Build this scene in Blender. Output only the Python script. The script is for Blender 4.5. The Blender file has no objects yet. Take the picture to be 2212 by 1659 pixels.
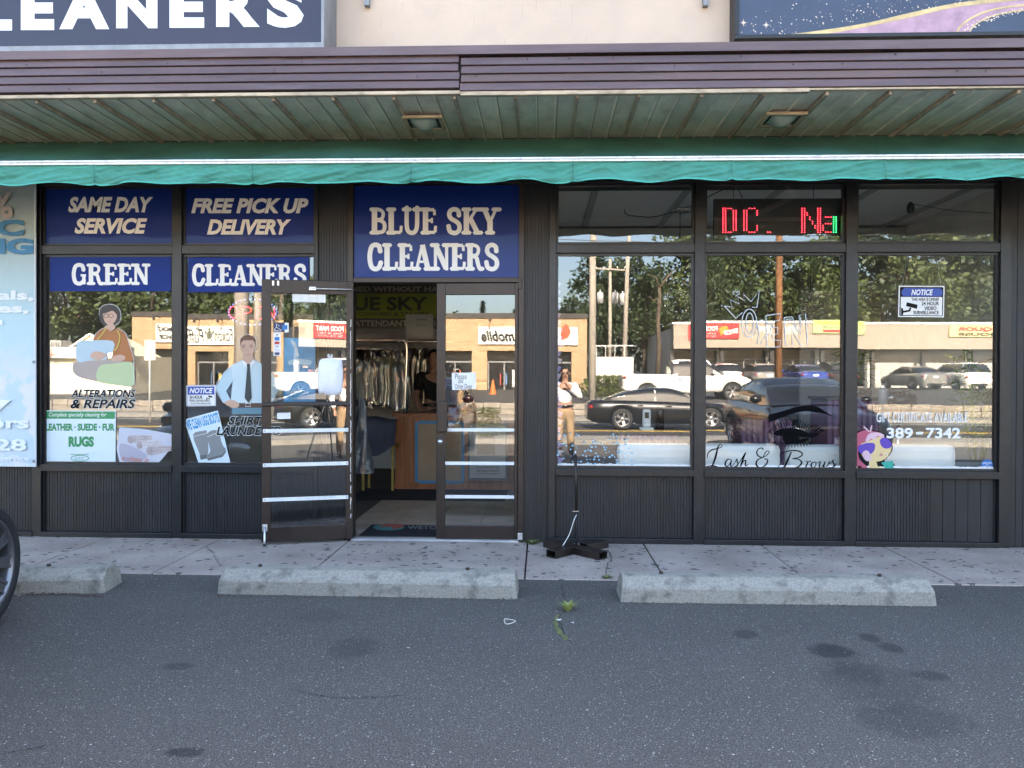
import bpy, bmesh, math, random
from mathutils import Vector, Matrix, noise as mnoise
R = math.radians
random.seed(7)
S = bpy.context.scene
C = S.collection

# ---------------------------------------------------------------- camera
CAM = Vector((0.0, 0.0, 1.42)); FPX = 1661.0
YAW, PITCH, ROLL = 2.2, -0.40, 0.22
RM = Matrix.Rotation(R(YAW), 3, 'Z') @ Matrix.Rotation(R(90 + PITCH), 3, 'X') @ Matrix.Rotation(R(ROLL), 3, 'Z')
cam = bpy.data.objects.new('camera', bpy.data.cameras.new('camera'))
cam.data.sensor_width = 36.0; cam.data.lens = 36.0 * FPX / 2212.0
cam.data.clip_start = 0.05; cam.data.clip_end = 600
cam.matrix_world = Matrix.Translation(CAM) @ RM.to_4x4()
C.objects.link(cam); S.camera = cam

# ---------------------------------------------------------------- world, sun, exposure
SUN_EL, SUN_AZ = 34.0, 5.0            # behind the shop roof, a little to the right
w = bpy.data.worlds.new('World'); S.world = w; w.use_nodes = True
nt = w.node_tree
sky = nt.nodes.new('ShaderNodeTexSky'); sky.sky_type = 'NISHITA'; sky.sun_disc = False
sky.sun_elevation = R(SUN_EL); sky.sun_rotation = R(SUN_AZ); sky.air_density = 1.0; sky.dust_density = 3.5; sky.ozone_density = 0.35
nt.links.new(sky.outputs[0], nt.nodes['Background'].inputs[0]); nt.nodes['Background'].inputs[1].default_value = 0.11
sl = bpy.data.lights.new('sun', 'SUN'); sl.energy = 5.0; sl.angle = R(0.5); sl.color = (1.0, 0.88, 0.72)
sun = bpy.data.objects.new('sun', sl); C.objects.link(sun)
sd = Vector((math.sin(R(SUN_AZ)) * math.cos(R(SUN_EL)), math.cos(R(SUN_AZ)) * math.cos(R(SUN_EL)), math.sin(R(SUN_EL))))
sun.rotation_euler = sd.to_track_quat('Z', 'Y').to_euler()
S.view_settings.view_transform = 'Standard'; S.view_settings.look = 'None'
S.view_settings.exposure = 3.42; S.view_settings.gamma = 1.0; S.view_settings.use_curve_mapping = False
S.cycles.max_bounces = 8; S.cycles.diffuse_bounces = 4; S.cycles.glossy_bounces = 4
S.cycles.transparent_max_bounces = 24; S.cycles.transmission_bounces = 4
S.cycles.use_denoising = True; S.cycles.sample_clamp_indirect = 6.0
S.cycles.caustics_reflective = False; S.cycles.caustics_refractive = False

# ---------------------------------------------------------------- measuring: a sight line to a depth plane
YF = 6.67                                  # the glass plane of the shop front
class Pl:                                  # any upright plane: a point and a normal turned to the camera
    def __init__(s, o, n): s.o = Vector(o); s.n = Vector(n).normalized()
    def __sub__(s, k): return Pl(s.o + s.n * k, s.n)
def P(px, py, Y=YF):
    if isinstance(Y, Pl):
        d = RM @ Vector(((px - 1106) / FPX, -(py - 829.5) / FPX, -1.0)); return CAM + d * ((Y.o - CAM).dot(Y.n) / d.dot(Y.n))
    d = RM @ Vector(((px - 1106) / FPX, -(py - 829.5) / FPX, -1.0))
    return CAM + d * (Y / d.y)
def PX(px, Y=YF, py=818): return P(px, py, Y).x
def PZ(py, px=1106, Y=YF): return P(px, py, Y).z
def G(px, py, z=0.0):                      # sight line to the ground
    d = RM @ Vector(((px - 1106) / FPX, -(py - 829.5) / FPX, -1.0))
    return CAM + d * ((z - CAM.z) / d.z)
def V(px, py, D):                          # what the glass mirrors, D metres along the unfolded sight line
    p = P(px, py, D); return Vector((p.x, 2 * YF - p.y, p.z))

# ---------------------------------------------------------------- materials
MATS = {}
def M(name, col, rough=0.6, metal=0.0, var=0.0, vscale=4.0, bump=0.0, bscale=60.0, spec=0.5, coat=0.0, emit=0.0, alpha=1.0, stretch=None, dirt=0.0, dirtcol=(0.05, 0.045, 0.04), dscale=None):
    if name in MATS: return MATS[name]
    m = bpy.data.materials.new(name); m.use_nodes = True; t = m.node_tree; b = t.nodes['Principled BSDF']
    c = tuple(col) + (1,)
    b.inputs['Base Color'].default_value = c; b.inputs['Roughness'].default_value = rough
    b.inputs['Metallic'].default_value = metal; b.inputs['Specular IOR Level'].default_value = spec
    b.inputs['Coat Weight'].default_value = coat; b.inputs['Coat Roughness'].default_value = 0.03
    b.inputs['Alpha'].default_value = alpha
    if emit: b.inputs['Emission Color'].default_value = c; b.inputs['Emission Strength'].default_value = emit
    if var or bump or dirt:
        tc = t.nodes.new('ShaderNodeTexCoord'); mp = t.nodes.new('ShaderNodeMapping')
        t.links.new(tc.outputs['Object'], mp.inputs[0])
        if stretch: mp.inputs['Scale'].default_value = stretch
        last = None
        if var:
            n = t.nodes.new('ShaderNodeTexNoise'); n.inputs['Scale'].default_value = vscale; n.inputs['Detail'].default_value = 6; n.inputs['Roughness'].default_value = 0.65
            t.links.new(mp.outputs[0], n.inputs['Vector'])
            r = t.nodes.new('ShaderNodeValToRGB'); r.color_ramp.elements[0].position = 0.3; r.color_ramp.elements[1].position = 0.7
            r.color_ramp.elements[0].color = tuple(x * (1 - var) for x in col) + (1,)
            r.color_ramp.elements[1].color = tuple(min(1, x * (1 + var)) for x in col) + (1,)
            t.links.new(n.outputs[0], r.inputs[0]); last = r.outputs[0]
            rr = t.nodes.new('ShaderNodeMapRange'); rr.inputs[3].default_value = max(0.02, rough - 0.12); rr.inputs[4].default_value = min(1, rough + 0.12)
            t.links.new(n.outputs[0], rr.inputs[0]); t.links.new(rr.outputs[0], b.inputs['Roughness'])
        if dirt:
            n2 = t.nodes.new('ShaderNodeTexNoise'); n2.inputs['Scale'].default_value = dscale or vscale * 2.7; n2.inputs['Detail'].default_value = 8
            t.links.new(mp.outputs[0], n2.inputs['Vector'])
            r2 = t.nodes.new('ShaderNodeValToRGB'); r2.color_ramp.elements[0].position = 0.52; r2.color_ramp.elements[1].position = 0.72
            r2.color_ramp.elements[0].color = (0, 0, 0, 1); r2.color_ramp.elements[1].color = (dirt, dirt, dirt, 1)
            t.links.new(n2.outputs[0], r2.inputs[0])
            mx = t.nodes.new('ShaderNodeMix'); mx.data_type = 'RGBA'
            t.links.new(r2.outputs[0], mx.inputs[0])
            if last: t.links.new(last, mx.inputs[6])
            else: mx.inputs[6].default_value = c
            mx.inputs[7].default_value = tuple(dirtcol) + (1,); last = mx.outputs[2]
        if last: t.links.new(last, b.inputs['Base Color'])
        if bump:
            n3 = t.nodes.new('ShaderNodeTexNoise'); n3.inputs['Scale'].default_value = bscale; n3.inputs['Detail'].default_value = 4
            t.links.new(mp.outputs[0], n3.inputs['Vector'])
            bp = t.nodes.new('ShaderNodeBump'); bp.inputs['Strength'].default_value = bump; bp.inputs['Distance'].default_value = 0.01
            t.links.new(n3.outputs[0], bp.inputs['Height']); t.links.new(bp.outputs[0], b.inputs['Normal'])
    MATS[name] = m; return m

def glass_mat(name, refl=0.22, tint=(0.75, 0.8, 0.78), wav=0.0):
    m = bpy.data.materials.new(name); m.use_nodes = True; t = m.node_tree
    t.nodes.remove(t.nodes['Principled BSDF'])
    tr = t.nodes.new('ShaderNodeBsdfTransparent'); tr.inputs[0].default_value = tuple(tint) + (1,)
    gl = t.nodes.new('ShaderNodeBsdfGlossy'); gl.inputs['Roughness'].default_value = 0.0; gl.inputs[0].default_value = (1, 1, 1, 1)
    fr = t.nodes.new('ShaderNodeLayerWeight'); fr.inputs[0].default_value = 0.5
    mr = t.nodes.new('ShaderNodeMapRange'); mr.inputs[3].default_value = refl; mr.inputs[4].default_value = 1.0
    pw = t.nodes.new('ShaderNodeMath'); pw.operation = 'POWER'; pw.inputs[1].default_value = 4.0
    t.links.new(fr.outputs['Facing'], pw.inputs[0]); t.links.new(pw.outputs[0], mr.inputs[0])
    mx = t.nodes.new('ShaderNodeMixShader'); t.links.new(mr.outputs[0], mx.inputs[0])
    t.links.new(tr.outputs[0], mx.inputs[1]); t.links.new(gl.outputs[0], mx.inputs[2])
    t.links.new(mx.outputs[0], t.nodes['Material Output'].inputs[0])
    if wav:
        tc = t.nodes.new('ShaderNodeTexCoord'); n = t.nodes.new('ShaderNodeTexNoise'); n.inputs['Scale'].default_value = 1.3; n.inputs['Detail'].default_value = 1
        t.links.new(tc.outputs['Object'], n.inputs['Vector'])
        bp = t.nodes.new('ShaderNodeBump'); bp.inputs['Strength'].default_value = wav; bp.inputs['Distance'].default_value = 0.01
        t.links.new(n.outputs[0], bp.inputs['Height']); t.links.new(bp.outputs[0], gl.inputs['Normal'])
    MATS[name] = m; return m

# ---------------------------------------------------------------- mesh helpers
class MB:
    def __init__(s): s.v = []; s.f = []; s.sm = []
    def add(s, vs, fs, smooth=False):
        o = len(s.v); s.v += [tuple(v) for v in vs]
        for f in fs: s.f.append([i + o for i in f]); s.sm.append(smooth)
        return s
    def box(s, x0, x1, y0, y1, z0, z1):
        return s.add([(x0,y0,z0),(x1,y0,z0),(x1,y1,z0),(x0,y1,z0),(x0,y0,z1),(x1,y0,z1),(x1,y1,z1),(x0,y1,z1)],
                     [(0,3,2,1),(4,5,6,7),(0,1,5,4),(1,2,6,5),(2,3,7,6),(3,0,4,7)])
    def bar(s, a, b, wx, wz, up=(0,0,1)):
        a = Vector(a); b = Vector(b); d = (b - a).normalized(); u = Vector(up)
        if abs(d.dot(u)) > 0.99: u = Vector((0,1,0))
        sx = d.cross(u).normalized() * wx / 2; sz = sx.normalized().cross(d) * wz / 2
        q = [p + i * sx + j * sz for p in (a, b) for i, j in ((-1,-1),(1,-1),(1,1),(-1,1))]
        return s.add(q, [(0,1,2,3),(7,6,5,4),(0,4,5,1),(1,5,6,2),(2,6,7,3),(3,7,4,0)])
    def tube(s, pts, rad, n=8, caps=True):
        pts = [Vector(p) for p in pts]; k = len(pts)
        rs = rad if isinstance(rad, (list, tuple)) else [rad] * k
        ring = []; u = None
        for i, p in enumerate(pts):
            d = (pts[min(i+1, k-1)] - pts[max(i-1, 0)]).normalized()
            if u is None: u = d.orthogonal().normalized()
            u = (u - d * u.dot(d)); u = u.normalized() if u.length > 1e-6 else d.orthogonal().normalized()
            w_ = d.cross(u)
            ring += [p + (u * math.cos(2*math.pi*j/n) + w_ * math.sin(2*math.pi*j/n)) * rs[i] for j in range(n)]
        fs = [(i*n+j, i*n+(j+1)%n, (i+1)*n+(j+1)%n, (i+1)*n+j) for i in range(k-1) for j in range(n)]
        s.add(ring, fs, True)
        if caps:
            o = len(s.v) - len(ring)
            s.f.append([o+j for j in range(n-1, -1, -1)]); s.sm.append(False)
            s.f.append([o+(k-1)*n+j for j in range(n)]); s.sm.append(False)
        return s
    def lathe(s, prof, c=(0,0,0), n=24, axis='Z', arc=2*math.pi, smooth=True):
        c = Vector(c); k = len(prof); full = abs(arc - 2*math.pi) < 1e-6; m = n if full else n + 1
        vs = []
        for r_, h in prof:
            for j in range(m):
                a = arc * j / n; x, y = r_ * math.cos(a), r_ * math.sin(a)
                p = {'Z': (x, y, h), 'X': (h, x, y), 'Y': (x, h, y)}[axis]; vs.append(c + Vector(p))
        fs = [(i*m+j, i*m+(j+1)%m, (i+1)*m+(j+1)%m, (i+1)*m+j) for i in range(k-1) for j in range(n)]
        return s.add(vs, fs, smooth)
    def prism(s, prof, ax, a0, a1):          # profile polygon extruded along an axis
        def mk(p, a): return {'X': (a, p[0], p[1]), 'Y': (p[0], a, p[1]), 'Z': (p[0], p[1], a)}[ax]
        n = len(prof); vs = [mk(p, a0) for p in prof] + [mk(p, a1) for p in prof]
        return s.add(vs, [tuple(range(n-1, -1, -1)), tuple(range(n, 2*n))] + [(i, (i+1)%n, n+(i+1)%n, n+i) for i in range(n)])
    def sphere(s, c, r, n=12, m=8, sc=(1,1,1)):
        c = Vector(c); vs = []; fs = []
        for i in range(m+1):
            t = math.pi * i / m
            for j in range(n):
                a = 2*math.pi*j/n
                vs.append(c + Vector((r*sc[0]*math.sin(t)*math.cos(a), r*sc[1]*math.sin(t)*math.sin(a), r*sc[2]*math.cos(t))))
        for i in range(m):
            for j in range(n): fs.append((i*n+j, (i+1)*n+j, (i+1)*n+(j+1)%n, i*n+(j+1)%n))
        return s.add(vs, fs, True)
    def grid(s, fn, nu, nv, smooth=True):
        vs = [fn(i/nu, j/nv) for i in range(nu+1) for j in range(nv+1)]
        return s.add(vs, [(i*(nv+1)+j, (i+1)*(nv+1)+j, (i+1)*(nv+1)+j+1, i*(nv+1)+j+1) for i in range(nu) for j in range(nv)], smooth)
    def build(s, name, mat, parent=None, bevel=0.0, fix=True, loc=None):
        me = bpy.data.meshes.new(name); me.from_pydata(s.v, [], s.f)
        me.polygons.foreach_set('use_smooth', s.sm)
        if fix:
            bm = bmesh.new(); bm.from_mesh(me); bmesh.ops.recalc_face_normals(bm, faces=bm.faces); bm.to_mesh(me); bm.free()
        me.update(); return link(name, me, mat, parent, bevel, loc)
def link(name, me, mat, parent=None, bevel=0.0, loc=None):
    o = bpy.data.objects.new(name, me); C.objects.link(o)
    for m in (mat if isinstance(mat, (list, tuple)) else [mat]):
        if m: me.materials.append(m)
    if parent: o.parent = parent
    if loc: o.location = loc
    if bevel:
        bv = o.modifiers.new('bevel', 'BEVEL'); bv.width = bevel; bv.segments = 2; bv.limit_method = 'ANGLE'; bv.angle_limit = R(40)
    return o
def tag(o, label=None, cat=None, group=None, kind=None):
    if label: o['label'] = label
    if cat: o['category'] = cat
    if group: o['group'] = group
    if kind: o['kind'] = kind
    return o
def thing(name, label, cat, loc=(0,0,0), rz=0.0, group=None):
    o = bpy.data.objects.new(name, None); o.empty_display_size = 0.1; C.objects.link(o)
    o.location = loc; o.rotation_euler.z = rz; return tag(o, label, cat, group)
def copy_tree(o, parent=None):
    c = o.copy(); C.objects.link(c); c.parent = parent
    for ch in list(o.children): copy_tree(ch, c)
    return c
def base(t, loc):                           # move a thing's Empty to its base, parts stay where they stand
    loc = Vector(loc)
    for ch in t.children: ch.location = Vector(ch.location) - loc
    t.location = loc; return t
def box(name, mat, parent, *a, bevel=0.0): return MB().box(*a).build(name, mat, parent, bevel)

# flat print: polygons and strokes laid on a plane, given in sight-line units
LAY = [0]
def lay():
    LAY[0] = (LAY[0] + 1) % 40; return LAY[0] * 0.00006
def poly(name, pts, mat, parent, Y, raw=False):
    m = MB(); vs = [(p if raw else P(p[0], p[1], Y)) for p in pts]
    m.add(vs, [tuple(range(len(vs)))]); o = m.build(name, mat, parent, fix=False)
    bm = bmesh.new(); bm.from_mesh(o.data); bmesh.ops.triangulate(bm, faces=bm.faces, ngon_method='EAR_CLIP'); bm.to_mesh(o.data); bm.free(); return o
def rect(name, x0, y0, x1, y1, mat, parent, Y, thick=0.003):
    a = P(x0, (y0+y1)/2, Y); b = P(x1, (y0+y1)/2, Y); t = P((x0+x1)/2, y0, Y); d = P((x0+x1)/2, y1, Y)
    return box(name, mat, parent, a.x, b.x, Y, Y + thick, d.z, t.z)
def smooth_pts(pts, k=6, closed=False):
    out = []; n = len(pts)
    rng = range(n if closed else n - 1)
    for i in rng:
        g = (lambda j: pts[j % n]) if closed else (lambda j: pts[max(0, min(n-1, j))])
        p0, p1, p2, p3 = g(i-1), g(i), g(i+1), g(i+2)
        for s_ in range(k):
            t = s_ / k
            out.append(tuple(0.5 * ((2*b) + (-a + c)*t + (2*a - 5*b + 4*c - d)*t*t + (-a + 3*b - 3*c + d)*t**3) for a, b, c, d in zip(p0, p1, p2, p3)))
    if not closed: out.append(tuple(pts[-1]))
    return out
def stroke_mb(mb, pts, wid, Y, k=6, smooth=True, closed=False, fn=None, ramp=0.0006, taper=False):
    q = smooth_pts(pts, k, closed) if smooth else list(pts)
    if closed: q = q + [q[0]]
    n = len(q); vs = []
    for i, p in enumerate(q):
        a = q[max(0, i-1)]; b = q[min(n-1, i+1)]
        if closed: a = q[(i-1) % (n-1)]; b = q[(i+1) % (n-1)]
        dx, dy = b[0]-a[0], b[1]-a[1]; L = math.hypot(dx, dy) or 1
        w_ = (p[2] if len(p) > 2 else wid) / 2
        if taper: w_ *= max(0.15, min(1, 4*min(i, n-1-i)/max(1, n-1)))
        for s_ in (-1, 1):
            ux, uy = p[0] - dy/L*w_*s_, p[1] + dx/L*w_*s_
            yy = Y - ramp * i / max(1, n-1)
            vs.append(fn(ux, uy, yy) if fn else P(ux, uy, yy))
    mb.add(vs, [(2*i, 2*i+1, 2*i+3, 2*i+2) for i in range(n-1)])
    return mb
def stroke(name, lines, wid, mat, parent, Y, **kw):
    mb = MB()
    for i, l in enumerate(lines): stroke_mb(mb, l, wid, Y - i*0.0001, **kw)
    return mb.build(name, mat, parent, fix=False)
FONTC = {}
def text_verts(body, bold, shear, spacing=1.0):
    key = (body, bold, shear, spacing)
    if key in FONTC: return FONTC[key]
    cu = bpy.data.curves.new('t', 'FONT'); cu.body = body; cu.size = 1.0; cu.offset = bold; cu.shear = shear; cu.resolution_u = 3
    cu.align_x = 'CENTER'; cu.space_character = spacing; cu.space_line = 0.85
    o = bpy.data.objects.new('t', cu); C.objects.link(o)
    dg = bpy.context.evaluated_depsgraph_get(); me = bpy.data.meshes.new_from_object(o.evaluated_get(dg))
    bpy.data.objects.remove(o); bpy.data.curves.remove(cu)
    vs = [(v.co.x, v.co.y) for v in me.vertices]; fs = [tuple(p.vertices) for p in me.polygons]; bpy.data.meshes.remove(me)
    x0 = min(v[0] for v in vs); x1 = max(v[0] for v in vs); y0 = min(v[1] for v in vs); y1 = max(v[1] for v in vs)
    vs = [((v[0]-x0)/(x1-x0), (v[1]-y0)/max(1e-6, y1-y0)) for v in vs]
    FONTC[key] = (vs, fs); return FONTC[key]
def text(name, body, bx, mat, parent, Y, bold=0.02, shear=0.0, rot=0.0, spacing=1.0):
    x0, y0, x1, y1 = bx; vs, fs = text_verts(body, bold, shear, spacing); cx, cy = (x0+x1)/2, (y0+y1)/2; c, s_ = math.cos(R(rot)), math.sin(R(rot))
    q = []
    for u, v in vs:
        a, b = x0 + u*(x1-x0) - cx, y1 - v*(y1-y0) - cy
        q.append(P(cx + a*c - b*s_, cy + a*s_ + b*c, Y))
    return MB().add(q, fs).build(name, mat, parent, fix=False)
def text3(name, body, o, ux, uy, w_, h_, mat, parent, bold=0.02, shear=0.0):     # text on any plane: origin, right and up vectors
    vs, fs = text_verts(body, bold, shear); o = Vector(o); ux = Vector(ux); uy = Vector(uy)
    return MB().add([o + ux*(u*w_) + uy*(v*h_) for u, v in vs], fs).build(name, mat, parent, fix=False)
# ================================================================ ground
def asphalt_material():
    m = bpy.data.materials.new('asphalt'); m.use_nodes = True; t = m.node_tree; N = t.nodes.new; Lk = t.links.new
    b = t.nodes['Principled BSDF']; tc = N('ShaderNodeTexCoord'); co = tc.outputs['Object']
    def noise(sc, det=6, vec=None):
        n = N('ShaderNodeTexNoise'); n.inputs['Scale'].default_value = sc; n.inputs['Detail'].default_value = det; n.inputs['Roughness'].default_value = 0.7
        Lk(vec or co, n.inputs['Vector']); return n.outputs[0]
    def ramp(src, a, b_, ca, cb):
        r = N('ShaderNodeValToRGB'); r.color_ramp.elements[0].position = a; r.color_ramp.elements[1].position = b_
        r.color_ramp.elements[0].color = tuple(ca) + (1,); r.color_ramp.elements[1].color = tuple(cb) + (1,); Lk(src, r.inputs[0]); return r.outputs[0]
    def mix(f, a, b_):
        x = N('ShaderNodeMix'); x.data_type = 'RGBA'
        Lk(f, x.inputs[0])
        for s_, k in ((a, 6), (b_, 7)):
            if isinstance(s_, tuple): x.inputs[k].default_value = s_ + (1,)
            else: Lk(s_, x.inputs[k])
        return x.outputs[2]
    def math_(op, a, b_):
        x = N('ShaderNodeMath'); x.operation = op
        for s_, k in ((a, 0), (b_, 1)):
            if isinstance(s_, (int, float)): x.inputs[k].default_value = s_
            else: Lk(s_, x.inputs[k])
        return x.outputs[0]
    def madd(a, k, c):
        x = N('ShaderNodeMath'); x.operation = 'MULTIPLY_ADD'; Lk(a, x.inputs[0]); x.inputs[1].default_value = k; x.inputs[2].default_value = c; return x.outputs[0]
    base = ramp(noise(1.1), 0.3, 0.7, (0.064, 0.058, 0.051), (0.120, 0.109, 0.097))
    fine = ramp(noise(120, 8), 0.36, 0.64, (0.018, 0.016, 0.015), (0.190, 0.174, 0.156))
    col = mix(madd(noise(3.0), 0.6, 0.40), base, fine)
    # pale aggregate: three sizes of stone chips
    for sc, keep, rad, c in ((150, 0.55, 0.42, (0.020, 0.018, 0.017)), (210, 0.5, 0.4, (0.27, 0.25, 0.22)), (110, 0.62, 0.36, (0.30, 0.28, 0.25)), (62, 0.76, 0.27, (0.40, 0.375, 0.335)), (30, 0.86, 0.15, (0.55, 0.52, 0.47))):
        v = N('ShaderNodeTexVoronoi'); v.inputs['Scale'].default_value = sc; Lk(co, v.inputs['Vector'])
        sp = N('ShaderNodeSeparateColor'); Lk(v.outputs['Color'], sp.inputs[0])
        f = math_('MULTIPLY', math_('LESS_THAN', v.outputs['Distance'], math_('MULTIPLY', sp.outputs[1], rad)), math_('GREATER_THAN', sp.outputs[0], keep))
        col = mix(f, col, c)
    # oil stains: (x, y, rx, ry, strength)
    wob = madd(noise(16, 6), 0.5, 0.0); wob = math_('ADD', wob, math_('MULTIPLY', noise(4, 4), 0.5))
    px = N('ShaderNodeSeparateXYZ'); Lk(co, px.inputs[0])
    for sx, sy, rx, ry, k in STAINS:
        dx = math_('DIVIDE', math_('SUBTRACT', px.outputs[0], sx), rx); dy = math_('DIVIDE', math_('SUBTRACT', px.outputs[1], sy), ry)
        d = math_('ADD', math_('SQRT', math_('ADD', math_('MULTIPLY', dx, dx), math_('MULTIPLY', dy, dy)), 0), math_('MULTIPLY', math_('SUBTRACT', wob, 0.5), 1.6))
        f = ramp(d, 0.62, 1.05, (k, k, k), (0, 0, 0)); col = mix(f, col, (0.022, 0.022, 0.023))
    Lk(col, b.inputs['Base Color']); b.inputs['Roughness'].default_value = 0.82; b.inputs['Specular IOR Level'].default_value = 0.35
    bp = N('ShaderNodeBump'); bp.inputs['Strength'].default_value = 0.9; bp.inputs['Distance'].default_value = 0.010
    Lk(math_('ADD', noise(100, 5), math_('MULTIPLY', noise(14, 3), 1.5)), bp.inputs['Height']); Lk(bp.outputs[0], b.inputs['Normal'])
    return m
STAINS = []
for (a, b_, rx, ry, k) in ((1800, 1408, 0.13, 0.14, 0.75), (1880, 1378, 0.07, 0.09, 0.6), (1925, 1400, 0.08, 0.1, 0.6), (1890, 1480, 0.3, 0.35, 0.28), (1975, 1560, 0.28, 0.2, 0.36), (1850, 1450, 0.12, 0.2, 0.3),
                           (400, 1625, 0.09, 0.05, 0.7), (385, 1440, 0.09, 0.06, 0.5), (760, 1400, 0.16, 0.18, 0.35), (1610, 1370, 0.08, 0.09, 0.5), (2010, 1460, 0.1, 0.07, 0.5), (700, 1330, 0.2, 0.15, 0.2)):
    g = G(a, b_); STAINS.append((g.x, g.y, rx, ry, k))
ASPH = asphalt_material()
YS = 5.43                                       # kerbless front edge of the sidewalk
# lot: flat by the shop, falling a little to the street behind the camera
def lot_z(y): return 0.0 if y > -1 else -0.18 * min(1, (-1 - y) / 4.5)
m = MB()
ys = [YS + 0.02, 4.5, 3.5, 2.5, 1.5, 0.5, -0.5, -1, -2, -3, -4, -5.5]
for a, b_ in zip(ys[:-1], ys[1:]): m.add([(-45, a, lot_z(a)), (45, a, lot_z(a)), (45, b_, lot_z(b_)), (-45, b_, lot_z(b_))], [(0, 3, 2, 1)])
tag(m.build('parking_lot', ASPH), kind='structure')

def concrete_walk():
    m = bpy.data.materials.new('sidewalk_concrete'); m.use_nodes = True; t = m.node_tree; N = t.nodes.new; Lk = t.links.new
    b = t.nodes['Principled BSDF']; g = N('ShaderNodeNewGeometry'); co = g.outputs['Position']
    n = N('ShaderNodeTexNoise'); n.inputs['Scale'].default_value = 2.4; n.inputs['Detail'].default_value = 8; Lk(co, n.inputs['Vector'])
    r = N('ShaderNodeValToRGB'); r.color_ramp.elements[0].position = 0.3; r.color_ramp.elements[1].position = 0.72
    r.color_ramp.elements[0].color = (0.33, 0.265, 0.225, 1); r.color_ramp.elements[1].color = (0.52, 0.435, 0.375, 1); Lk(n.outputs[0], r.inputs[0])
    n2 = N('ShaderNodeTexNoise'); n2.inputs['Scale'].default_value = 90; n2.inputs['Detail'].default_value = 3; Lk(co, n2.inputs['Vector'])
    r2 = N('ShaderNodeValToRGB'); r2.color_ramp.elements[0].position = 0.3; r2.color_ramp.elements[1].position = 0.7
    r2.color_ramp.elements[0].color = (0.72, 0.72, 0.72, 1); r2.color_ramp.elements[1].color = (1.12, 1.1, 1.1, 1); Lk(n2.outputs[0], r2.inputs[0])
    mu = N('ShaderNodeMix'); mu.data_type = 'RGBA'; mu.blend_type = 'MULTIPLY'; mu.inputs[0].default_value = 1; Lk(r.outputs[0], mu.inputs[6]); Lk(r2.outputs[0], mu.inputs[7])
    # worn pits in patches
    pn = N('ShaderNodeTexNoise'); pn.inputs['Scale'].default_value = 1.6; pn.inputs['Detail'].default_value = 2; Lk(co, pn.inputs['Vector'])
    v = N('ShaderNodeTexVoronoi'); v.inputs['Scale'].default_value = 19
    mp = N('ShaderNodeMapping'); mp.inputs['Scale'].default_value = (0.75, 1.0, 1.0); Lk(co, mp.inputs[0])
    ad = N('ShaderNodeVectorMath'); ad.operation = 'MULTIPLY_ADD'; ad.inputs[1].default_value = (0.05, 0.05, 0.05)
    wn = N('ShaderNodeTexNoise'); wn.inputs['Scale'].default_value = 30; Lk(co, wn.inputs['Vector']); Lk(wn.outputs['Color'], ad.inputs[0]); Lk(mp.outputs[0], ad.inputs[2]); Lk(ad.outputs[0], v.inputs['Vector'])
    sp = N('ShaderNodeSeparateColor'); Lk(v.outputs['Color'], sp.inputs[0])
    th = N('ShaderNodeMath'); th.operation = 'MULTIPLY'; Lk(sp.outputs[1], th.inputs[0]); th.inputs[1].default_value = 0.44
    lt = N('ShaderNodeMath'); lt.operation = 'LESS_THAN'; Lk(v.outputs['Distance'], lt.inputs[0]); Lk(th.outputs[0], lt.inputs[1])
    pr = N('ShaderNodeMapRange'); pr.inputs[1].default_value = 0.32; pr.inputs[2].default_value = 0.62; pr.inputs[3].default_value = 0.90; pr.inputs[4].default_value = 0.22; Lk(pn.outputs[0], pr.inputs[0])
    gt = N('ShaderNodeMath'); gt.operation = 'GREATER_THAN'; Lk(sp.outputs[0], gt.inputs[0]); Lk(pr.outputs[0], gt.inputs[1])
    fa = N('ShaderNodeMath'); fa.operation = 'MULTIPLY'; Lk(lt.outputs[0], fa.inputs[0]); Lk(gt.outputs[0], fa.inputs[1])
    mx = N('ShaderNodeMix'); mx.data_type = 'RGBA'; Lk(fa.outputs[0], mx.inputs[0]); Lk(mu.outputs[2], mx.inputs[6]); mx.inputs[7].default_value = (0.085, 0.08, 0.078, 1)
    Lk(mx.outputs[2], b.inputs['Base Color']); b.inputs['Roughness'].default_value = 0.85
    hs = N('ShaderNodeMath'); hs.operation = 'MULTIPLY_ADD'; Lk(fa.outputs[0], hs.inputs[0]); hs.inputs[1].default_value = -1.0; Lk(n2.outputs[0], hs.inputs[2])
    bp = N('ShaderNodeBump'); bp.inputs['Strength'].default_value = 0.6; bp.inputs['Distance'].default_value = 0.006; Lk(hs.outputs[0], bp.inputs['Height']); Lk(bp.outputs[0], b.inputs['Normal'])
    return m
WALK = concrete_walk()
# sidewalk: an earth bed with a slab for each bay; joints stay open between slabs
sw = MB().box(-14, 14, YS, YF + 0.5, -0.3, -0.012).build('sidewalk', M('joint_dirt', (0.06, 0.045, 0.035), 0.95, var=0.4)); tag(sw, kind='structure')
jx = [PX(p, YF, 1170) for p in (241, 482, 757, 1140, 1389, 1642, 1904, 2172)]
jx = [jx[0] - 1.02*k for k in range(9, 0, -1)] + jx + [jx[-1] + 1.03*k for k in range(1, 9)]
for a, b_ in zip(jx[:-1], jx[1:]):
    zz = random.uniform(0.0, 0.004)
    box('slab', WALK, sw, a + 0.006, b_ - 0.006, YS + random.uniform(-0.004, 0.004), YF + 0.45, -0.011, zz + 0.006, bevel=0.006)

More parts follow.
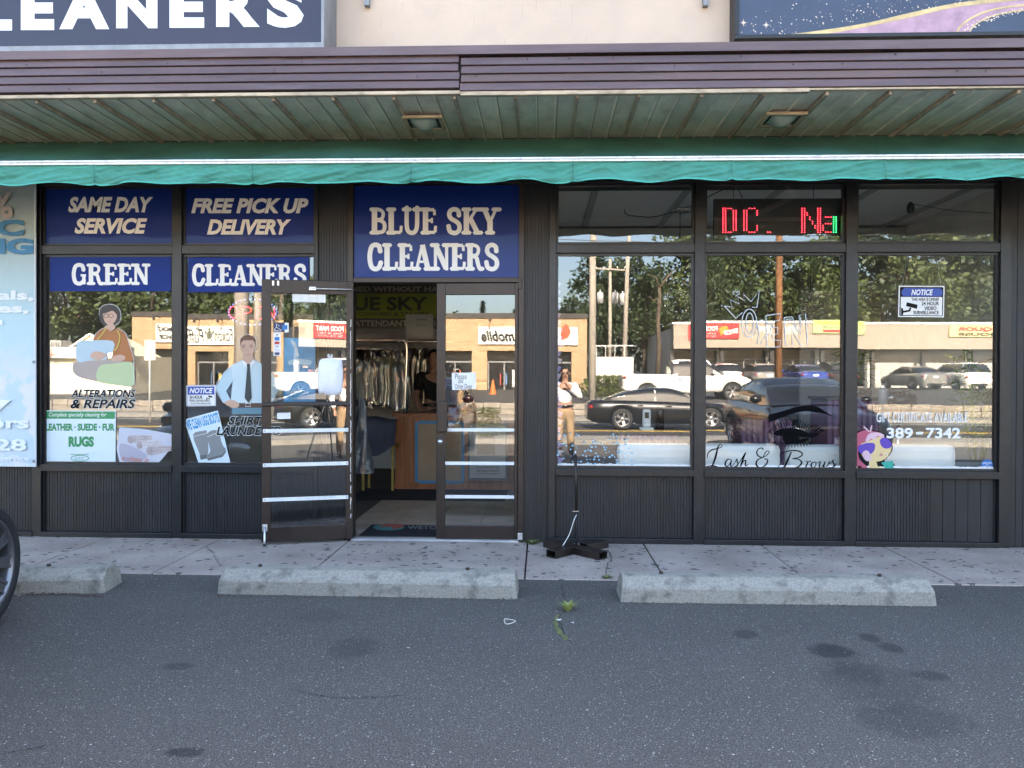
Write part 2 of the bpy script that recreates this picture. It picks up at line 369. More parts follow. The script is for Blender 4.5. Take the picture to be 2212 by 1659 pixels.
# ================================================================ shop building
PAINT = M('frame_paint', (0.0092, 0.0094, 0.0108), 0.40, var=0.25, vscale=3, bump=0.04, bscale=8, dirt=0.5, dirtcol=(0.030, 0.028, 0.026), dscale=18)
PAINT2 = M('panel_paint', (0.0098, 0.0100, 0.0115), 0.5, var=0.3, vscale=2.5, stretch=(1, 1, 0.25), dirt=0.5, dirtcol=(0.032, 0.030, 0.028), dscale=14)
BRONZE = M('bronze_metal', (0.030, 0.021, 0.017), 0.38, 0.3, var=0.2, vscale=3)
GLASS = glass_mat('window_glass', 0.125, (0.90, 0.92, 0.90), 0.015)
DGLASS = glass_mat('door_glass', 0.13, (0.86, 0.87, 0.85), 0.012)
WHITE = M('white_vinyl', (0.80, 0.80, 0.78), 0.5)
BLACK = M('black_vinyl', (0.012, 0.012, 0.013), 0.45)
bld = thing('shop_building', 'single storey shop building with black grooved front, purple fascia and beige upper wall', 'building', (0, YF, 0))
bld.location = (0, 0, 0)
ZT, ZTR1, ZTR0, ZS = 3.10, 2.578, 2.500, 0.650      # window head, transom top and bottom, sill
FR = YF - 0.055                                     # face of the frames
SOF = 3.47; YFA = 5.50                              # soffit height, fascia face
def fbar(name, x0, x1, z0, z1, y0=FR, y1=YF + 0.06, mat=None, bevel=0.004, parent=None): return box(name, mat or PAINT, parent or bld, x0, x1, y0, y1, z0, z1, bevel=bevel)
X = lambda p: PX(p, YF)
# verticals
mul = {}
for nm, a, b_, z1 in (('a', 78, 97, SOF), ('b', 378, 398, SOF), ('c', 683, 690, ZT), ('d', 1185, 1200, ZT), ('e', 1497, 1519, ZT), ('f', 1821, 1845, ZT), ('g', 2152, 2175, ZT)):
    fbar('mullion', X(a), X(b_), 0.012, min(z1, ZT))
# horizontals
bays_l = [(97, 378), (398, 683)]; bays_r = [(1200, 1497), (1519, 1821), (1845, 2152)]
head = fbar('head_beam', X(-700), X(2900), ZT + 0.002, SOF - 0.002, FR + 0.004, YF + 0.25, PAINT)
def grooved(name, x0, x1, z0, z1, y, pitch=0.0245, depth=0.008, wide=None):
    m = MB(); x = x0; prof = [(x0, y)]
    k = 0
    while x < x1 - pitch * 0.6:
        p = pitch if not (wide and x > wide) else 0.105
        xe = min(x + p, x1); g = 0.004
        prof += [(x + 0.0005, y), (xe - g, y), (xe - g, y + depth), (xe - 0.0005, y + depth)]; x = xe; k += 1
    prof += [(x1, y + depth)]
    pts = [(a, b_, z0) for a, b_ in prof] + [(a, b_, z1) for a, b_ in prof]; n = len(prof)
    m.add(pts, [(i, i + 1, n + i + 1, n + i) for i in range(n - 1)])
    m.box(x0, x1, y + depth + 0.002, y + 0.03, z0, z1)
    return m.build(name, PAINT2, bld, fix=False)
for bays in (bays_l, bays_r):
    for i, (a, b_) in enumerate(bays):
        x0, x1 = X(a), X(b_)
        fbar('transom', x0, x1, ZTR0, ZTR1, FR + 0.004)
        fbar('window_sill', x0, x1, ZS - 0.062, ZS, FR - 0.012)
        fbar('base_rail', x0, x1, 0.008, 0.052, FR - 0.004)
        gx = x0 + 0.001
        grooved('bulkhead_panel', x0 + 0.002, x1 - 0.002, 0.053, ZS - 0.063, YF - 0.012, wide=(x0 + 0.62 if i == 2 else None))
        fbar('panel_bead', x0 + 0.001, x0 + 0.014, 0.053, ZS - 0.064, YF - 0.03, YF - 0.005)
        for z0, z1 in ((ZTR1, ZT), (ZS, ZTR0)):
            mb = MB()
            for q in ((x0, x0 + 0.02, z0, z1), (x1 - 0.02, x1, z0, z1), (x0 + 0.02, x1 - 0.02, z0, z0 + 0.02), (x0 + 0.02, x1 - 0.02, z1 - 0.02, z1)):
                mb.box(q[0], q[1], YF - 0.022, YF + 0.022, q[2], q[3])
            wn = mb.build('window', PAINT, bld)
            hx_, hz_ = (x1 - x0)/2 - 0.012, (z1 - z0)/2 - 0.012; rp = random.Random(int(a + z0*10))
            pn = MB().add([(-hx_, 0, -hz_), (hx_, 0, -hz_), (hx_, 0, hz_), (-hx_, 0, hz_)], [(0, 1, 2, 3)]).build('pane', GLASS, wn, fix=False)
            pn.location = ((x0 + x1)/2, YF, (z0 + z1)/2); pn.rotation_euler = (R(rp.uniform(-.06, .06)), 0, R(rp.uniform(-.09, .09)))
# pilasters beside the door and beyond the end bays
grooved('pilaster', X(690), X(755), 0.02, ZT, YF - 0.03)
grooved('pilaster', X(1132), X(1185), 0.02, ZT, YF - 0.03)
fbar('door_jamb', X(755), X(766), 0.012, ZT, FR - 0.01, mat=BRONZE); fbar('door_jamb', X(1120), X(1132), 0.012, ZT, FR - 0.01, mat=BRONZE)
ZD = PZ(612)                                    # door head
fbar('door_header', X(766), X(1120), ZD, PZ(601), FR - 0.008, mat=BRONZE)
# left end: grooved bulkhead and a plain dark wall behind the banner
grooved('bulkhead_panel', X(-560), X(78) - 0.002, 0.053, ZS + 0.02, YF - 0.012)
fbar('base_rail', X(-560), X(78), 0.008, 0.052, FR - 0.004)
fbar('end_wall', X(-560), X(78) - 0.001, ZS + 0.021, ZT, YF - 0.012, YF + 0.02)
# right end: flat jambs and pilaster
grooved('pilaster', X(2175), X(2260), 0.02, ZT, YF - 0.035, pitch=0.06)
fbar('end_wall', X(2261), X(2900), 0.02, ZT, YF - 0.05, YF + 0.02)
# walls, roof and parapet that shade the lot
STUCCO = M('beige_stucco', (0.62, 0.49, 0.375), 0.85, var=0.07, vscale=1.6, bump=0.12, bscale=30, dirt=0.12, dirtcol=(0.36, 0.29, 0.24))
YW = 5.84
box('parapet_wall', STUCCO, bld, -15, 15, YW, YW + 0.2, SOF + 0.26, 4.5)
box('roof', M('roof_membrane', (0.25, 0.25, 0.25), 0.9), bld, -15, 15, YW + 0.21, 17, 3.75, 4.2)
box('side_wall', STUCCO, bld, -15, -14.8, YF + 0.1, 17, 0, 3.74); box('side_wall', STUCCO, bld, 14.8, 15, YF + 0.1, 17, 0, 3.74); box('rear_wall', STUCCO, bld, -14.79, 14.79, 16.8, 17, 0, 3.74)
# fine vertical cracks in the stucco
CR = M('hairline_crack', (0.40, 0.31, 0.24), 0.9)
for (a, y0, y1) in ((868, 5, 28), (822, 40, 62), (1024, 38, 56), (1090, 84, 96), (1128, 12, 40), (1158, 0, 24), (1210, 3, 18), (1236, 10, 50), (1266, 78, 92), (1540, 42, 50), (745, 84, 96)):
    stroke('crack', [[(a, y0), (a + .7, (y0*2+y1)/3), (a - .3, (y0+2*y1)/3), (a + 0.5, y1)]], 0.55, CR, bld, YW - 0.001)
MTL = M('galvanised', (0.26, 0.265, 0.27), 0.5, 0.5, var=0.25, vscale=6, dirt=0.5, dirtcol=(0.2, 0.2, 0.2))
for a in (793, 1524):                            # two small conduit brackets on the beige wall
    p = P(a, 5, YW - 0.03); b0 = MB().box(p.x - 0.018, p.x + 0.018, YW - 0.05, YW - 0.001, p.z - 0.03, p.z + 0.12)
    b0.tube([(p.x, YW - 0.06, p.z + 0.02), (p.x, YW - 0.06, p.z + 0.2)], 0.012, 6).build('wall_bracket', MTL, bld)
# fascia: metal cap and lapped boards in two lengths
FASC = M('purple_fascia', (0.125, 0.078, 0.076), 0.36, 0.25, var=0.28, vscale=2.2, stretch=(0.35, 1, 3), bump=0.05, bscale=5, dirt=0.3, dirtcol=(0.20, 0.15, 0.15))
FASC2 = M('brown_fascia', (0.13, 0.082, 0.072), 0.45, 0.2, var=0.3, vscale=3, stretch=(0.3, 1, 3))
XJ = PX(991, YFA)
box('fascia_cap', FASC, bld, -14, PX(605, YFA) - 0.001, YFA - 0.02, YW - 0.001, SOF + 0.264, SOF + 0.325)
box('fascia_cap', FASC, bld, PX(605, YFA) + 0.001, PX(1934, YFA), YFA - 0.024, YW - 0.001, SOF + 0.261, SOF + 0.323)
box('fascia_cap', FASC, bld, PX(1934, YFA) + 0.002, 14, YFA - 0.02, YW - 0.001, SOF + 0.262, SOF + 0.325)
box('fascia_backing', M('dark_gap', (0.03, 0.022, 0.022), 0.8), bld, -14, 14, YFA + 0.03, YW, SOF + 0.006, SOF + 0.258)
hb = 0.0565
for sec, (x0, x1, dz) in enumerate(((-14, XJ - 0.002, 0.014), (XJ + 0.002, 14, -0.006))):
    for k in range(4):
        z0 = SOF + 0.012 + dz + k*(hb + 0.004); f = MB()
        f.prism([(YFA + 0.001, z0), (YFA - 0.010, z0 + 0.004), (YFA - 0.006, z0 + hb*0.55), (YFA - 0.001, z0 + hb*0.56), (YFA + 0.002, z0 + hb), (YFA + 0.028, z0 + hb), (YFA + 0.028, z0)], 'X', x0 + 0.01*random.random()*(sec), x1 - 0.012*random.random()*(1 - sec))
        f.build('fascia_board', FASC2 if (sec == 1 and k == 1) else FASC, bld)
for k in range(26):                              # nail heads
    x = -4.6 + k*0.37 + random.uniform(-0.1, 0.1); z = SOF + random.choice((0.03, 0.09, 0.15, 0.21)) + 0.02
    MB().lathe([(0.0, -0.004), (0.004, -0.002), (0.004, 0.01)], (x, YFA - 0.012, z), 8, 'Y').build('nail_head', FASC2, bld)
TRIM = M('cream_trim', (0.50, 0.40, 0.28), 0.6, var=0.3, vscale=7, stretch=(0.5, 1, 2), dirt=0.6, dirtcol=(0.16, 0.11, 0.07))
box('soffit_trim', TRIM, bld, -14, XJ + 0.001, YFA - 0.005, YFA + 0.04, SOF - 0.014, SOF + 0.011, bevel=0.003)
box('soffit_trim', TRIM, bld, XJ + 0.003, PX(1745, YFA), YFA - 0.002, YFA + 0.04, SOF - 0.024, SOF + 0.004, bevel=0.003)
box('soffit_trim', TRIM, bld, PX(1745, YFA) + 0.002, 14, YFA + 0.002, YFA + 0.04, SOF - 0.010, SOF + 0.004, bevel=0.003)
box('soffit_trim', TRIM, bld, -14, 14, FR - 0.05, FR + 0.003, SOF - 0.034, SOF - 0.004, bevel=0.003)
# soffit: one ribbed metal panel per bay
SOFM = M('soffit_metal', (0.86, 0.75, 0.66), 0.5, 0.05, var=0.22, vscale=3.2, stretch=(1.0, 0.5, 1), bump=0.1, bscale=4, dirt=0.45, dirtcol=(0.42, 0.32, 0.23))
RIBM = M('rib_dirty', (0.36, 0.30, 0.24), 0.6, var=0.35, vscale=6)
bx0 = PX(1121, YF, 300); st = (PX(2136, YF, 300) - bx0) / 9.0
for k in range(-22, 20):
    x0 = bx0 + k*st; m = MB(); yA, yB = YFA + 0.041, FR - 0.051
    pr = [(0.0, 0), (0.024, 0.0)]
    for q in (1, 2):
        c_ = st*q/3 + 0.01; pr += [(c_ - 0.012, 0.0), (c_ - 0.004, -0.012), (c_ + 0.004, -0.012), (c_ + 0.008, 0.004), (c_ + 0.014, 0.0)]
    pr += [(st - 0.001, 0.0)]
    n = len(pr); m.add([(x0 + a, yA, SOF + b_) for a, b_ in pr] + [(x0 + a, yB, SOF + b_) for a, b_ in pr], [(i, n + i, n + i + 1, i + 1) for i in range(n - 1)])
    sp_ = m.build('soffit_panel', SOFM, bld, fix=False)
    box('soffit_rib', RIBM, sp_, x0 - 0.003, x0 + 0.021, yA, yB, SOF - 0.034, SOF - 0.001, bevel=0.004)
    for q in (1, 2): c_ = st*q/3 + 0.01; box('soffit_groove', RIBM, sp_, x0 + c_ + 0.0045, x0 + c_ + 0.0125, yA, yB, SOF - 0.003, SOF + 0.003)
box('soffit_deck', M('dark_gap', (0.03, 0.022, 0.022)), bld, -14, 14, YFA + 0.05, FR, SOF + 0.01, SOF + 0.03)
# recessed soffit lights
LENS = M('lamp_lens', (0.30, 0.36, 0.34), 0.25)
for a, b_, lab in ((917, 256, 'square recessed soffit light with peeling frame, the left one above the cleaners door'), (1688, 249, 'square recessed soffit light with peeling frame, the right one above the salon windows')):
    d = P(a, b_, 1); t_ = (SOF - 1.42) / (d.z - 1.42); p = Vector((d.x*t_, t_, SOF)); h = 0.155; h2 = 0.15
    t = thing('soffit_light', lab, 'ceiling light', (p.x, p.y, SOF - 0.034), 0.0, 'recessed soffit lights'); mb = MB()
    for q in ((-h, -h + 0.03, -h2, h2), (h - 0.03, h, -h2, h2), (-h + 0.03, h - 0.03, -h2, -h2 + 0.03), (-h + 0.03, h - 0.03, h2 - 0.03, h2)): mb.box(q[0], q[1], q[2], q[3], -0.012, 0.012)
    mb.build('frame', TRIM, t, bevel=0.003)
    MB().box(-h + 0.03, h - 0.03, -h2 + 0.03, h2 - 0.03, 0.0, 0.012).build('backing', M('dark_gap', (0.03, 0.022, 0.022)), t)
    MB().grid(lambda u, v: (-0.1 + 0.2*u, -0.1 + 0.2*v, -0.005 - 0.055*math.sin(math.pi*u)*math.sin(math.pi*v)), 10, 10).build('lens', LENS, t)

# ---------------------------------------------------------------- interior shell (both shops) as parts of the building
IW = M('interior_wall', (0.72, 0.69, 0.64), 0.8, var=0.1); ICEIL = M('ceiling_tile', (0.85, 0.83, 0.79), 0.85, var=0.06, vscale=30)
IW2 = M('salon_wall', (0.16, 0.15, 0.15), 0.8, var=0.1)
XP = X(1160)                                     # party wall
box('party_wall', IW, bld, XP - 0.08, XP + 0.08, YF + 0.062, 13, 0.0, 3.3)
box('interior_wall', IW, bld, X(40) - 0.4, X(40) - 0.3, YF + 0.07, 13, 0.0, 3.3); box('interior_wall', IW, bld, X(2230), X(2230) + 0.1, YF + 0.07, 13, 0, 3.3)
box('interior_wall', IW, bld, X(40) - 0.29, XP - 0.081, 12.0, 12.1, 0, 3.3); box('interior_wall', IW2, bld, XP + 0.081, X(2230) - 0.001, 10.4, 10.5, 0, 3.3)
box('interior_ceiling', ICEIL, bld, X(40) - 0.4, X(2230) + 0.1, YF + 0.27, 13, 3.18, 3.3)
BEAM = M('ceiling_beam', (0.45, 0.44, 0.42), 0.8)
for k in range(6): box('ceiling_beam', BEAM, bld, XP + 0.5 + k*0.85, XP + 0.56 + k*0.85, YF + 0.28, 10.39, 3.155, 3.179)
box('ceiling_beam', BEAM, bld, XP + 0.09, X(2230) - 0.01, 8.9, 9.4, 2.98, 3.154)
FT = M('floor_grout', (0.09, 0.075, 0.06), 0.8)
fl = box('interior_floor', FT, bld, X(40) - 0.29, X(2230) - 0.001, YF + 0.46, 13, -0.05, -0.004)
TILE = M('floor_tile', (0.42, 0.33, 0.24), 0.35, var=0.35, vscale=3.5)
for i in range(6):
    for j in range(8):
        x0 = -1.85 + i*0.42; y0 = YF + 0.47 + j*0.42 + (0.0 if i % 2 == 0 else 0.0)
        box('floor_tile', TILE, fl, x0 + 0.003, x0 + 0.417, y0 + 0.003, y0 + 0.417, -0.0035, 0.0035)
box('salon_floor', M('salon_floor', (0.62, 0.59, 0.55), 0.4, var=0.2), bld, XP + 0.081, X(2230) - 0.002, YF + 0.47, 10.39, -0.0035, 0.003)  # out of sight; colour made pale to bounce light onto the ceiling
# threshold
ALU = M('aluminium', (0.62, 0.63, 0.64), 0.35, 0.9, var=0.15, vscale=12, stretch=(0.3, 1, 1))
th = MB().box(X(764), X(1122), FR - 0.03, YF + 0.07, 0.012, 0.022)
for k in range(4): th.box(X(764), X(1122), FR - 0.02 + 0.028*k, FR - 0.008 + 0.028*k, 0.0225, 0.027)
th.build('threshold', ALU, bld)
# ================================================================ awning
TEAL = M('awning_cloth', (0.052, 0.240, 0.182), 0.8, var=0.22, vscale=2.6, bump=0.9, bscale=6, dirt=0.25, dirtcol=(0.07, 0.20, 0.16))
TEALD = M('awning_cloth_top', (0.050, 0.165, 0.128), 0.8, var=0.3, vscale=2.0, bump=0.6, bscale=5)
RAILW = M('awning_rail', (0.72, 0.72, 0.70), 0.4, 0.1, var=0.1, vscale=9, dirt=0.5, dirtcol=(0.3, 0.28, 0.25))
YA = 5.62; ZR = PZ(347, 1106, YA); AX0, AX1 = -7.0, 7.2
aw = thing('awning', 'long teal canvas awning with white front rail and scalloped hanging valance', 'awning')
seams = [PX(p, YA, 370) for p in (-480, -140, 206, 547, 889, 1237, 1578, 1908, 2240, 2580)]
def sheet(u, v):
    x = AX0 + (AX1 - AX0)*u; s_ = math.sin(x*5.1)*0.008 + math.sin(x*1.7 + 1)*0.012
    return (x, YA + (6.56 - YA)*v, ZR + 0.012 + (3.45 - ZR)*v - (0.05 + s_ + 0.03*mnoise.noise((x*2.2, v*2, 5.0)))*math.sin(math.pi*v))
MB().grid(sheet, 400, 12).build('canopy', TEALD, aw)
def val(u, v):
    x = AX0 + (AX1 - AX0)*u; d = min(abs(x - s_) for s_ in seams)
    hang = 0.142 + 0.010*math.sin(x*2*math.pi/0.58) + 0.004*math.sin(x*9.3) - 0.008*math.exp(-(d/0.03)**2)
    rip = 0.030*v*mnoise.noise((x*2.6, v*1.5, 3.0)) + 0.013*mnoise.noise((x*9 + v*5, v*3, 1.0)) + 0.006*mnoise.noise((x*24 - v*14, v*9, 7.0)) + 0.006*math.sin(x*7.5 + 2*math.sin(x*1.3))*v + 0.008*math.sin(x*17)*v*v - 0.012*math.exp(-(d/0.012)**2)
    return (x, YA - 0.012 + rip, ZR - 0.012 - hang*v)
MB().grid(val, 1400, 16).build('valance', TEAL, aw)
hm = MB()
for i in range(700):
    a, b_ = val(i/700, 1), val((i+1)/700, 1); hm.add([(a[0], a[1]-0.002, a[2]-0.002), (b_[0], b_[1]-0.002, b_[2]-0.002), (b_[0], b_[1]-0.002, b_[2]+0.009), (a[0], a[1]-0.002, a[2]+0.009)], [(0,1,2,3)], True)
hm.build('hem', M('awning_hem', (0.06, 0.38, 0.30), 0.7), aw, fix=False)
MB().box(AX0, AX1, YA - 0.028, YA + 0.02, ZR - 0.016, ZR + 0.001).box(AX0, AX1, YA - 0.034, YA + 0.015, ZR + 0.0015, ZR + 0.016).build('front_rail', RAILW, aw, bevel=0.003)
for x in (-5.2, -1.7, 2.0, 5.4): MB().bar((x, YA + 0.03, ZR - 0.01), (x + 0.35, 6.1, ZR + 0.12), 0.03, 0.04).bar((x + 0.35, 6.1, ZR + 0.12), (x, 6.55, ZR + 0.25), 0.03, 0.04).build('folding_arm', RAILW, aw)
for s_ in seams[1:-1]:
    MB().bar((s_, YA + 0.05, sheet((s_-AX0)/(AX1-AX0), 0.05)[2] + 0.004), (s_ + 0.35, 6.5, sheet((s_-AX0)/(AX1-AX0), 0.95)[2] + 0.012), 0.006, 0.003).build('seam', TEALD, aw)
for s_ in seams:
    u_ = (s_ - AX0)/(AX1 - AX0); q_ = []
    for k in range(9):
        for dx_ in (-0.0025, 0.0025): p_ = val(u_ + dx_/(AX1 - AX0), k/8); q_.append((p_[0], p_[1] - 0.003, p_[2]))
    MB().add(q_, [(2*k, 2*k+1, 2*k+3, 2*k+2) for k in range(8)]).build('valance_seam', TEALD, aw, fix=False)
base(aw, (0, YA, 2.86))

# ================================================================ upper sign boards
SB = M('sign_navy', (0.019, 0.019, 0.043), 0.4, var=0.2, vscale=1.2)
sg = thing('sign_cabinet', 'large navy cabinet sign with white letters ending LEANERS, in a galvanised frame', 'sign')
YC = 5.50; zb = SOF + 0.327; xr = PX(700, YC, 50)
box('face_panel', SB, sg, -7.5, xr - 0.02, YC + 0.006, YC + 0.02, zb + 0.04, 4.48)
MB().box(-7.5, xr, YC - 0.004, YW - 0.002, zb, zb + 0.04).box(xr - 0.02, xr, YC - 0.002, YW - 0.003, zb + 0.041, 4.49).build('frame', MTL, sg)
for ch, a, b_, y1 in (('L', -62, 26, 66), ('E', 45, 117, 65), ('A', 128, 236, 63), ('N', 251, 340, 61), ('E', 366, 441, 60), ('R', 467, 561, 58), ('S', 576, 656, 60)):
    text('letter', ch, (a, -30, b_, y1), WHITE, sg, YC + 0.004, bold=0.055)
base(sg, (-4.5, YC, zb))
s2 = thing('salon_sign', 'dark slate sign board with gold swirl, pink satin band and glitter, in a black frame', 'sign')
Y2 = 5.70
SL = M('slate_print', (0.040, 0.055, 0.095), 0.35, var=0.25, vscale=1.5); PK = M('pink_satin', (0.44, 0.27, 0.33), 0.45, var=0.25, vscale=9); GD = M('gold_print', (0.55, 0.38, 0.17), 0.35, 0.4, var=0.5, vscale=5)
rect('face_panel', 1592, -80, 3000, 78, SL, s2, Y2, 0.01)
fz0 = PZ(86, 1700, Y2); fz1 = PZ(77, 1700, Y2); fx0 = PX(1581, Y2)
MB().box(fx0, 6.5, Y2 - 0.03, YW - 0.002, fz0, fz1).box(fx0, PX(1591, Y2), Y2 - 0.028, YW - 0.003, fz1, 4.47).build('frame', BLACK, s2, bevel=0.004)
up = [(1600, 78.5), (1700, 77), (1800, 66), (1880, 52), (1960, 34), (2060, 12), (2160, 0), (2290, -12)]
poly('pink_band', smooth_pts(up, 8) + [(2290, 77), (2200, 78), (2100, 78), (1600, 79)], PK, s2, Y2 - 0.001)
stroke('gold_curve', [[(1598, 79, 3), (1700, 77, 6), (1800, 66, 9), (1880, 52, 8), (1960, 34, 10), (2060, 12, 9), (2160, 0, 9), (2290, -12, 9)]], 8, GD, s2, Y2 - 0.0016)
poly('slate_oval', smooth_pts([(2095, 76), (2100, 60), (2125, 42), (2160, 30), (2212, 22), (2300, 15)], 6) + [(2300, 76)], SL, s2, Y2 - 0.0022)
stroke('gold_ring', [[(2066, 76), (2074, 58), (2100, 38), (2140, 22), (2200, 12), (2300, 4)]], 4, GD, s2, Y2 - 0.0026)
stroke('gold_ring', [[(2094, 77), (2100, 60), (2125, 42), (2160, 30), (2212, 22), (2300, 15)]], 3, GD, s2, Y2 - 0.0030)
gl = MB(); rr = random.Random(3)
for k in range(420):
    u = rr.random(); x = 1600 + 640*u**0.9; top = 78 - 62*u - 70*(u**1.2); y = (78 - 80*max(0, (x-1700)/440)) - abs(rr.gauss(0, 26)) - 4
    if k > 300: t_ = rr.random(); x = 2072 + 130*t_ + rr.uniform(0, 24); y = 70 - 52*t_**0.6 + rr.uniform(-2, 6)
    if x < 1598 or y > 77: continue
    s_ = rr.choice((0.5, 0.7, 0.9, 1.3, 1.8)); gl.add([P(x-s_, y, Y2-0.0034), P(x, y+s_, Y2-0.0034), P(x+s_, y, Y2-0.0034), P(x, y-s_, Y2-0.0034)], [(0,1,2,3)])
tag(gl.build('glitter', M('glitter_print', (0.85, 0.68, 0.52), 0.4), s2, fix=False), kind='stuff')
for cx, cy in ((1606, 49), (1655, 54)):
    st_ = MB()
    for k in range(8):
        a = math.pi*k/4; l_ = 9 if k % 2 == 0 else 5
        st_.add([P(cx + l_*math.cos(a), cy + l_*math.sin(a), Y2-0.004 - k*1e-5), P(cx + 1.2*math.cos(a+1.5), cy + 1.2*math.sin(a+1.5), Y2-0.004 - k*1e-5), P(cx + 1.2*math.cos(a-1.5), cy + 1.2*math.sin(a-1.5), Y2-0.004 - k*1e-5)], [(0,1,2)])
    st_.build('sparkle', M('glitter_print', (0.85, 0.68, 0.52)), s2, fix=False)
base(s2, (3.9, Y2, fz0))

# ================================================================ slab lettering
def circ(cx, cy, r, n=14): return [(cx + r*math.cos(2*math.pi*k/n), cy + r*math.sin(2*math.pi*k/n)) for k in range(n)]
BOWL_U = [(.2, .925), (.5, .925), (.66, .84), (.68, .72), (.58, .58), (.2, .535)]
SLAB = {
 'L': (.82, [([(.22,0),(.22,1)],.24),([(.22,.07),(.72,.07)],.14),([(.73,.07),(.76,.32)],.13)], [(.22,0),(.22,1)]),
 'E': (.82, [([(.22,0),(.22,1)],.24),([(.22,.93),(.68,.93)],.14),([(.69,.93),(.70,.72)],.12),([(.22,.52),(.55,.52)],.12),([(.56,.62),(.56,.42)],.1),([(.22,.07),(.72,.07)],.14),([(.73,.07),(.76,.32)],.13)], [(.22,0),(.22,1)]),
 'B': (.86, [([(.22,0),(.22,1)],.24),(BOWL_U,.15),([(.2,.535),(.55,.52),(.74,.40),(.75,.22),(.62,.09),(.2,.07)],.17)], [(.22,0),(.22,1)]),
 'R': (.95, [([(.22,0),(.22,1)],.24),(BOWL_U,.15),([(.42,.53),(.58,.46),(.66,.25),(.76,.06),(.9,.06)],.18)], [(.22,0),(.22,1)]),
 'U': (.95, [([(.2,1),(.2,.35),(.28,.12),(.48,.05),(.66,.12),(.75,.35),(.75,1)],.19)], [(.2,1),(.75,1)]),
 'S': (.85, [([(.70,.72),(.66,.88),(.45,.95),(.24,.88),(.19,.72),(.30,.59),(.52,.5),(.70,.38),(.73,.2),(.60,.07),(.40,.05),(.22,.12),(.15,.30)],.2)], []),
 'K': (.98, [([(.22,0),(.22,1)],.24),([(.28,.42),(.74,.94)],.13),([(.42,.6),(.8,.07)],.22)], [(.22,0),(.22,1),(.78,1),(.84,0)]),
 'Y': (.95, [([(.16,.97),(.47,.45)],.22),([(.8,.97),(.47,.45)],.13),([(.47,.5),(.47,0)],.24)], [(.14,1),(.82,1),(.47,0)]),
 'C': (.88, [([(.75,.72),(.68,.90),(.46,.95),(.26,.85),(.17,.5),(.26,.15),(.48,.05),(.68,.11),(.78,.28)],.21),([(.75,.97),(.75,.68)],.1)], []),
 'G': (.95, [([(.75,.72),(.68,.90),(.46,.95),(.26,.85),(.17,.5),(.26,.15),(.48,.05),(.66,.1),(.77,.2)],.21),([(.77,.02),(.77,.45)],.18),([(.58,.45),(.9,.45)],.12)], []),
 'A': (.98, [([(.16,.03),(.48,.95)],.13),([(.48,.95),(.8,.03)],.23),([(.28,.32),(.66,.32)],.11)], [(.14,0),(.82,0)]),
 'N': (1.02, [([(.2,0),(.2,1)],.14),([(.2,.95),(.8,.06)],.23),([(.82,0),(.82,1)],.14)], [(.18,0),(.16,1),(.82,1)]),
 ' ': (.42, [], [])}
def slab(name, body, bx, mat, parent, Y):
    x0, y0, x1, y1 = bx; tot = sum(SLAB[c][0] for c in body) + 0.03*(len(body)-1); sx = (x1-x0)/tot; hh = y1 - y0; x = x0
    for c in body:
        w_, strokes, serif = SLAB[c]
        if strokes:
            mb = MB(); k = 0
            def mp(p): return (x + p[0]*sx, y1 - p[1]*hh)
            for pts, t_ in strokes:
                q = smooth_pts(pts, 6) if len(pts) > 2 else pts
                tw = t_ * (sx + hh) / 2
                stroke_mb(mb, [mp(p) for p in q], tw, Y - k*0.0003, smooth=False, ramp=0.0); k += 1
                for e in (q[0], q[-1]):
                    if len(pts) > 2: mb.add([P(a, b_, Y - k*0.0003) for a, b_ in circ(*mp(e), tw*0.52)], [tuple(range(14))]); k += 1
            for p in serif:
                cx, cy = mp(p); hw = 0.2*sx; hy = 0.075*hh; cy += -hy*0.8 if p[1] == 0 else hy*0.8
                pts = [(cx - hw, cy - hy), (cx + hw, cy - hy), (cx + hw + hy*.8, cy), (cx + hw, cy + hy), (cx - hw, cy + hy), (cx - hw - hy*.8, cy)]
                mb.add([P(a, b_, Y - k*0.0003) for a, b_ in pts], [tuple(range(6))]); k += 1
            mb.build(name, mat, parent, fix=False)
        x += (w_ + 0.03)*sx

# ================================================================ cleaners signs
NAVY = M('sign_blue', (0.003, 0.026, 0.19), 0.5, var=0.06, vscale=1.5, spec=0.2)
NAVYG = M('sign_blue_gloss', (0.004, 0.024, 0.18), 0.4, var=0.06, vscale=1.5, coat=0.14, spec=0.2)
CREAM = M('cream_vinyl', (0.90, 0.87, 0.82), 0.5)
YI = YF + 0.03                                   # just behind the glass
def panel_sign(name, label, bx, lines, Y, mat, lm, thick=0.006, sl=False, shear=0.0):
    t = thing(name, label, 'sign'); rect('board', *bx, mat, t, Y, thick)
    for body, b_ in lines:
        if sl: slab('letter', body, b_, lm, t, Y - 0.0015)
        else: text('lettering', body, b_, lm, t, Y - 0.0015, bold=0.045, shear=shear)
    c = P((bx[0]+bx[2])/2, bx[3], Y); base(t, c); return t
panel_sign('window_sign', 'blue transom panel reading SAME DAY SERVICE in cream italics', (99, 404, 376, 528), (('SAME DAY', (147, 425, 331, 459)), ('SERVICE', (161, 471, 318, 505))), YF - 0.014, NAVYG, CREAM, shear=0.25)
panel_sign('window_sign', 'blue transom panel reading FREE PICK UP DELIVERY in cream italics', (401, 404, 682, 529), (('FREE PICK UP', (413, 428, 666, 461)), ('DELIVERY', (447, 474, 629, 507))), YF - 0.014, NAVYG, CREAM, shear=0.25)
panel_sign('window_sign', 'blue strip sign reading GREEN in white slab letters on the window', (108, 555, 369, 629), (('GREEN', (153, 570, 323, 615)),), YF - 0.016, NAVY, WHITE, 0.008, True)
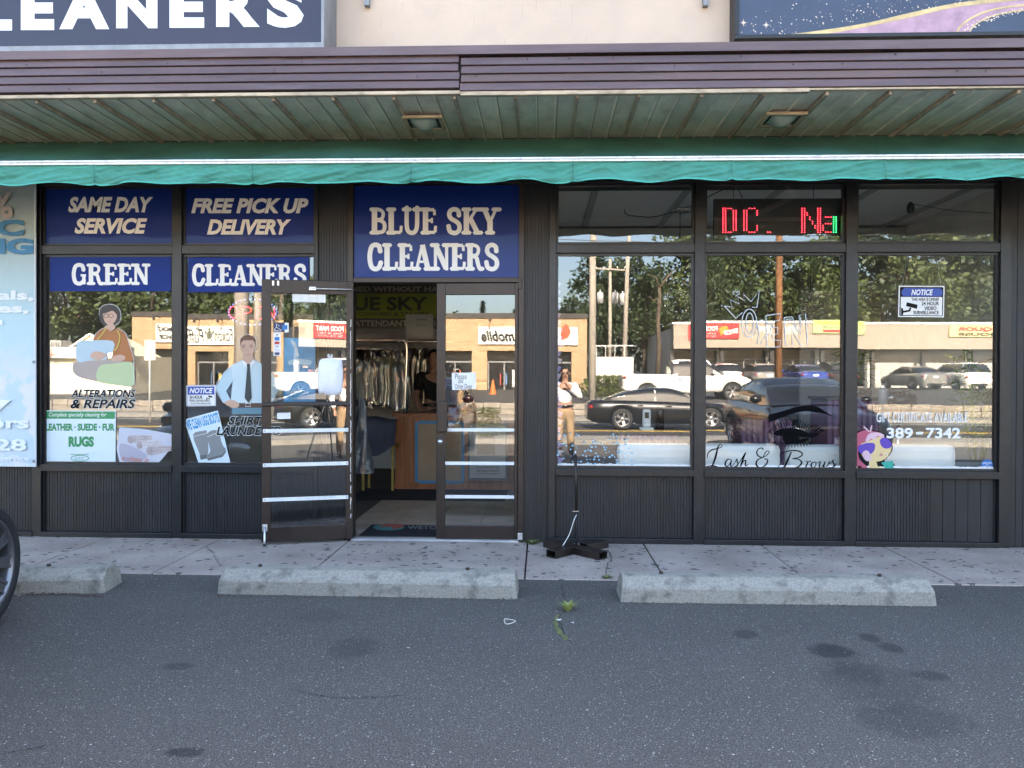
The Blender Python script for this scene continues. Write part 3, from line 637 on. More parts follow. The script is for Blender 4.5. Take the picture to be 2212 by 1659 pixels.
panel_sign('window_sign', 'blue strip sign reading CLEANERS in white slab letters, half behind the open door', (406, 556, 667, 631), (('CLEANERS', (413, 571, 662, 617)),), YF - 0.016, NAVY, WHITE, 0.008, True)
panel_sign('door_sign', 'large glossy blue panel reading BLUE SKY CLEANERS above the shop door', (765, 401, 1121, 600), (('BLUE SKY', (800, 449, 1078, 506)), ('CLEANERS', (792, 526, 1078, 584))), FR + 0.012, NAVYG, WHITE, 0.012, True)

# ================================================================ banner at the left edge
def banner_mat():
    m = bpy.data.materials.new('sky_print'); m.use_nodes = True; t = m.node_tree; b = t.nodes['Principled BSDF']; N = t.nodes.new; Lk = t.links.new
    tc = N('ShaderNodeNewGeometry'); sp = N('ShaderNodeSeparateXYZ'); Lk(tc.outputs['Position'], sp.inputs[0])
    g = N('ShaderNodeValToRGB'); mr = N('ShaderNodeMapRange'); mr.inputs[1].default_value = 0.6; mr.inputs[2].default_value = 3.1; Lk(sp.outputs[2], mr.inputs[0]); Lk(mr.outputs[0], g.inputs[0])
    e = g.color_ramp.elements; e[0].color = (0.50, 0.58, 0.63, 1); e[1].color = (0.34, 0.40, 0.39, 1)
    x = e.new(0.5); x.color = (0.42, 0.59, 0.64, 1)
    n = N('ShaderNodeTexNoise'); n.inputs['Scale'].default_value = 4.5; n.inputs['Detail'].default_value = 8; Lk(tc.outputs['Position'], n.inputs['Vector'])
    f = N('ShaderNodeMapRange'); f.inputs[1].default_value = 0.46; f.inputs[2].default_value = 0.54; Lk(n.outputs[0], f.inputs[0])
    lo = N('ShaderNodeMapRange'); lo.inputs[1].default_value = 1.75; lo.inputs[2].default_value = 1.35; Lk(sp.outputs[2], lo.inputs[0])
    mu = N('ShaderNodeMath'); mu.operation = 'MULTIPLY'; Lk(f.outputs[0], mu.inputs[0]); Lk(lo.outputs[0], mu.inputs[1])
    mx = N('ShaderNodeMix'); mx.data_type = 'RGBA'; Lk(mu.outputs[0], mx.inputs[0]); Lk(g.outputs[0], mx.inputs[6]); mx.inputs[7].default_value = (0.62, 0.63, 0.65, 1)
    Lk(mx.outputs[2], b.inputs['Base Color']); b.inputs['Roughness'].default_value = 0.5; return m
bn = thing('vinyl_banner', 'sky blue vinyl banner with cloud print and faded blue and white lettering at left edge', 'banner')
YB = YF - 0.09
a = P(-520, 700, YB); b_ = P(78, 700, YB); zt = PZ(380, 40, YB); zd = PZ(1008, 40, YB)
MB().grid(lambda u, v: (a.x + (b_.x - a.x)*u, YB + 0.006*math.sin(u*22)*math.sin(v*9), zd + (zt - zd)*v), 40, 24).build('cloth', banner_mat(), bn)
MB().box(b_.x - 0.012, b_.x + 0.002, YB - 0.009, YB + 0.004, zd, zt).build('hem', M('banner_hem', (0.6, 0.63, 0.65), 0.6), bn)
LB = M('banner_blue', (0.035, 0.20, 0.40), 0.5); LW = M('banner_white', (0.72, 0.75, 0.77), 0.5); LT = M('banner_tan', (0.48, 0.42, 0.38), 0.5)
for body, bx, mt, bo in (('100%', (-120, 415, 28, 472), LT, 0.03), ('ORGANIC', (-330, 474, 51, 510), LB, 0.055), ('CLEANING', (-330, 515, 72, 549), LB, 0.055), ('No chemicals,', (-280, 627, 73, 652), LW, 0.04), ('no damages,', (-250, 655, 62, 682), LW, 0.04), ('Green', (-200, 684, 6, 702), LW, 0.04),
                         ('Sky', (-160, 850, 24, 905), LW, 0.03), ('& Tailors', (-190, 900, 62, 926), LW, 0.03), ('- 8628', (-120, 948, 57, 974), LW, 0.03), ('service', (0, 985, 62, 996), LW, 0.02)):
    text('lettering', body, bx, mt, bn, YB - 0.013, bold=bo)
for z in (0.68, 1.55): MB().lathe([(0.004, -0.004), (0.012, -0.003), (0.014, 0.004)], (b_.x - 0.015, YB - 0.011, z), 10, 'Y').build('grommet', MTL, bn)
base(bn, (b_.x - 1.0, YB, zd))

# ================================================================ doors
def leaf(name, pl, x0, x1, y0, y1, st, top, bot, lab):
    """A glazed door leaf on an upright plane: outline in sight-line units."""
    d = (P(x1, 818, pl) - P(x0, 818, pl)).normalized(); o = P(x0, 818, pl); W = (P(x1, 818, pl) - o).length; n = pl.n
    q = lambda u, z, k: o + d*u + n*k + Vector((0, 0, z - o.z))
    mb = MB()
    def bx(u0, u1, z0, z1, k0=-0.045, k1=0.0):
        vs = [q(u, z, k) for z in (z0, z1) for (u, k) in ((u0, k1), (u1, k1), (u1, k0), (u0, k0))]
        mb.add(vs, [(0,1,2,3),(4,5,6,7),(0,1,5,4),(1,2,6,5),(2,3,7,6),(3,0,4,7)])
    bx(0, st[0], y0, y1); bx(W - st[1], W, y0, y1); bx(st[0], W - st[1], y1 - top, y1, k1=-0.001); bx(st[0], W - st[1], y0, y0 + bot, k1=-0.001)
    dr = mb.build(name, BRONZE, bld, bevel=0.004); tag(dr, lab)
    MB().add([q(u, z, -0.022) for u, z in ((st[0] - 0.01, y0 + bot - 0.01), (W - st[1] + 0.01, y0 + bot - 0.01), (W - st[1] + 0.01, y1 - top + 0.01), (st[0] - 0.01, y1 - top + 0.01))], [(0,1,2,3)]).build('pane', DGLASS, dr, fix=False)
    return dr, q, W
# fixed right leaf
prl = Pl((0, FR + 0.01, 0), (0, -1, 0))
drR, qR, WR = leaf('door', prl, 943, 1119, 0.03, ZD - 0.004, (0.075, 0.03), 0.10, 0.115, 'closed right door leaf with bronze frame and white tape strips')
def pad(name, q, u0, u1, z0, z1, k0, k1, mat, parent, bevel=0.0):
    vs = [q(u, z, k) for z in (z0, z1) for (u, k) in ((u0, k1), (u1, k1), (u1, k0), (u0, k0))]
    return MB().add(vs, [(0,1,2,3),(4,5,6,7),(0,1,5,4),(1,2,6,5),(2,3,7,6),(3,0,4,7)]).build(name, mat, parent, bevel)
STRIP = M('white_strip', (0.72, 0.73, 0.72), 0.45, var=0.08, vscale=9, dirt=0.3, dirtcol=(0.45, 0.44, 0.42))
for y in (928, 1000, 1072): pad('tape_strip', qR, 0.075, WR - 0.03, PZ(y + 4, 1040), PZ(y - 3, 1040), -0.020, -0.014, STRIP, drR)
pad('pull_handle', qR, 0.012, 0.098, PZ(932, 957), PZ(866, 957), 0.001, 0.04, BRONZE, drR, 0.008)
c0 = qR(0.032, PZ(953, 950), 0); MB().lathe([(0.0, -0.014), (0.016, -0.012), (0.02, -0.002), (0.022, 0.0)], c0, 16, 'Y').build('lock_cylinder', ALU, drR)
pad('pivot_hinge', qR, WR + 0.002, WR + 0.045, 0.03, 0.09, -0.02, 0.03, ALU, drR, 0.004); pad('pivot_hinge', qR, WR - 0.002, WR + 0.03, ZD - 0.06, ZD + 0.03, 0.001, 0.03, BRONZE, drR, 0.004)
# open left leaf, swung right round against the window
TH = R(15.6); hx = X(764); hpt = Vector((hx, FR - 0.06, 1.0)); nrm = Vector((math.sin(TH), -math.cos(TH), 0)); pll = Pl(hpt, nrm)
drL, qL, WL = leaf('door', pll, 565, 763, 0.035, ZD + 0.0, (0.075, 0.06), 0.115, 0.125, 'open left door leaf folded back against the window')
zl = lambda py, px=660: P(px, py, pll).z
for i, y in enumerate((930, 1003, 1077)): pad('tape_strip', qL, 0.012, WL - 0.04, zl(y + 4), zl(y - 4), 0.001, 0.004, STRIP, drL)
for i, y in enumerate((930, 1003, 1077)):
    for u in (0.025, WL - 0.055): pad('screw', qL, u, u + 0.008, zl(y) - 0.004, zl(y) + 0.004, 0.005, 0.006, BLACK, drL)
pad('push_bar', qL, 0.006, WL - 0.03, zl(877), zl(868), 0.02, 0.05, PAINT, drL, 0.006); pad('bar_bracket', qL, 0.02, 0.05, zl(880), zl(866), 0.0, 0.021, PAINT, drL); pad('bar_bracket', qL, WL - 0.06, WL - 0.035, zl(880), zl(866), 0.0, 0.021, PAINT, drL)
# bits of hardware: closer arm, bracket, kick-down holder, rubbed paint on the hinge stile
cl = MB(); cl.tube([qL(0.40, zl(624), 0.03), qL(WL - 0.02, zl(624), 0.03), (X(772), FR - 0.03, zl(622))], 0.006, 8); cl.build('closer_arm', ALU, drL)
pad('closer_bracket', qL, 0.385, 0.44, zl(628), zl(620), 0.0, 0.034, ALU, drL, 0.003)
pad('latch', qL, 0.085, 0.10, zl(619), zl(609), 0.0, 0.014, ALU, drL); pad('latch', qL, 0.125, 0.14, zl(619), zl(609), 0.0, 0.014, ALU, drL); pad('latch_keeper', qL, 0.102, 0.123, zl(617), zl(611), 0.0, 0.018, BLACK, drL)
kd = MB()
kd.tube([qL(0.03, 0.17, 0.02), qL(0.028, 0.05, 0.03), qL(0.028, 0.02, 0.035)], 0.009, 8); kd.build('kick_stop', ALU, drL); pad('kick_plate', qL, 0.008, 0.05, 0.13, 0.19, 0.0, 0.012, ALU, drL, 0.003)
MB().lathe([(0.0, -0.02), (0.012, -0.02), (0.014, 0.0), (0.0, 0.0)], qL(0.028, 0.03, 0.035), 10, 'Z').build('rubber_tip', BLACK, drL)
sc = MB(); rr = random.Random(5); y = 690.0
while y < 1120:
    ln = rr.choice((6, 10, 16, 22)); w_ = rr.uniform(0.5, 1.7)
    pts = [(757.5 + rr.uniform(-0.8, 0.8), y + ln*k/4) for k in range(5)]
    stroke_mb(sc, pts, w_, pll - 0.003, smooth=False, ramp=0.0); y += ln + rr.choice((0.3, 0.5, 4, 9))
sc.build('worn_edge', M('bare_metal', (0.75, 0.73, 0.70), 0.6), drL, fix=False)
# ================================================================ prints, posters and stickers on the glass
Z2 = lambda p: (p[0]*.2387, 648 + p[1]*.2387); Z3 = lambda p: (360 + p[0]*.2734, 590.4 + p[1]*.2734); Z4 = lambda p: (720 + p[0]*.3732, 590.4 + p[1]*.3732)
Z6 = lambda p: (1180.8 + p[0]*.2311, 691.2 + p[1]*.2311); Z5 = lambda p: (1180.8 + p[0]*.2311, 374.4 + p[1]*.2311); Z7 = lambda p: (1656 + p[0]*.2513, 374.4 + p[1]*.2513); Z8 = lambda p: (1656 + p[0]*.2513, 691.2 + p[1]*.2513)
ZL = lambda p: (1497.6 + p[0]*.2040, 684 + p[1]*.2040); ZD_ = lambda p: (504 + p[0]*.18665, 590.4 + p[1]*.18665)
def bxz(f, b_): a = f((b_[0], b_[1])); c = f((b_[2], b_[3])); return (a[0], a[1], c[0], c[1])
def pm(name, col, rough=0.5): return M('print_' + name, col, rough)
def ell(cx, cy, rx, ry, n=24, a0=0.0, a1=360.0): return [(cx + rx*math.cos(R(a0 + (a1-a0)*k/n)), cy + ry*math.sin(R(a0 + (a1-a0)*k/n))) for k in range(n if a1-a0 >= 360 else n+1)]
class Decal:
    def __init__(s, name, label, cat, f, Y): s.t = thing(name, label, cat); s.f = f; s.Y = Y; s.k = 0
    def yy(s): s.k += 1; return s.Y - 0.0005*s.k
    def poly(s, name, pts, mat, sm=0): pts = smooth_pts(pts, sm, True) if sm else pts; return poly(name, [s.f(p) for p in pts], mat, s.t, s.yy())
    def line(s, name, lines, w_, mat, closed=False, smooth=True, taper=False): return stroke(name, [[s.f(p) + tuple(p[2:]) for p in l] for l in lines], w_, mat, s.t, s.yy(), closed=closed, smooth=smooth, taper=taper)
    def text(s, body, b_, mat, bold=0.03, shear=0.0, rot=0.0): return text('lettering', body, bxz(s.f, b_), mat, s.t, s.yy(), bold, shear, rot)
    def end(s, p): base(s.t, P(*s.f(p), s.Y)); return s.t
YO = YF - 0.0045                                  # on the outer face of the glass
YN = YF + 0.012                                   # taped to the inside
SKIN = pm('skin', (0.52, 0.33, 0.24)); LINEW = pm('white_line', (0.74, 0.74, 0.72)); INK = M('print_ink', (0.012, 0.012, 0.013), 0.7, spec=0.1); PAPER = pm('paper', (0.62, 0.70, 0.74)); HAIR = pm('hair', (0.03, 0.022, 0.02))
# seamstress
d = Decal('seamstress_decal', 'window print of a woman with black bob and glasses at a sewing machine', 'window decal', Z2, YO)
d.poly('cloth', [(660,590),(700,562),(1000,540),(1180,560),(1212,620),(1212,772),(1090,775),(900,742),(720,700),(662,650)], pm('mauve', (0.36, 0.30, 0.27)), 4)
d.poly('cloth_fold', [(900,600),(1040,575),(1180,562),(1210,620),(1208,768),(1090,770),(885,735)], pm('sage', (0.42, 0.50, 0.28)), 4)
d.poly('dress', [(955,245),(900,275),(858,320),(840,372),(1000,380),(1022,380),(1020,500),(1000,545),(1200,560),(1206,520),(1165,390),(1135,300),(1065,255),(1010,285)], pm('rust', (0.36, 0.13, 0.035)))
d.poly('sewing_machine', [(712,378),(820,366),(1020,372),(1020,465),(962,482),(962,540),(830,545),(700,560),(690,420)], pm('pale_blue', (0.40, 0.52, 0.58)), 3)
d.poly('hand', [(830,480),(870,465),(940,480),(960,510),(900,545),(820,520)], SKIN, 4); d.poly('hand', [(1010,520),(1080,495),(1130,510),(1120,545),(1020,555)], SKIN, 4)
d.poly('neck', [(962,205),(1030,205),(1045,255),(1005,285),(952,250)], SKIN); d.poly('hair', [(898,140),(905,85),(940,52),(992,42),(1045,55),(1080,92),(1090,145),(1078,195),(1040,228),(1000,200),(955,236),(915,205)], HAIR, 4)
d.poly('face', [(935,110),(1000,95),(1052,120),(1054,165),(1030,208),(990,225),(955,205),(936,160)], SKIN, 4)
d.line('glasses', [ell(960,143,22,17), ell(1005,142,22,17)], 0.9, INK, closed=True); d.line('mouth', [[(968,190),(990,196),(1008,188)]], 0.9, pm('lip', (0.5, 0.12, 0.1)))
d.poly('fringe', [(915,125),(930,80),(990,60),(1050,90),(1056,130),(1020,98),(975,112)], HAIR, 3)
d.line('tape_measure', [[(960,250),(930,300),(880,360)],[(1060,270),(1085,340),(1060,430),(1030,460)]], 2.2, pm('yellow', (0.55, 0.48, 0.10)))
d.line('outline', [[(955,245),(900,275),(858,320),(840,372)],[(1065,255),(1135,300),(1165,390),(1206,520),(1212,620),(1212,772)],[(896,140),(903,82),(940,48),(992,38),(1047,51),(1084,90),(1094,145),(1082,197),(1042,232)]], 0.9, LINEW)
d.end((950, 775))
d = Decal('alterations_lettering', 'black italic window lettering ALTERATIONS AND REPAIRS with white outline', 'lettering', Z2, YO)
for body, b_ in (('ALTERATIONS', (640, 812, 1226, 882)), ('& REPAIRS', (638, 898, 1226, 982))):
    d.text(body, (b_[0]-4, b_[1]-4, b_[2]+4, b_[3]+4), LINEW, 0.05, 0.25); d.text(body, b_, INK, 0.025, 0.25)
d.end((930, 985))
# posters inside the first window
d = Decal('specialty_poster', 'white and green poster for leather, suede, fur and rug cleaning in window corner', 'poster', Z2, YF - 0.007)
d.poly('sheet', [(395,1000),(1048,1003),(1045,1482),(392,1478)], PAPER); GRN = pm('green', (0.03, 0.24, 0.08)); d.poly('green_band', [(397,1008),(1040,1010),(1040,1076),(397,1074)], GRN)
d.text('Complete specialty cleaning for', (442,1018,965,1066), LINEW, 0.005, 0.3); d.text('LEATHER · SUEDE · FUR', (412,1118,1038,1184), GRN, 0.05); d.text('RUGS', (620,1234,850,1330), GRN, 0.06)
d.line('oval', [ell(722,1432,80,26)], 1.3, GRN, closed=True); d.text('I.L.C.C.', (680,1420,764,1444), GRN, 0.01); d.text('International Leather', (640,1388,804,1402), GRN, 0.005); d.text('Care Company', (660,1464,784,1476), GRN, 0.005)
d.end((720, 1480))
d = Decal('rug_bag_poster', 'crumpled plastic poster showing rolled rugs, beside the specialty poster', 'poster', Z2, YF - 0.009)
d.poly('sheet', [(1082,1150),(1320,1170),(1570,1215),(1573,1300),(1500,1400),(1430,1482),(1085,1482),(1055,1350)], pm('pale_lilac', (0.50, 0.50, 0.56)))
d.poly('shade', [(1090,1300),(1250,1350),(1330,1420),(1200,1470),(1100,1440)], pm('lilac_grey', (0.38, 0.35, 0.42)), 4)
RG1 = M('print_rug', (0.46, 0.38, 0.37), 0.6, var=0.25, vscale=25); RG2 = M('print_rug_pale', (0.56, 0.50, 0.50), 0.6, var=0.25, vscale=25)
for k, (cx, cy, r_) in enumerate(((1178, 1262, 36), (1262, 1312, 38), (1352, 1362, 42))):
    d.poly('rug_body', [(cx + 10, cy - r_), (cx + 190, cy - r_*.75 - 10), (cx + 205, cy + r_*.3 - 10), (cx + 10, cy + r_)], RG2 if k % 2 else RG1)
    d.line('rug_stripe', [[(cx + 20, cy - r_*.45), (cx + 196, cy - r_*.45 - 12)], [(cx + 20, cy + r_*.2), (cx + 200, cy - 8)]], 0.5, pm('rug_line', (0.24, 0.16, 0.17)), smooth=False)
    d.poly('rug_end', ell(cx, cy, r_*.72, r_), RG1); d.line('rug_spiral', [[(cx + r_*.66*math.cos(a*.55)*(1 - a/44), cy + r_*.92*math.sin(a*.55)*(1 - a/44)) for a in range(42)]], 0.55, pm('rug_line', (0.24, 0.16, 0.17)))
d.text('e clean it', (1100,1415,1350,1462), pm('salmon', (0.5, 0.25, 0.22)), 0.02, 0.3, 6)
d.end((1300, 1482))
# second window: shirt man
d = Decal('shirt_man_decal', 'window print of a man in pale blue shirt and dark tie, hand on hip', 'window decal', Z3, YO)
SHI = pm('shirt', (0.50, 0.62, 0.66)); SHD = pm('shirt_shade', (0.42, 0.56, 0.62))
d.poly('arm', [(520,725),(450,790),(388,902),(448,1025),(512,1012),(470,930),(530,840)], SHD); d.poly('arm', [(762,725),(830,790),(893,902),(832,1025),(768,1012),(812,930),(752,840)], SHD)
d.poly('shirt', [(602,685),(510,728),(522,850),(505,1015),(535,1040),(742,1042),(775,1015),(758,850),(770,728),(688,678),(645,720)], SHI)
d.poly('trousers', [(518,1062),(765,1062),(770,1112),(512,1112)], pm('slate_trouser', (0.10, 0.22, 0.28))); d.poly('belt', [(525,1025),(757,1025),(760,1062),(520,1062)], pm('belt', (0.07, 0.035, 0.025)))
d.poly('hand', [(462,1015),(520,1000),(572,1030),(560,1060),(520,1062),(470,1040)], SKIN, 3)
d.poly('neck', [(605,640),(682,640),(690,682),(646,718),(600,690)], SKIN); d.poly('head', [(582,560),(590,510),(640,488),(690,510),(700,560),(690,620),(645,668),(598,625)], SKIN, 5)
d.poly('hair', [(578,575),(584,515),(612,492),(642,486),(676,494),(700,520),(704,575),(694,545),(680,528),(604,530),(590,550)], pm('brown_hair', (0.13, 0.055, 0.03)))
d.line('brow', [[(592,572),(608,566),(622,570)],[(654,570),(668,566),(682,572)]], 1.0, HAIR); d.line('eye', [[(598,583),(608,580),(618,584)],[(658,584),(668,580),(678,583)]], 1.2, INK); d.line('mouth', [[(622,640),(640,643),(660,639)]], 0.8, pm('lip', (0.5, 0.12, 0.1))); d.line('nose', [[(636,590),(632,612),(642,616)]], 0.6, pm('skin_shade', (0.36, 0.2, 0.14)))
d.poly('collar', [(600,684),(646,720),(622,742),(594,704)], LINEW); d.poly('collar', [(690,678),(646,720),(668,742),(700,704)], LINEW)
TIE = pm('tie', (0.014, 0.028, 0.032)); d.poly('tie', [(632,716),(660,716),(656,742),(672,985),(646,1025),(616,985),(636,742)], TIE); d.line('buckle', [[(622,1028),(662,1028),(662,1052),(622,1052)]], 1.0, LINEW, closed=True, smooth=False)
d.line('outline', [[(510,728),(450,790),(388,902),(448,1025)],[(576,600),(574,540),(590,500),(642,482),(695,500),(708,545),(700,610)]], 0.9, LINEW)
d.end((640, 1112))
d = Decal('shirts_lettering', 'black italic window lettering SHIRTS LAUNDERED with white outline', 'lettering', Z3, YF - 0.017)
for body, b_ in (('SHIRTS', (488, 1132, 800, 1198)), ('LAUNDERED', (392, 1212, 908, 1280))):
    d.text(body, (b_[0]-4, b_[1]-4, b_[2]+4, b_[3]+4), LINEW, 0.05, 0.25); d.text(body, b_, INK, 0.03, 0.25)
d.end((650, 1282))
BLU = pm('notice_blue', (0.03, 0.07, 0.33))
def cam_icon(d, x, y, s_):
    d.poly('camera_icon', [(x, y), (x + 42*s_, y + 10*s_), (x + 40*s_, y + 26*s_), (x - 3*s_, y + 15*s_)], INK); d.poly('camera_arm', [(x - 16*s_, y + 34*s_), (x + 8*s_, y + 30*s_), (x + 12*s_, y + 20*s_), (x + 18*s_, y + 22*s_), (x + 13*s_, y + 36*s_), (x - 16*s_, y + 42*s_)], INK)
    d.poly('camera_mount', [(x - 22*s_, y + 20*s_), (x - 14*s_, y + 26*s_), (x - 14*s_, y + 48*s_), (x - 22*s_, y + 54*s_)], INK)
d = Decal('notice_sign', 'small blue and white 24 hour video notice sign in the cleaners window', 'sign', Z3, YO)
d.poly('sheet', [(152,884),(388,882),(389,1048),(156,1052)], LINEW); d.poly('blue_header', [(166,896),(376,894),(377,958),(167,960)], BLU); d.text('NOTICE', (180,906,364,948), LINEW, 0.03, 0.25); d.text('24 HOUR', (180,966,284,992), INK, 0.03); d.text('VIDEO SURVEILLANCE', (178,998,340,1014), INK, 0.02); d.text('ALL ACTIVITIES ARE MONITORED', (190,1022,350,1034), INK, 0.01); cam_icon(d, 330, 964, 0.75)
d.line('border', [[(160,890),(381,888),(382,1043),(163,1046)]], 0.8, BLU, closed=True, smooth=False)
d.end((270, 1050))
d = Decal('boots_poster', 'tilted pale poster with grey sheepskin boots reading WE CLEAN UGG BOOTS', 'poster', Z3, YF - 0.007)
d.poly('sheet', [(137,1157),(405,1083),(505,1505),(257,1514)], PAPER)
d.text('WE CLEAN UGG BOOTS', (152,1128,416,1212), pm('bright_blue', (0.02, 0.24, 0.5)), 0.04, 0.0, -15)
BT = pm('boot_grey', (0.22, 0.22, 0.22)); BT2 = pm('boot_dark', (0.12, 0.12, 0.12))
d.poly('boot', [(208,1275),(290,1245),(318,1252),(330,1390),(318,1440),(270,1450),(258,1420)], BT, 3); d.poly('sole', [(262,1440),(318,1432),(318,1462),(268,1474)], BT2)
d.poly('boot', [(318,1270),(400,1240),(432,1330),(450,1370),(466,1392),(440,1440),(330,1474),(318,1440),(345,1400)], BT, 3); d.poly('sole', [(325,1462),(440,1432),(466,1398),(468,1412),(442,1450),(328,1480)], BT2); d.line('cuff', [[(210,1290),(322,1262)],[(322,1292),(404,1258)]], 1.0, LINEW)
d.end((380, 1514))
# LED open sign inside the second window
od = thing('led_open_sign', 'unframed LED sign spelling OPEN in red dots within a blue dotted oval', 'sign'); YL = YF + 0.05
LR = M('led_red', (1.0, 0.035, 0.06), emit=1.6); LBU = M('led_blue', (0.12, 0.22, 1.0), emit=0.9)
def led(pts, r_, mat, parent, Y, f):
    mb = MB()
    for p in pts:
        c = P(*f(p), Y); mb.lathe([(0.0, -0.004), (r_*.7, -0.003), (r_, 0.0)], c, 6, 'Y')
    return tag(mb.build('led_dots', mat, parent, fix=False), kind='stuff')
led([(678 + 190*math.cos(2*math.pi*k/30), 306 + 102*math.sin(2*math.pi*k/30)) for k in range(30)], 0.004, LBU, od, YL, Z3)
def dots(lines, step):
    out = []
    for l in lines:
        for a, b_ in zip(l[:-1], l[1:]):
            n = max(1, int(math.hypot(b_[0]-a[0], b_[1]-a[1]) / step)); out += [(a[0] + (b_[0]-a[0])*k/n, a[1] + (b_[1]-a[1])*k/n) for k in range(n)]
    return out
led(dots([ell(528, 307, 34, 46, 14) + [(562, 307)], [(602,358),(602,264),(640,264),(668,280),(668,300),(640,315),(602,315)], [(760,264),(712,264),(712,358),(760,358)], [(712,312),(748,312)], [(800,358),(800,264),(852,358),(852,264)]], 12.5), 0.0042, LR, od, YL, Z3)
pl_ = poly('backing', [Z3(p) for p in ell(678, 306, 205, 116)], glass_mat('clear_acrylic', 0.03, (0.92, 0.93, 0.94)), od, YL + 0.004); base(od, P(*Z3((678, 420)), YL))
# things on the open door leaf
pf = pll - (-0.018)                                # front of the glass, in the leaf
d = Decal('card_stickers', 'column of payment card stickers on the open door glass', 'sticker', ZD_, pf)
d.poly('sheet', [(462,688),(548,684),(549,953),(463,956)], LINEW)
for nm, y0, y1, c in (('amex', 738, 778, (0.02, 0.16, 0.45)), ('red', 788, 822, (0.5, 0.05, 0.03)), ('visa', 832, 860, (0.7, 0.7, 0.7)), ('grey', 875, 905, (0.6, 0.6, 0.62)), ('navy', 914, 944, (0.05, 0.06, 0.14))): d.poly('card_logo', [(478, y0), (534, y0), (534, y1), (478, y1)], pm('card_' + nm, c))
d.text('VISA', (488,838,524,854), BLU, 0.03, 0.2); d.line('contactless', [[(498,705),(503,713),(498,722)],[(506,701),(512,713),(506,726)]], 0.8, INK)
d.end((505, 956))
d = Decal('hanger_sticker', 'navy sticker with white coat hanger on the open door', 'sticker', ZD_, pf)
d.poly('sheet', [(464,570),(640,572),(640,684),(463,680)], LINEW); d.poly('navy_field', [(464,570),(594,571),(594,681),(463,678)], pm('navy', (0.02, 0.025, 0.09))); d.line('hanger', [[(500,605),(494,592),(502,582),(509,592),(500,608),(497,622),(470,655)],[(497,622),(560,660),(548,668),(475,660)]], 0.9, LINEW, smooth=False); d.poly('blue_badge', [(568,600),(626,600),(626,652),(568,652)], pm('card_amex', (0.02, 0.16, 0.45))); d.poly('dot', ell(528, 606, 7, 7, 12), pm('pale_dot', (0.3, 0.45, 0.6))); d.text('WE love our Customers', (472,652,516,672), LINEW, 0.01)
d.end((550, 684))
d = Decal('theatre_poster', 'tall blue theatre poster lettered SHEN YUN on the open door glass', 'poster', ZD_, pll - (-0.03))
def poster_mat():
    m = M('poster_blue', (0.04, 0.25, 0.46), 0.4, var=0.55, vscale=3.5); return m
d.poly('sheet', [(588,745),(948,755),(950,1488),(584,1492)], poster_mat()); d.poly('cloud', [(640,1015),(760,990),(900,1010),(880,1060),(740,1050),(650,1060)], pm('cloud', (0.4, 0.55, 0.62)), 4); d.poly('dancer', [(660,770),(720,800),(745,880),(760,960),(730,950),(700,860)], pm('dancer', (0.55, 0.62, 0.66)), 3)
d.text('SHEN YUN', (608,1358,866,1396), LINEW, 0.0); d.text('Shubert Theatre', (520,1446,630,1458), LINEW, 0.0); d.text('ShenYun.com/Hartford', (750,1446,930,1460), LINEW, 0.0); d.text('the world premiere', (640,1340,830,1350), LINEW, 0.0)
d.end((765, 1490))
d = Decal('white_cards', 'strip of four blank white cards at the top of the open door glass', 'paper', ZD_, pf)
for k in range(4): d.poly('card', [(684 + 96.5*k, 203 + 3*k), (779 + 96.5*k, 206 + 3*k), (779 + 96.5*k, 331 + 3*k), (684 + 96.5*k, 328 + 3*k)], LINEW)
d.end((876, 335))
d = Decal('white_bag', 'white plastic bag taped flat over the open door glass', 'plastic bag', ZD_, pf)
bagm = MB(); bo = smooth_pts([(1010,1000),(1080,985),(1160,982),(1240,1005),(1258,1020),(1272,1180),(1262,1330),(1240,1390),(1160,1412),(1080,1405),(1040,1388),(990,1385),(978,1250),(976,1150),(990,1050)], 4, True)
cx, cy = 1125, 1195; ring = []
for s_, h in ((1.0, 0.0), (0.93, 0.012), (0.72, 0.020), (0.45, 0.026), (0.2, 0.028)):
    ring.append([P(*ZD_((cx + (a-cx)*s_, cy + (b_-cy)*s_)), (pf - (0.001 + h))) for a, b_ in bo])
n = len(bo); vs = [v for r_ in ring for v in r_] + [P(*ZD_((cx, cy)), pf - 0.026)]
bagm.add(vs, [(i*n+j, i*n+(j+1)%n, (i+1)*n+(j+1)%n, (i+1)*n+j) for i in range(4) for j in range(n)] + [(4*n+j, 4*n+(j+1)%n, 5*n) for j in range(n)], True)
bagm.build('film', M('bag_plastic', (0.72, 0.74, 0.80), 0.3, bump=1.0, bscale=9), d.t, fix=False)
d.poly('tape', [(1085,940),(1112,930),(1122,970),(1095,978)], pm('tape', (0.5, 0.5, 0.5))); d.poly('tape', [(1132,935),(1155,945),(1140,985),(1118,975)], pm('tape', (0.5, 0.5, 0.5)))
d.end((1125, 1412))
d = Decal('small_note', 'small blank white label low on the open door glass', 'paper', Z3, pf); d.poly('sheet', [(872,1103),(978,1100),(978,1150),(873,1152)], LINEW); d.end((925, 1152))
# right leaf
pr_ = prl - (-0.018)
d = Decal('door_note', 'handwritten white note reading Please use Other Door', 'paper', Z4, pr_)
d.poly('sheet', [(686,577),(824,573),(827,668),(688,676)], LINEW)
for body, b_ in (('Please', (704,582,772,612)), ('use', (722,614,752,636)), ('Other Door', (704,640,804,668))): d.text(body, b_, INK, -0.004, 0.05)
d.end((756, 676))
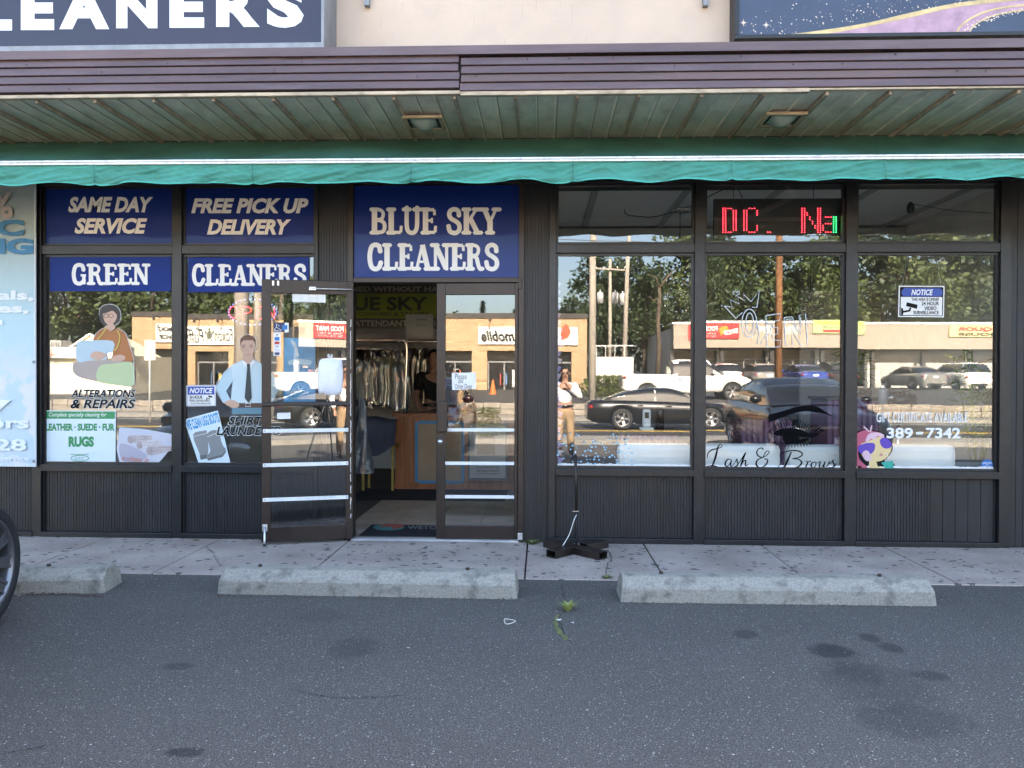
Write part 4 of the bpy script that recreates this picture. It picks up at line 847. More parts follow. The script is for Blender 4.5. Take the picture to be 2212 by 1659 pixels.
# ================================================================ salon windows
d = Decal('video_notice_sign', 'blue and white 24 hour video surveillance notice hanging in the last salon window', 'sign', Z7, YF - 0.016)
d.poly('sheet', [(1136,966),(1530,968),(1524,1238),(1130,1234)], LINEW); d.poly('dark_rim', [(1146,976),(1520,978),(1514,1228),(1141,1225)], INK); d.poly('field', [(1154,1062),(1510,1064),(1506,1222),(1151,1218)], LINEW)
d.poly('blue_header', smooth_pts([(1160,1022),(1180,990),(1220,986),(1450,988),(1500,994),(1512,1024),(1500,1054),(1450,1058),(1210,1056),(1170,1050)], 3, True), BLU); d.text('NOTICE', (1244,998,1430,1048), LINEW, 0.03, 0.25)
for body, b_ in (('THIS AREA IS UNDER', (1246,1070,1484,1096)), ('24 HOUR', (1332,1102,1482,1136)), ('VIDEO', (1356,1144,1460,1176)), ('SURVEILLANCE', (1262,1182,1480,1212))): d.text(body, b_, INK, 0.02)
cam_icon(d, 1205, 1108, 2.2)
t = d.end((1330, 1238))
ch_ = MB()
for a in (1216, 1452):
    p0 = P(*Z7((a - (55 if a < 1300 else -45), 968)), YN + 0.01); p1 = P(*Z7((a, 700)), YN + 0.01); n = 26
    for k in range(n):
        q = p0.lerp(p1, (k + .5)/n); ch_.tube([q + Vector((0, 0, -0.009)), q + Vector((0, 0, 0.009))], 0.003, 5)
c_ = tag(ch_.build('chain', MTL, t), kind='stuff'); c_.location = -Vector(t.location)
d = Decal('gift_lettering', 'white window lettering GIFT CERTIFICATE AVAILABLE with the number 389-7342', 'lettering', Z8, YO)
d.text('GIFT CERTIFICATE AVAILABLE', (945,796,1728,880), LINEW, 0.012); d.text('389', (1032,926,1258,1020), LINEW, 0.03); d.text('7342', (1370,926,1668,1020), LINEW, 0.03); d.poly('hyphen', [(1284,962),(1344,962),(1344,984),(1284,984)], LINEW)
d.end((1330, 1022))
BRN = M('decal_black', (0.004, 0.004, 0.005), 0.9, spec=0.05)
d = Decal('brow_decal', 'black eyebrow and open eye with long lashes printed on the middle salon window', 'window decal', ZL, YO)
d.poly('eyebrow', smooth_pts([(795,1090),(808,1040),(900,1015),(1000,985),(1100,955),(1210,938),(1310,952),(1390,1000),(1478,1060),(1400,1030),(1300,1015),(1200,1000),(1100,1015),(1000,1045),(900,1085),(800,1115)], 3, True), BRN)
d.poly('upper_lid', smooth_pts([(850,1240),(900,1200),(1000,1180),(1120,1190),(1220,1230),(1340,1240),(1260,1280),(1160,1275),(1080,1265),(1080,1330),(1010,1345),(955,1320),(940,1265),(900,1262)], 3, True), BRN)
d.poly('lower_lid', smooth_pts([(1080,1330),(1150,1295),(1230,1290),(1180,1330),(1100,1345),(1000,1352),(900,1330),(980,1335)], 3, True), BRN)
lash = []
for k in range(22):
    u = k/21; x = 850 + 480*u; y = 1238 - 58*math.sin(math.pi*min(1, u*1.05)); a = R(200 + 118*u); L = 62 + 34*math.sin(u*9) ** 2; lash.append([(x, y), (x + L*.5*math.cos(a) + 4, y + L*.5*math.sin(a)), (x + L*math.cos(a + .25), y + L*math.sin(a + .25))])
for k in range(14):
    u = k/13; x = 880 + 360*u; y = 1318 + 22*math.sin(math.pi*u); a = R(140 - 100*u); L = 46; lash.append([(x, y), (x + L*math.cos(a), y + L*math.sin(a))])
[d.line('lash', [l], 1.8, BRN) for l in lash]
d.end((1060, 1400))
d = Decal('eye_outline_decal', 'fine black line drawing of a lashed eye beside the solid eye decal', 'window decal', ZL, YO)
d.line('eye_line', [[(345,1140),(420,1170),(520,1210),(600,1270),(636,1305),(560,1320),(470,1310),(410,1270),(345,1140)], ell(465,1245,65,58), ell(465,1245,28,26), [(330,1110),(420,1120),(520,1150),(640,1230),(700,1270)]], 0.7, BRN)
[d.line('lash', [l_], 0.7, BRN) for l_ in [[(340 + 14*k, 1130 + 4*k), (300 + 20*k - (16 if k < 4 else 0), 1085 + 2*k), (250 + 30*k if k < 4 else 305 + 22*k, 1060 + 3*k)] for k in range(12)]]; d.end((470, 1340))
d = Decal('lash_lettering', 'black script lettering Lash & Brows at the foot of the middle salon window', 'lettering', ZL, YO - 0.001)
scr = [[(150,1500,4),(155,1450,6),(190,1415,8),(240,1400,7),(290,1385,5),(305,1365,4),(285,1352,4),(262,1380,9),(245,1450,13),(225,1520,14),(195,1585,9),(155,1618,5),(118,1612,4),(130,1592,4),(190,1578,6),(250,1590,9),(310,1612,7),(336,1618,3)],
 [(400,1520,4),(372,1508,6),(345,1535,11),(338,1570,11),(360,1585,6),(385,1560,4),(405,1520,5),(395,1560,10),(402,1586,6),(425,1572,3)],
 [(415,1580,3),(440,1545,3),(462,1506,5),(464,1530,9),(474,1558,9),(462,1582,7),(436,1586,6)], [(455,1580,4),(490,1540,4),(540,1460,6),(556,1440,5),(530,1500,12),(500,1585,10)], [(505,1575,4),(535,1530,6),(556,1525,9),(550,1565,9),(560,1580,6),(580,1560,3)],
 [(740,1410,9),(728,1392,7),(690,1400,6),(672,1440,9),(690,1475,9),(740,1490,5),(800,1445,5),(790,1420,5),(760,1445,5),(735,1490,5),(690,1510,7),(665,1555,12),(690,1595,9),(740,1590,6),(780,1550,9),(784,1515,8),(750,1505,5)],
 [(1040,1430,6),(1000,1520,13),(965,1590,11),(925,1612,6),(900,1600,4),(915,1570,4),(960,1560,4)], [(930,1505,5),(920,1470,5),(950,1440,6),(1040,1418,7),(1120,1425,9),(1155,1455,9),(1120,1490,7),(1050,1505,4),(1110,1510,6),(1148,1545,11),(1110,1590,9),(1030,1608,5),(960,1612,5)],
 [(1195,1525,4),(1210,1545,8),(1190,1595,9)], [(1195,1570,3),(1225,1535,5),(1245,1530,9)], [(1285,1540,5),(1258,1548,8),(1248,1580,10),(1268,1600,5),(1295,1580,6),(1298,1552,5),(1285,1540,4),(1320,1552,3)],
 [(1320,1552,3),(1345,1535,7),(1335,1590,9),(1355,1600,4),(1385,1560,5),(1395,1535,7),(1382,1592,9),(1405,1598,4),(1430,1560,5),(1440,1530,5)], [(1440,1530,4),(1448,1560,3),(1482,1516,5),(1478,1540,9),(1494,1570,9),(1480,1594,7),(1446,1602,8),(1436,1592,7)], [(1480,1594,4),(1500,1580,4),(1514,1552,3)]]
for l in scr: d.line('script_stroke', [[(a, b_, w_*.27 + .5) for a, b_, w_ in l]], 1.5, BRN)
d.end((800, 1620))
# hand painted OPEN with a crown
d = Decal('open_paint', 'hand painted white outline lettering OPEN with a crown over it', 'lettering', Z5, YO)
W1 = M('chalk_paint', (0.62, 0.68, 0.74), 0.6)
d.line('crown', [[(1660,1240),(1770,1355),(1830,1300)],[(1660,1240),(1735,1250),(1712,1180),(1800,1220),(1785,1150),(1850,1190),(1840,1130),(1910,1200),(1990,1095),(1965,1255),(1920,1250)],[(1750,1130),(1740,1110),(1765,1100),(1775,1115),(1800,1098),(1800,1125),(1765,1150)]], 1.6, W1, smooth=False)
d.line('outline_letter', [ell(1895,1400,70,130,18), ell(1898,1400,36,95,18)], 1.7, W1, closed=True)
d.line('outline_letter', [[(1970,1390),(2010,1370),(2060,1390),(2100,1430),(2090,1500),(2040,1520),(2000,1600),(1970,1590),(1985,1500),(1970,1390)],[(2050,1330),(2190,1310),(2175,1375),(2110,1385),(2115,1440),(2160,1440),(2160,1500),(2110,1510),(2110,1560),(2190,1560),(2180,1620),(2060,1630),(2050,1330)]], 1.7, W1, smooth=False)
d.line('outline_letter', [[(2220,1350),(2290,1340),(2370,1480),(2360,1330),(2420,1310),(2440,1600),(2380,1610),(2290,1470),(2300,1610),(2235,1610),(2220,1350)],[(2235,1370),(2280,1360),(2375,1520),(2375,1345)]], 1.7, W1, smooth=False)
d.end((2100, 1640))
d = Decal('girl_decal', 'painted girl with pink ponytail and purple sunglasses sipping from a green cup', 'window decal', Z8, YO)
PNK = pm('pink_hair', (0.42, 0.08, 0.14)); PNK2 = pm('pale_pink', (0.62, 0.42, 0.48)); PUR = pm('purple', (0.10, 0.045, 0.36)); YSK = pm('yellow_skin', (0.66, 0.50, 0.24))
d.poly('outline', [(735,1060),(760,980),(840,940),(960,955),(1040,1000),(1085,1090),(1060,1160),(1010,1215),(1090,1230),(1095,1305),(880,1308),(800,1300),(752,1200)], INK, 3)
d.poly('hair', [(742,1060),(768,985),(842,948),(930,958),(990,985),(880,1050),(800,1080),(790,1180),(850,1250),(895,1305),(805,1298),(760,1200)], PNK, 3)
d.poly('face', [(800,1080),(880,1040),(990,1000),(1060,1050),(1074,1100),(1050,1160),(990,1210),(900,1215),(830,1180)], YSK, 3); d.poly('arm', [(885,1205),(940,1215),(960,1260),(1045,1280),(1040,1306),(900,1304)], YSK, 3)
d.poly('fringe', [(850,1060),(870,985),(940,965),(1010,985),(1000,1010),(950,995),(935,1030),(900,1020)], PNK2, 2)
d.poly('lens', [(785,1090),(850,1060),(925,1060),(930,1110),(900,1150),(850,1160),(800,1140)], PUR, 3); d.poly('lens', [(975,1030),(1020,1010),(1070,1050),(1068,1095),(1020,1105),(985,1080)], PUR, 3)
d.poly('hand', [(825,1140),(860,1120),(890,1150),(900,1200),(870,1215),(835,1190)], PNK2, 3); d.poly('cup', [(985,1225),(1085,1210),(1095,1306),(1045,1308)], pm('cup_green', (0.03, 0.34, 0.26))); d.line('straw', [[(980,1160),(1030,1140),(1055,1205)]], 1.2, LINEW, smooth=False); d.line('hair_tie', [[(835,915),(880,960)],[(905,905),(890,965)]], 3.0, PNK2, smooth=False); d.poly('lips', ell(985, 1158, 14, 12, 12), pm('lip2', (0.5, 0.22, 0.2)))
d.end((930, 1308))
d = Decal('alarm_sticker', 'round blue alarm company sticker in the lower right window corner', 'sticker', Z8, YO)
d.poly('disc', [(1848,1230),(1870,1205),(1920,1203),(1942,1230),(1940,1265),(1895,1292),(1850,1265)], pm('sticker_blue', (0.02, 0.13, 0.42)), 3); d.text('ALARM SECURITY', (1852,1222,1938,1238), LINEW, 0.01); d.text('AND', (1884,1240,1906,1250), LINEW, 0.01); d.text('COMMUNICATIONS', (1856,1254,1936,1268), LINEW, 0.01)
d.end((1895, 1292))
# pale blue painted dots low in the first salon window
d = Decal('painted_dots', 'pale blue painted bubble dots across the bottom of the first salon window', 'window decal', Z6, YO); rr = random.Random(11); mb = MB(); PD = pm('bubble_blue', (0.28, 0.52, 0.68)); put = []
while len(put) < 95:
    x, y = rr.uniform(95, 800), rr.uniform(1060, 1350); r_ = rr.uniform(4, 11)
    if y < 1120 and 300 < x < 560: continue
    if any(math.hypot(x-a, y-b_) < 22 for a, b_ in put): continue
    put.append((x, y)); d.poly('dot', ell(x, y, r_, r_, 10), PD)
d.end((400, 1360))
# peeling white strip along the foot of each salon pane
for a, b_, lab in ((1201, 1496, 'first'), (1520, 1820, 'middle'), (1846, 2151, 'last')):
    mb = MB(); n = 60; rr = random.Random(a); zt_ = ZS + 0.021
    for k in range(n):
        x0 = X(a) + (X(b_) - X(a))*k/n; x1 = X(a) + (X(b_) - X(a))*(k+1)/n - 0.0004; h = 0.012 + rr.random()*0.008
        mb.add([(x0, YO - 0.001, zt_), (x1, YO - 0.001, zt_), (x1, YO - 0.001, zt_ + h), (x0, YO - 0.001, zt_ + h + rr.uniform(-.003, .003))], [(0,1,2,3)])
    tag(mb.build('peeling_film', LINEW, None, fix=False), 'ragged white film edge along the foot of the %s salon pane' % lab, 'window film', 'film edges under the salon panes')
# LED matrix board in the salon transom
lb = thing('led_matrix_board', 'black LED matrix board scrolling red letters DC. Na behind the salon transom', 'sign'); YM = YF + 0.09
rect('casing', 1543, 429, 1820, 517, BLACK, lb, YM, 0.05)
rows, cols = 16, 46; x0, x1, y0, y1 = 1556, 1812, 441, 511
gx = lambda i: x0 + (x1-x0)*i/(cols-1); gy = lambda j: y0 + (y1-y0)*j/(rows-1)
FNT = {'D': ['11110.','10011.','10001.','10001.','10001.','10001.','10001.','10001.','10001.','10011.','11110.'], }
red, green, off = set(), set(), []
def seg(x, y, w_, h): return [(i, j) for i in range(x, x+w_) for j in range(y, y+h)]
for s_ in (seg(1,2,2,12), seg(3,2,2,1), seg(3,13,2,1), seg(5,3,2,10)): red.update(s_)
for s_ in (seg(9,3,2,10), seg(11,2,3,1), seg(11,13,3,1), seg(14,3,1,3), seg(14,10,1,3)): red.update(s_)
red.update(seg(18,13,2,1))
for s_ in (seg(31,2,2,12), seg(37,2,2,12), [(33,4),(33,5),(34,6),(34,7),(35,8),(35,9),(36,10),(36,11)]): red.update(s_)
for s_ in (seg(40,6,3,1), seg(40,9,3,1), seg(39,10,1,3), seg(40,13,3,1)): red.update(s_)
green.update(seg(43,6,2,8)); green.update(seg(44,7,1,7))
off = [(i, j) for i in range(cols) for j in range(rows) if (i, j) not in red and (i, j) not in green]
led([(gx(i), gy(j)) for i, j in red], 0.0042, LR, lb, YM - 0.001, lambda p: p); led([(gx(i), gy(j)) for i, j in green], 0.0042, M('led_green', (0.05, 1.0, 0.25), emit=1.0), lb, YM - 0.001, lambda p: p)
led([(gx(i), gy(j)) for i, j in off], 0.0024, M('led_off', (0.30, 0.30, 0.30), 0.4), lb, YM - 0.001, lambda p: p)
for a in (1585, 1757): MB().tube([P(a, 429, YM + 0.03), P(a, 400, YM + 0.03)], 0.003, 6).build('hanger', BLACK, lb)
base(lb, P(1681, 517, YM))
def cable(name, lab, pts, Y, r_=0.004): q = smooth_pts(pts, 6); return tag(MB().tube([P(a, b_, Y) for a, b_ in q], r_, 6).build(name, BLACK), lab, 'cable')
cable('cable', 'thin black cable sagging behind the first and second salon transoms', [(1350, 452), (1352, 462), (1375, 467), (1420, 467), (1497, 443), (1540, 420), (1578, 404), (1592, 406), (1604, 428)], YF + 0.12)
cable('cable', 'thin black cable from the ceiling camera in the last salon transom', [(1972, 441), (2010, 447), (2060, 455), (2140, 460)], YF + 0.16, 0.003)
sp_ = P(1967, 449, YF + 0.2); MB().lathe([(0.0, -0.05), (0.02, -0.045), (0.032, -0.02), (0.03, 0.02), (0.012, 0.05), (0.0, 0.05)], sp_, 12, 'Z').build('ceiling_plug', BLACK)
tag(bpy.data.objects['ceiling_plug'], 'black plug hanging from the ceiling behind the last salon transom', 'plug')
# ================================================================ wheel stops
CONC = M('stop_concrete', (0.33, 0.305, 0.255), 0.95, var=0.30, vscale=70, bump=0.8, bscale=130, dirt=0.7, dirtcol=(0.10, 0.095, 0.085), dscale=11)
CONCB = M('stop_bolt', (0.06, 0.04, 0.03), 0.7, 0.5)
def wheel_stop(a, b_, ypx, lab, bolts, skew=0.0):
    p0 = G(a, ypx[0]); p1 = G(b_, ypx[1]); d = (p1 - p0); L = d.length; rz = math.atan2(d.y, d.x)
    t = thing('wheel_stop', lab, 'wheel stop', (p0.x, p0.y, 0.0), rz, 'concrete wheel stops'); mb = MB()
    prof = [(0.0, 0.0), (0.002, 0.085), (0.012, 0.098), (0.075, 0.145), (0.095, 0.150), (0.19, 0.150), (0.205, 0.145), (0.265, 0.098), (0.278, 0.085), (0.28, 0.0)]
    rr = random.Random(a); n = 60; vs = []; fs = []
    for i in range(n + 1):
        e = min(i, n - i); ch = 0.018*max(0, 1 - e/1.0)
        for y, z in prof:
            vs.append((L*i/n + (0.018*z/0.15 if i == 0 else -0.018*z/0.15 if i == n else 0), y + rr.uniform(-.0015, .0015) + (ch if y < .14 else -ch)*.5, z*(1 - ch) + rr.uniform(-.0015, .0015)*(z > 0)))
    k = len(prof); fs = [(i*k+j, (i+1)*k+j, (i+1)*k+j+1, i*k+j+1) for i in range(n) for j in range(k-1)] + [tuple(range(k)), tuple(range(n*k + k - 1, n*k - 1, -1))]
    mb.add(vs, fs).build('block', CONC, t)
    for u in bolts: MB().lathe([(0, 0.166), (0.012, 0.165), (0.014, 0.15), (0.014, 0.12)], (L*u, 0.14, 0), 8).build('anchor_pin', CONCB, t)
    return t
wheel_stop(-390, 226, (1292, 1281), 'concrete wheel stop beside the car wheel at the left edge', (0.10, 0.76))
wheel_stop(468, 1117, (1283, 1295), 'concrete wheel stop in front of the cleaners door, the middle of three', (0.12, 0.83))
wheel_stop(1341, 2025, (1301, 1310), 'concrete wheel stop in front of the salon, right of the three', (0.14, 0.85))
# ================================================================ X-shaped flag stand
st = thing('flag_stand', 'black steel X-shaped stand with thin upright pole on the sidewalk', 'stand'); BST = M('black_steel', (0.035, 0.027, 0.022), 0.4, 0.5, var=0.3, vscale=8, dirt=0.3, dirtcol=(0.05, 0.035, 0.025)); RUST = M('tube_inside', (0.10, 0.065, 0.045), 0.8)
c = G(1245, 1192, 0.008)
def sqtube(a, b_, w_, h, zb):
    a = Vector((a.x, a.y, zb + h/2)); b_ = Vector((b_.x, b_.y, zb + h/2)); d_ = (b_ - a).normalized(); s_ = d_.cross(Vector((0, 0, 1))) * w_/2; mb = MB(); u = Vector((0, 0, h/2)); t_ = 0.006
    for (o1, o2) in ((w_/2, h/2), (w_/2 - t_, h/2 - t_)):
        sv = s_.normalized()*o1; uv = Vector((0, 0, o2)); q = [p + i*sv + j*uv for p in (a, b_) for i, j in ((-1,-1),(1,-1),(1,1),(-1,1))]
        mb.add(q, [(0,4,5,1),(1,5,6,2),(2,6,7,3),(3,7,4,0)])
    o = len(mb.v) - 16
    for e in (0, 4): mb.f += [[o+e+i, o+e+(i+1)%4, o+8+e+(i+1)%4, o+8+e+i] for i in range(4)]; mb.sm += [False]*4
    return mb
e1, e2, e3, e4 = G(1190, 1205, 0.01), G(1306, 1181, 0.01), G(1303, 1208, 0.01), G(1182, 1180, 0.01)
h = 0.058
sqtube(e4, e3, 0.10, h, 0.011).build('base_arm', BST, st, bevel=0.003); d1 = (c - e1).normalized(); sqtube(e1, c - (c - e1).normalized()*0.075, 0.10, h, 0.011).build('base_arm', BST, st, bevel=0.003); sqtube(c + (e2 - c).normalized()*0.075, e2, 0.10, h, 0.011).build('base_arm', BST, st, bevel=0.003)
ptop = P(1243, 982, c.y); pm_ = P(1245, 1106, c.y)
MB().tube([(c.x, c.y, 0.071), (c.x, c.y, pm_.z)], 0.008, 8).build('spring_rod', M('dark_steel', (0.05, 0.05, 0.05), 0.4, 0.8), st); sp = MB()
sp.tube([(c.x + 0.0105*math.cos(k*0.9), c.y + 0.0105*math.sin(k*0.9), 0.071 + k*(pm_.z - 0.1)/160) for k in range(160)], 0.0025, 4).build('coil', M('dark_steel', (0.05, 0.05, 0.05)), st)
MB().tube([(pm_.x, c.y, pm_.z + 0.01), (ptop.x, c.y, ptop.z)], 0.0125, 10).build('pole', BST, st); MB().tube([(ptop.x, c.y, ptop.z), (ptop.x, c.y, ptop.z + 0.03)], 0.008, 8).build('pole_tip', ALU, st); MB().bar((pm_.x - 0.03, c.y - 0.002, pm_.z + 0.006), (pm_.x + 0.02, c.y - 0.002, pm_.z + 0.008), 0.008, 0.006).build('clip', ALU, st)
MB().tube([Vector(p) for p in smooth_pts([(c.x + 0.0, c.y - 0.02, pm_.z - 0.02), (c.x - 0.02, c.y - 0.04, 0.28), (c.x - 0.06, c.y - 0.05, 0.16), (c.x - 0.115, c.y - 0.08, 0.071)], 6)], 0.0045, 6).build('wire_rope', M('wire_rope', (0.62, 0.61, 0.58), 0.4, 0.6), st)
base(st, (c.x, c.y, 0.01))
# ================================================================ weeds, cracks and litter
GR = M('weed_green', (0.30, 0.33, 0.09), 0.6, var=0.4, vscale=20); GR2 = M('weed_dark', (0.13, 0.15, 0.05), 0.6, var=0.4, vscale=20)
def tuft(name, lab, c, n, h, sp, mat, seed, wid=0.003):
    rr = random.Random(seed); mb = MB()
    for k in range(n):
        a = rr.uniform(0, 6.283); r_ = rr.uniform(0, sp*.3); hh = h*rr.uniform(.5, 1); b0 = Vector((c.x + r_*math.cos(a), c.y + r_*math.sin(a), c.z)); out = Vector((math.cos(a), math.sin(a), 0))*sp*rr.uniform(.4, 1); sd_ = Vector((-math.sin(a), math.cos(a), 0))*wid
        p = [b0, b0 + out*.35 + Vector((0, 0, hh*.65)), b0 + out + Vector((0, 0, hh*rr.uniform(.6, 1)))]
        mb.add([p[0]-sd_, p[0]+sd_, p[1]-sd_*.8, p[1]+sd_*.8, p[2]], [(0,1,3,2),(2,3,4)])
    return tag(mb.build(name, mat, None, fix=False), lab, 'weed')
tuft('grass_tuft', 'bright green grass tuft growing from a crack in the asphalt', G(1226, 1318), 70, 0.07, 0.075, GR, 1)
tuft('weed_clump', 'low green weed at the foot of the pilaster right of the door', G(1150, 1176), 90, 0.05, 0.10, GR2, 2, 0.005)
tuft('weed_clump', 'small weed in the sidewalk crack right of the flag stand', G(1310, 1250), 40, 0.03, 0.06, GR2, 3, 0.005)
tuft('weed_clump', 'tiny weed against the bulkhead under the second cleaners window', G(424, 1170), 25, 0.03, 0.04, GR2, 4, 0.004)
mb = MB(); rr = random.Random(9)
for q in smooth_pts([(1203, 1332), (1200, 1345), (1203, 1358), (1212, 1368), (1222, 1380)], 14):
    g = G(q[0] + rr.uniform(-3, 3), q[1] + rr.uniform(-3, 3)); mb.sphere((g.x, g.y, 0.002), rr.uniform(.005, .012), 6, 4, (1, 1, .5))
tag(mb.build('moss_line', GR2), 'line of moss in the asphalt crack below the grass tuft', 'moss', kind='stuff')
CRK = M('crack_dark', (0.012, 0.011, 0.011), 0.95)
def crack(lab, pts, w_, z, seed):
    rr = random.Random(seed); q = []
    for a, b_ in zip(pts[:-1], pts[1:]):
        for k in range(6): t = k/6; q.append((a[0] + (b_[0]-a[0])*t + rr.uniform(-3.0, 3.0), a[1] + (b_[1]-a[1])*t + rr.uniform(-1.6, 1.6)))
    mb = MB(); ww = [w_*rr.uniform(.12, .85) for _ in q]; vs = []
    for i, (p, w1) in enumerate(zip(q, ww)):
        a = q[max(0, i-1)]; b_ = q[min(len(q)-1, i+1)]; dx, dy = b_[0]-a[0], b_[1]-a[1]; L = math.hypot(dx, dy) or 1
        for s_ in (-1, 1): vs.append(G(p[0] - dy/L*w1*s_, p[1] + dx/L*w1*s_, z))
    mb.add(vs, [(2*i, 2*i+1, 2*i+3, 2*i+2) for i in range(len(q)-1)]); return mb
for lab, pts, w_, z, s_ in (('sidewalk crack by the boots poster window', [(447, 1182), (462, 1196), (470, 1212), (482, 1226)], 0.9, 0.0125, 1), ('sidewalk crack beside the flag stand', [(1312, 1186), (1321, 1206), (1312, 1222), (1308, 1250)], 1.1, 0.0125, 2), ('asphalt crack through the grass tuft', [(1216, 1262), (1214, 1280), (1226, 1310), (1205, 1335), (1222, 1378), (1240, 1394)], 1.2, 0.004, 3),
                            ('short asphalt crack in the left foreground', [(640, 1492), (700, 1504), (760, 1508), (830, 1504), (890, 1500)], 0.8, 0.004, 4), ('faint asphalt crack near the bottom left', [(0, 1628), (60, 1618), (110, 1608)], 0.8, 0.004, 5)):
    o = crack(lab, pts, w_, z, s_).build('crack', CRK, None, fix=False); tag(o, 'dark ragged ' + lab, 'crack')
g = G(1101, 1342); q = smooth_pts([(1090, 1337), (1100, 1338), (1113, 1341), (1110, 1344), (1098, 1348), (1091, 1346)], 5, True); q.append(q[0])
tag(MB().tube([G(a, b_, 0.006) for a, b_ in q], 0.003, 6).build('rubber_band', M('pale_rubber', (0.6, 0.56, 0.48), 0.6)), 'pale looped rubber band lying on the asphalt', 'litter')
def scrap(name, lab, px, py, r_, mat, seed, grp=None):
    rr = random.Random(seed); g = G(px, py); mb = MB(); n = 7; vs = [(g.x + r_*rr.uniform(.5, 1)*math.cos(6.283*k/n), g.y + r_*rr.uniform(.4, .8)*math.sin(6.283*k/n), 0.005 + rr.uniform(0, .008)) for k in range(n)] + [(g.x, g.y, 0.012)]
    mb.add(vs, [(k, (k+1) % n, n) for k in range(n)]); return tag(mb.build(name, mat, None, fix=False), lab, 'litter', grp)
WP = M('white_scrap', (0.7, 0.69, 0.66), 0.6); BRL = M('dry_leaf', (0.16, 0.05, 0.025), 0.7)
scrap('dry_leaf', 'reddish dry leaf at the foot of the middle wheel stop', 776, 1290, 0.02, BRL, 1)
for i, (a, b_, w_) in enumerate(((1208, 1342, 'left of the grass crack'), (1236, 1348, 'right of the grass crack'), (113, 1283, 'beside the leaf heap'), (148, 1281, 'at the left wheel stop foot'), (882, 1403, 'in the middle of the asphalt'), (40, 1290, 'by the car tyre'))): scrap('paper_scrap', 'tiny white scrap ' + w_, a, b_, 0.014 if i else 0.02, WP, 10 + i)
mb = MB(); rr = random.Random(21)
for k in range(220):
    g = G(rr.uniform(28, 105), rr.gauss(1272, 7)); a = rr.uniform(0, 6.28); L = rr.uniform(.008, .035); dv = Vector((math.cos(a), math.sin(a), rr.uniform(-.2, .2)))*L; w_ = Vector((-math.sin(a), math.cos(a), rr.uniform(-.3, .3)))*rr.uniform(.002, .007); z = Vector((0, 0, rr.uniform(.004, .03)))
    mb.add([g + z - dv, g + z + w_, g + z + dv, g + z - w_], [(0,1,2,3)])
tag(mb.build('leaf_litter', M('litter_brown', (0.09, 0.05, 0.035), 0.8, var=0.7, vscale=60), None, fix=False), 'heap of brown leaf litter at the left wheel stop', 'leaf litter', kind='stuff')
mb = MB(); rr = random.Random(22)                    # loose stone chips on the asphalt
for k in range(650):
    a, b_ = rr.uniform(-60, 2270), 1300 + 360*rr.random()**.8; g = G(a, b_); s_ = rr.uniform(.0014, .0034)
    mb.add([(g.x-s_, g.y-s_*rr.uniform(.5,1), .001), (g.x+s_, g.y-s_*.7, .001), (g.x+s_*.8, g.y+s_, .001), (g.x-s_*.9, g.y+s_*.8, .001), (g.x, g.y, s_*1.1)], [(0,1,4),(1,2,4),(2,3,4),(3,0,4)])
tag(mb.build('stone_chips', M('stone_chip', (0.40, 0.38, 0.34), 0.7, var=0.3, vscale=30), None, fix=False), 'pale loose stone chips scattered over the asphalt', 'gravel', kind='stuff')

for k, (a, b_, y_, lab) in enumerate(((-20, 222, 1287, 'left'), (470, 1115, 1295, 'middle'), (1345, 2022, 1311, 'right'))):
    mb = MB(); rr = random.Random(60 + k)
    for j in range(260):
        t = rr.random(); g = G(a + (b_ - a)*t, y_ - (10 if k == 0 else 8)*(1 - t) + abs(rr.gauss(0, 2.2))); an = rr.uniform(0, 3.14); L = rr.uniform(.003, .014); d_ = Vector((math.cos(an), math.sin(an), rr.uniform(-.2, .2)))*L; w_ = Vector((-math.sin(an), math.cos(an), .3))*rr.uniform(.002, .005); z = Vector((0, 0, rr.uniform(.003, .012)))
        mb.add([g + z - d_, g + z + w_, g + z + d_, g + z - w_], [(0,1,2,3)])
    tag(mb.build('grit', M('litter_brown', (0.09, 0.05, 0.035)), None, fix=False), 'dark grit and leaf bits gathered along the foot of the %s wheel stop' % lab, 'grit', kind='stuff')
# ================================================================ cleaners interior
def F(px, py, Y): return P(px, py, Y)
WOOD = M('counter_wood', (0.34, 0.13, 0.05), 0.35, var=0.35, vscale=3, stretch=(9, 9, 0.7)); BOARD = M('counter_board', (0.36, 0.26, 0.16), 0.7, var=0.1)
ct = thing('shop_counter', 'reddish wooden shop counter with a blue taped board on its front', 'counter'); YK = 9.8
x0, x1 = PX(854, YK), PX(1110, YK)
n = 13
for k in range(n): box('plank', WOOD, ct, x0 + (x1-x0)*k/n + .0015, x0 + (x1-x0)*(k+1)/n - .0015, YK, YK + 0.02, 0.09, 0.93)
box('carcass', WOOD, ct, x0, x1, YK + 0.021, YK + 0.6, 0.004, 0.929); box('top', WOOD, ct, x0 - 0.03, x1 + 0.03, YK - 0.03, YK + 0.65, 0.93, 0.975, bevel=0.006); box('plinth', WOOD, ct, x0 - 0.004, x1 + 0.004, YK - 0.012, YK + 0.02, 0.004, 0.089)
b0, b1 = F(900, 912, YK - 0.013), F(1000, 1042, YK - 0.013); box('board', BOARD, ct, b0.x, b1.x, YK - 0.013, YK - 0.003, b1.z, b0.z)
TP = M('blue_tape', (0.07, 0.24, 0.42), 0.6)
for q in ((b0.x - .02, b0.x + .02, b1.z, b0.z), (b1.x - .02, b1.x + .02, b1.z, b0.z), (b0.x + .021, b1.x - .021, b0.z - .02, b0.z + .02), (b0.x + .021, b1.x - .021, b1.z - .02, b1.z + .02)): box('tape', TP, ct, q[0], q[1], YK - 0.015, YK - 0.0135, q[2], q[3])
base(ct, ((x0+x1)/2, YK + .3, 0.004))
pf_ = thing('service_frame', 'framed grey service notice standing against the counter front', 'picture frame'); YP = 9.55; a = F(1010, 914, YP); b_ = F(1097, 1038, YP)
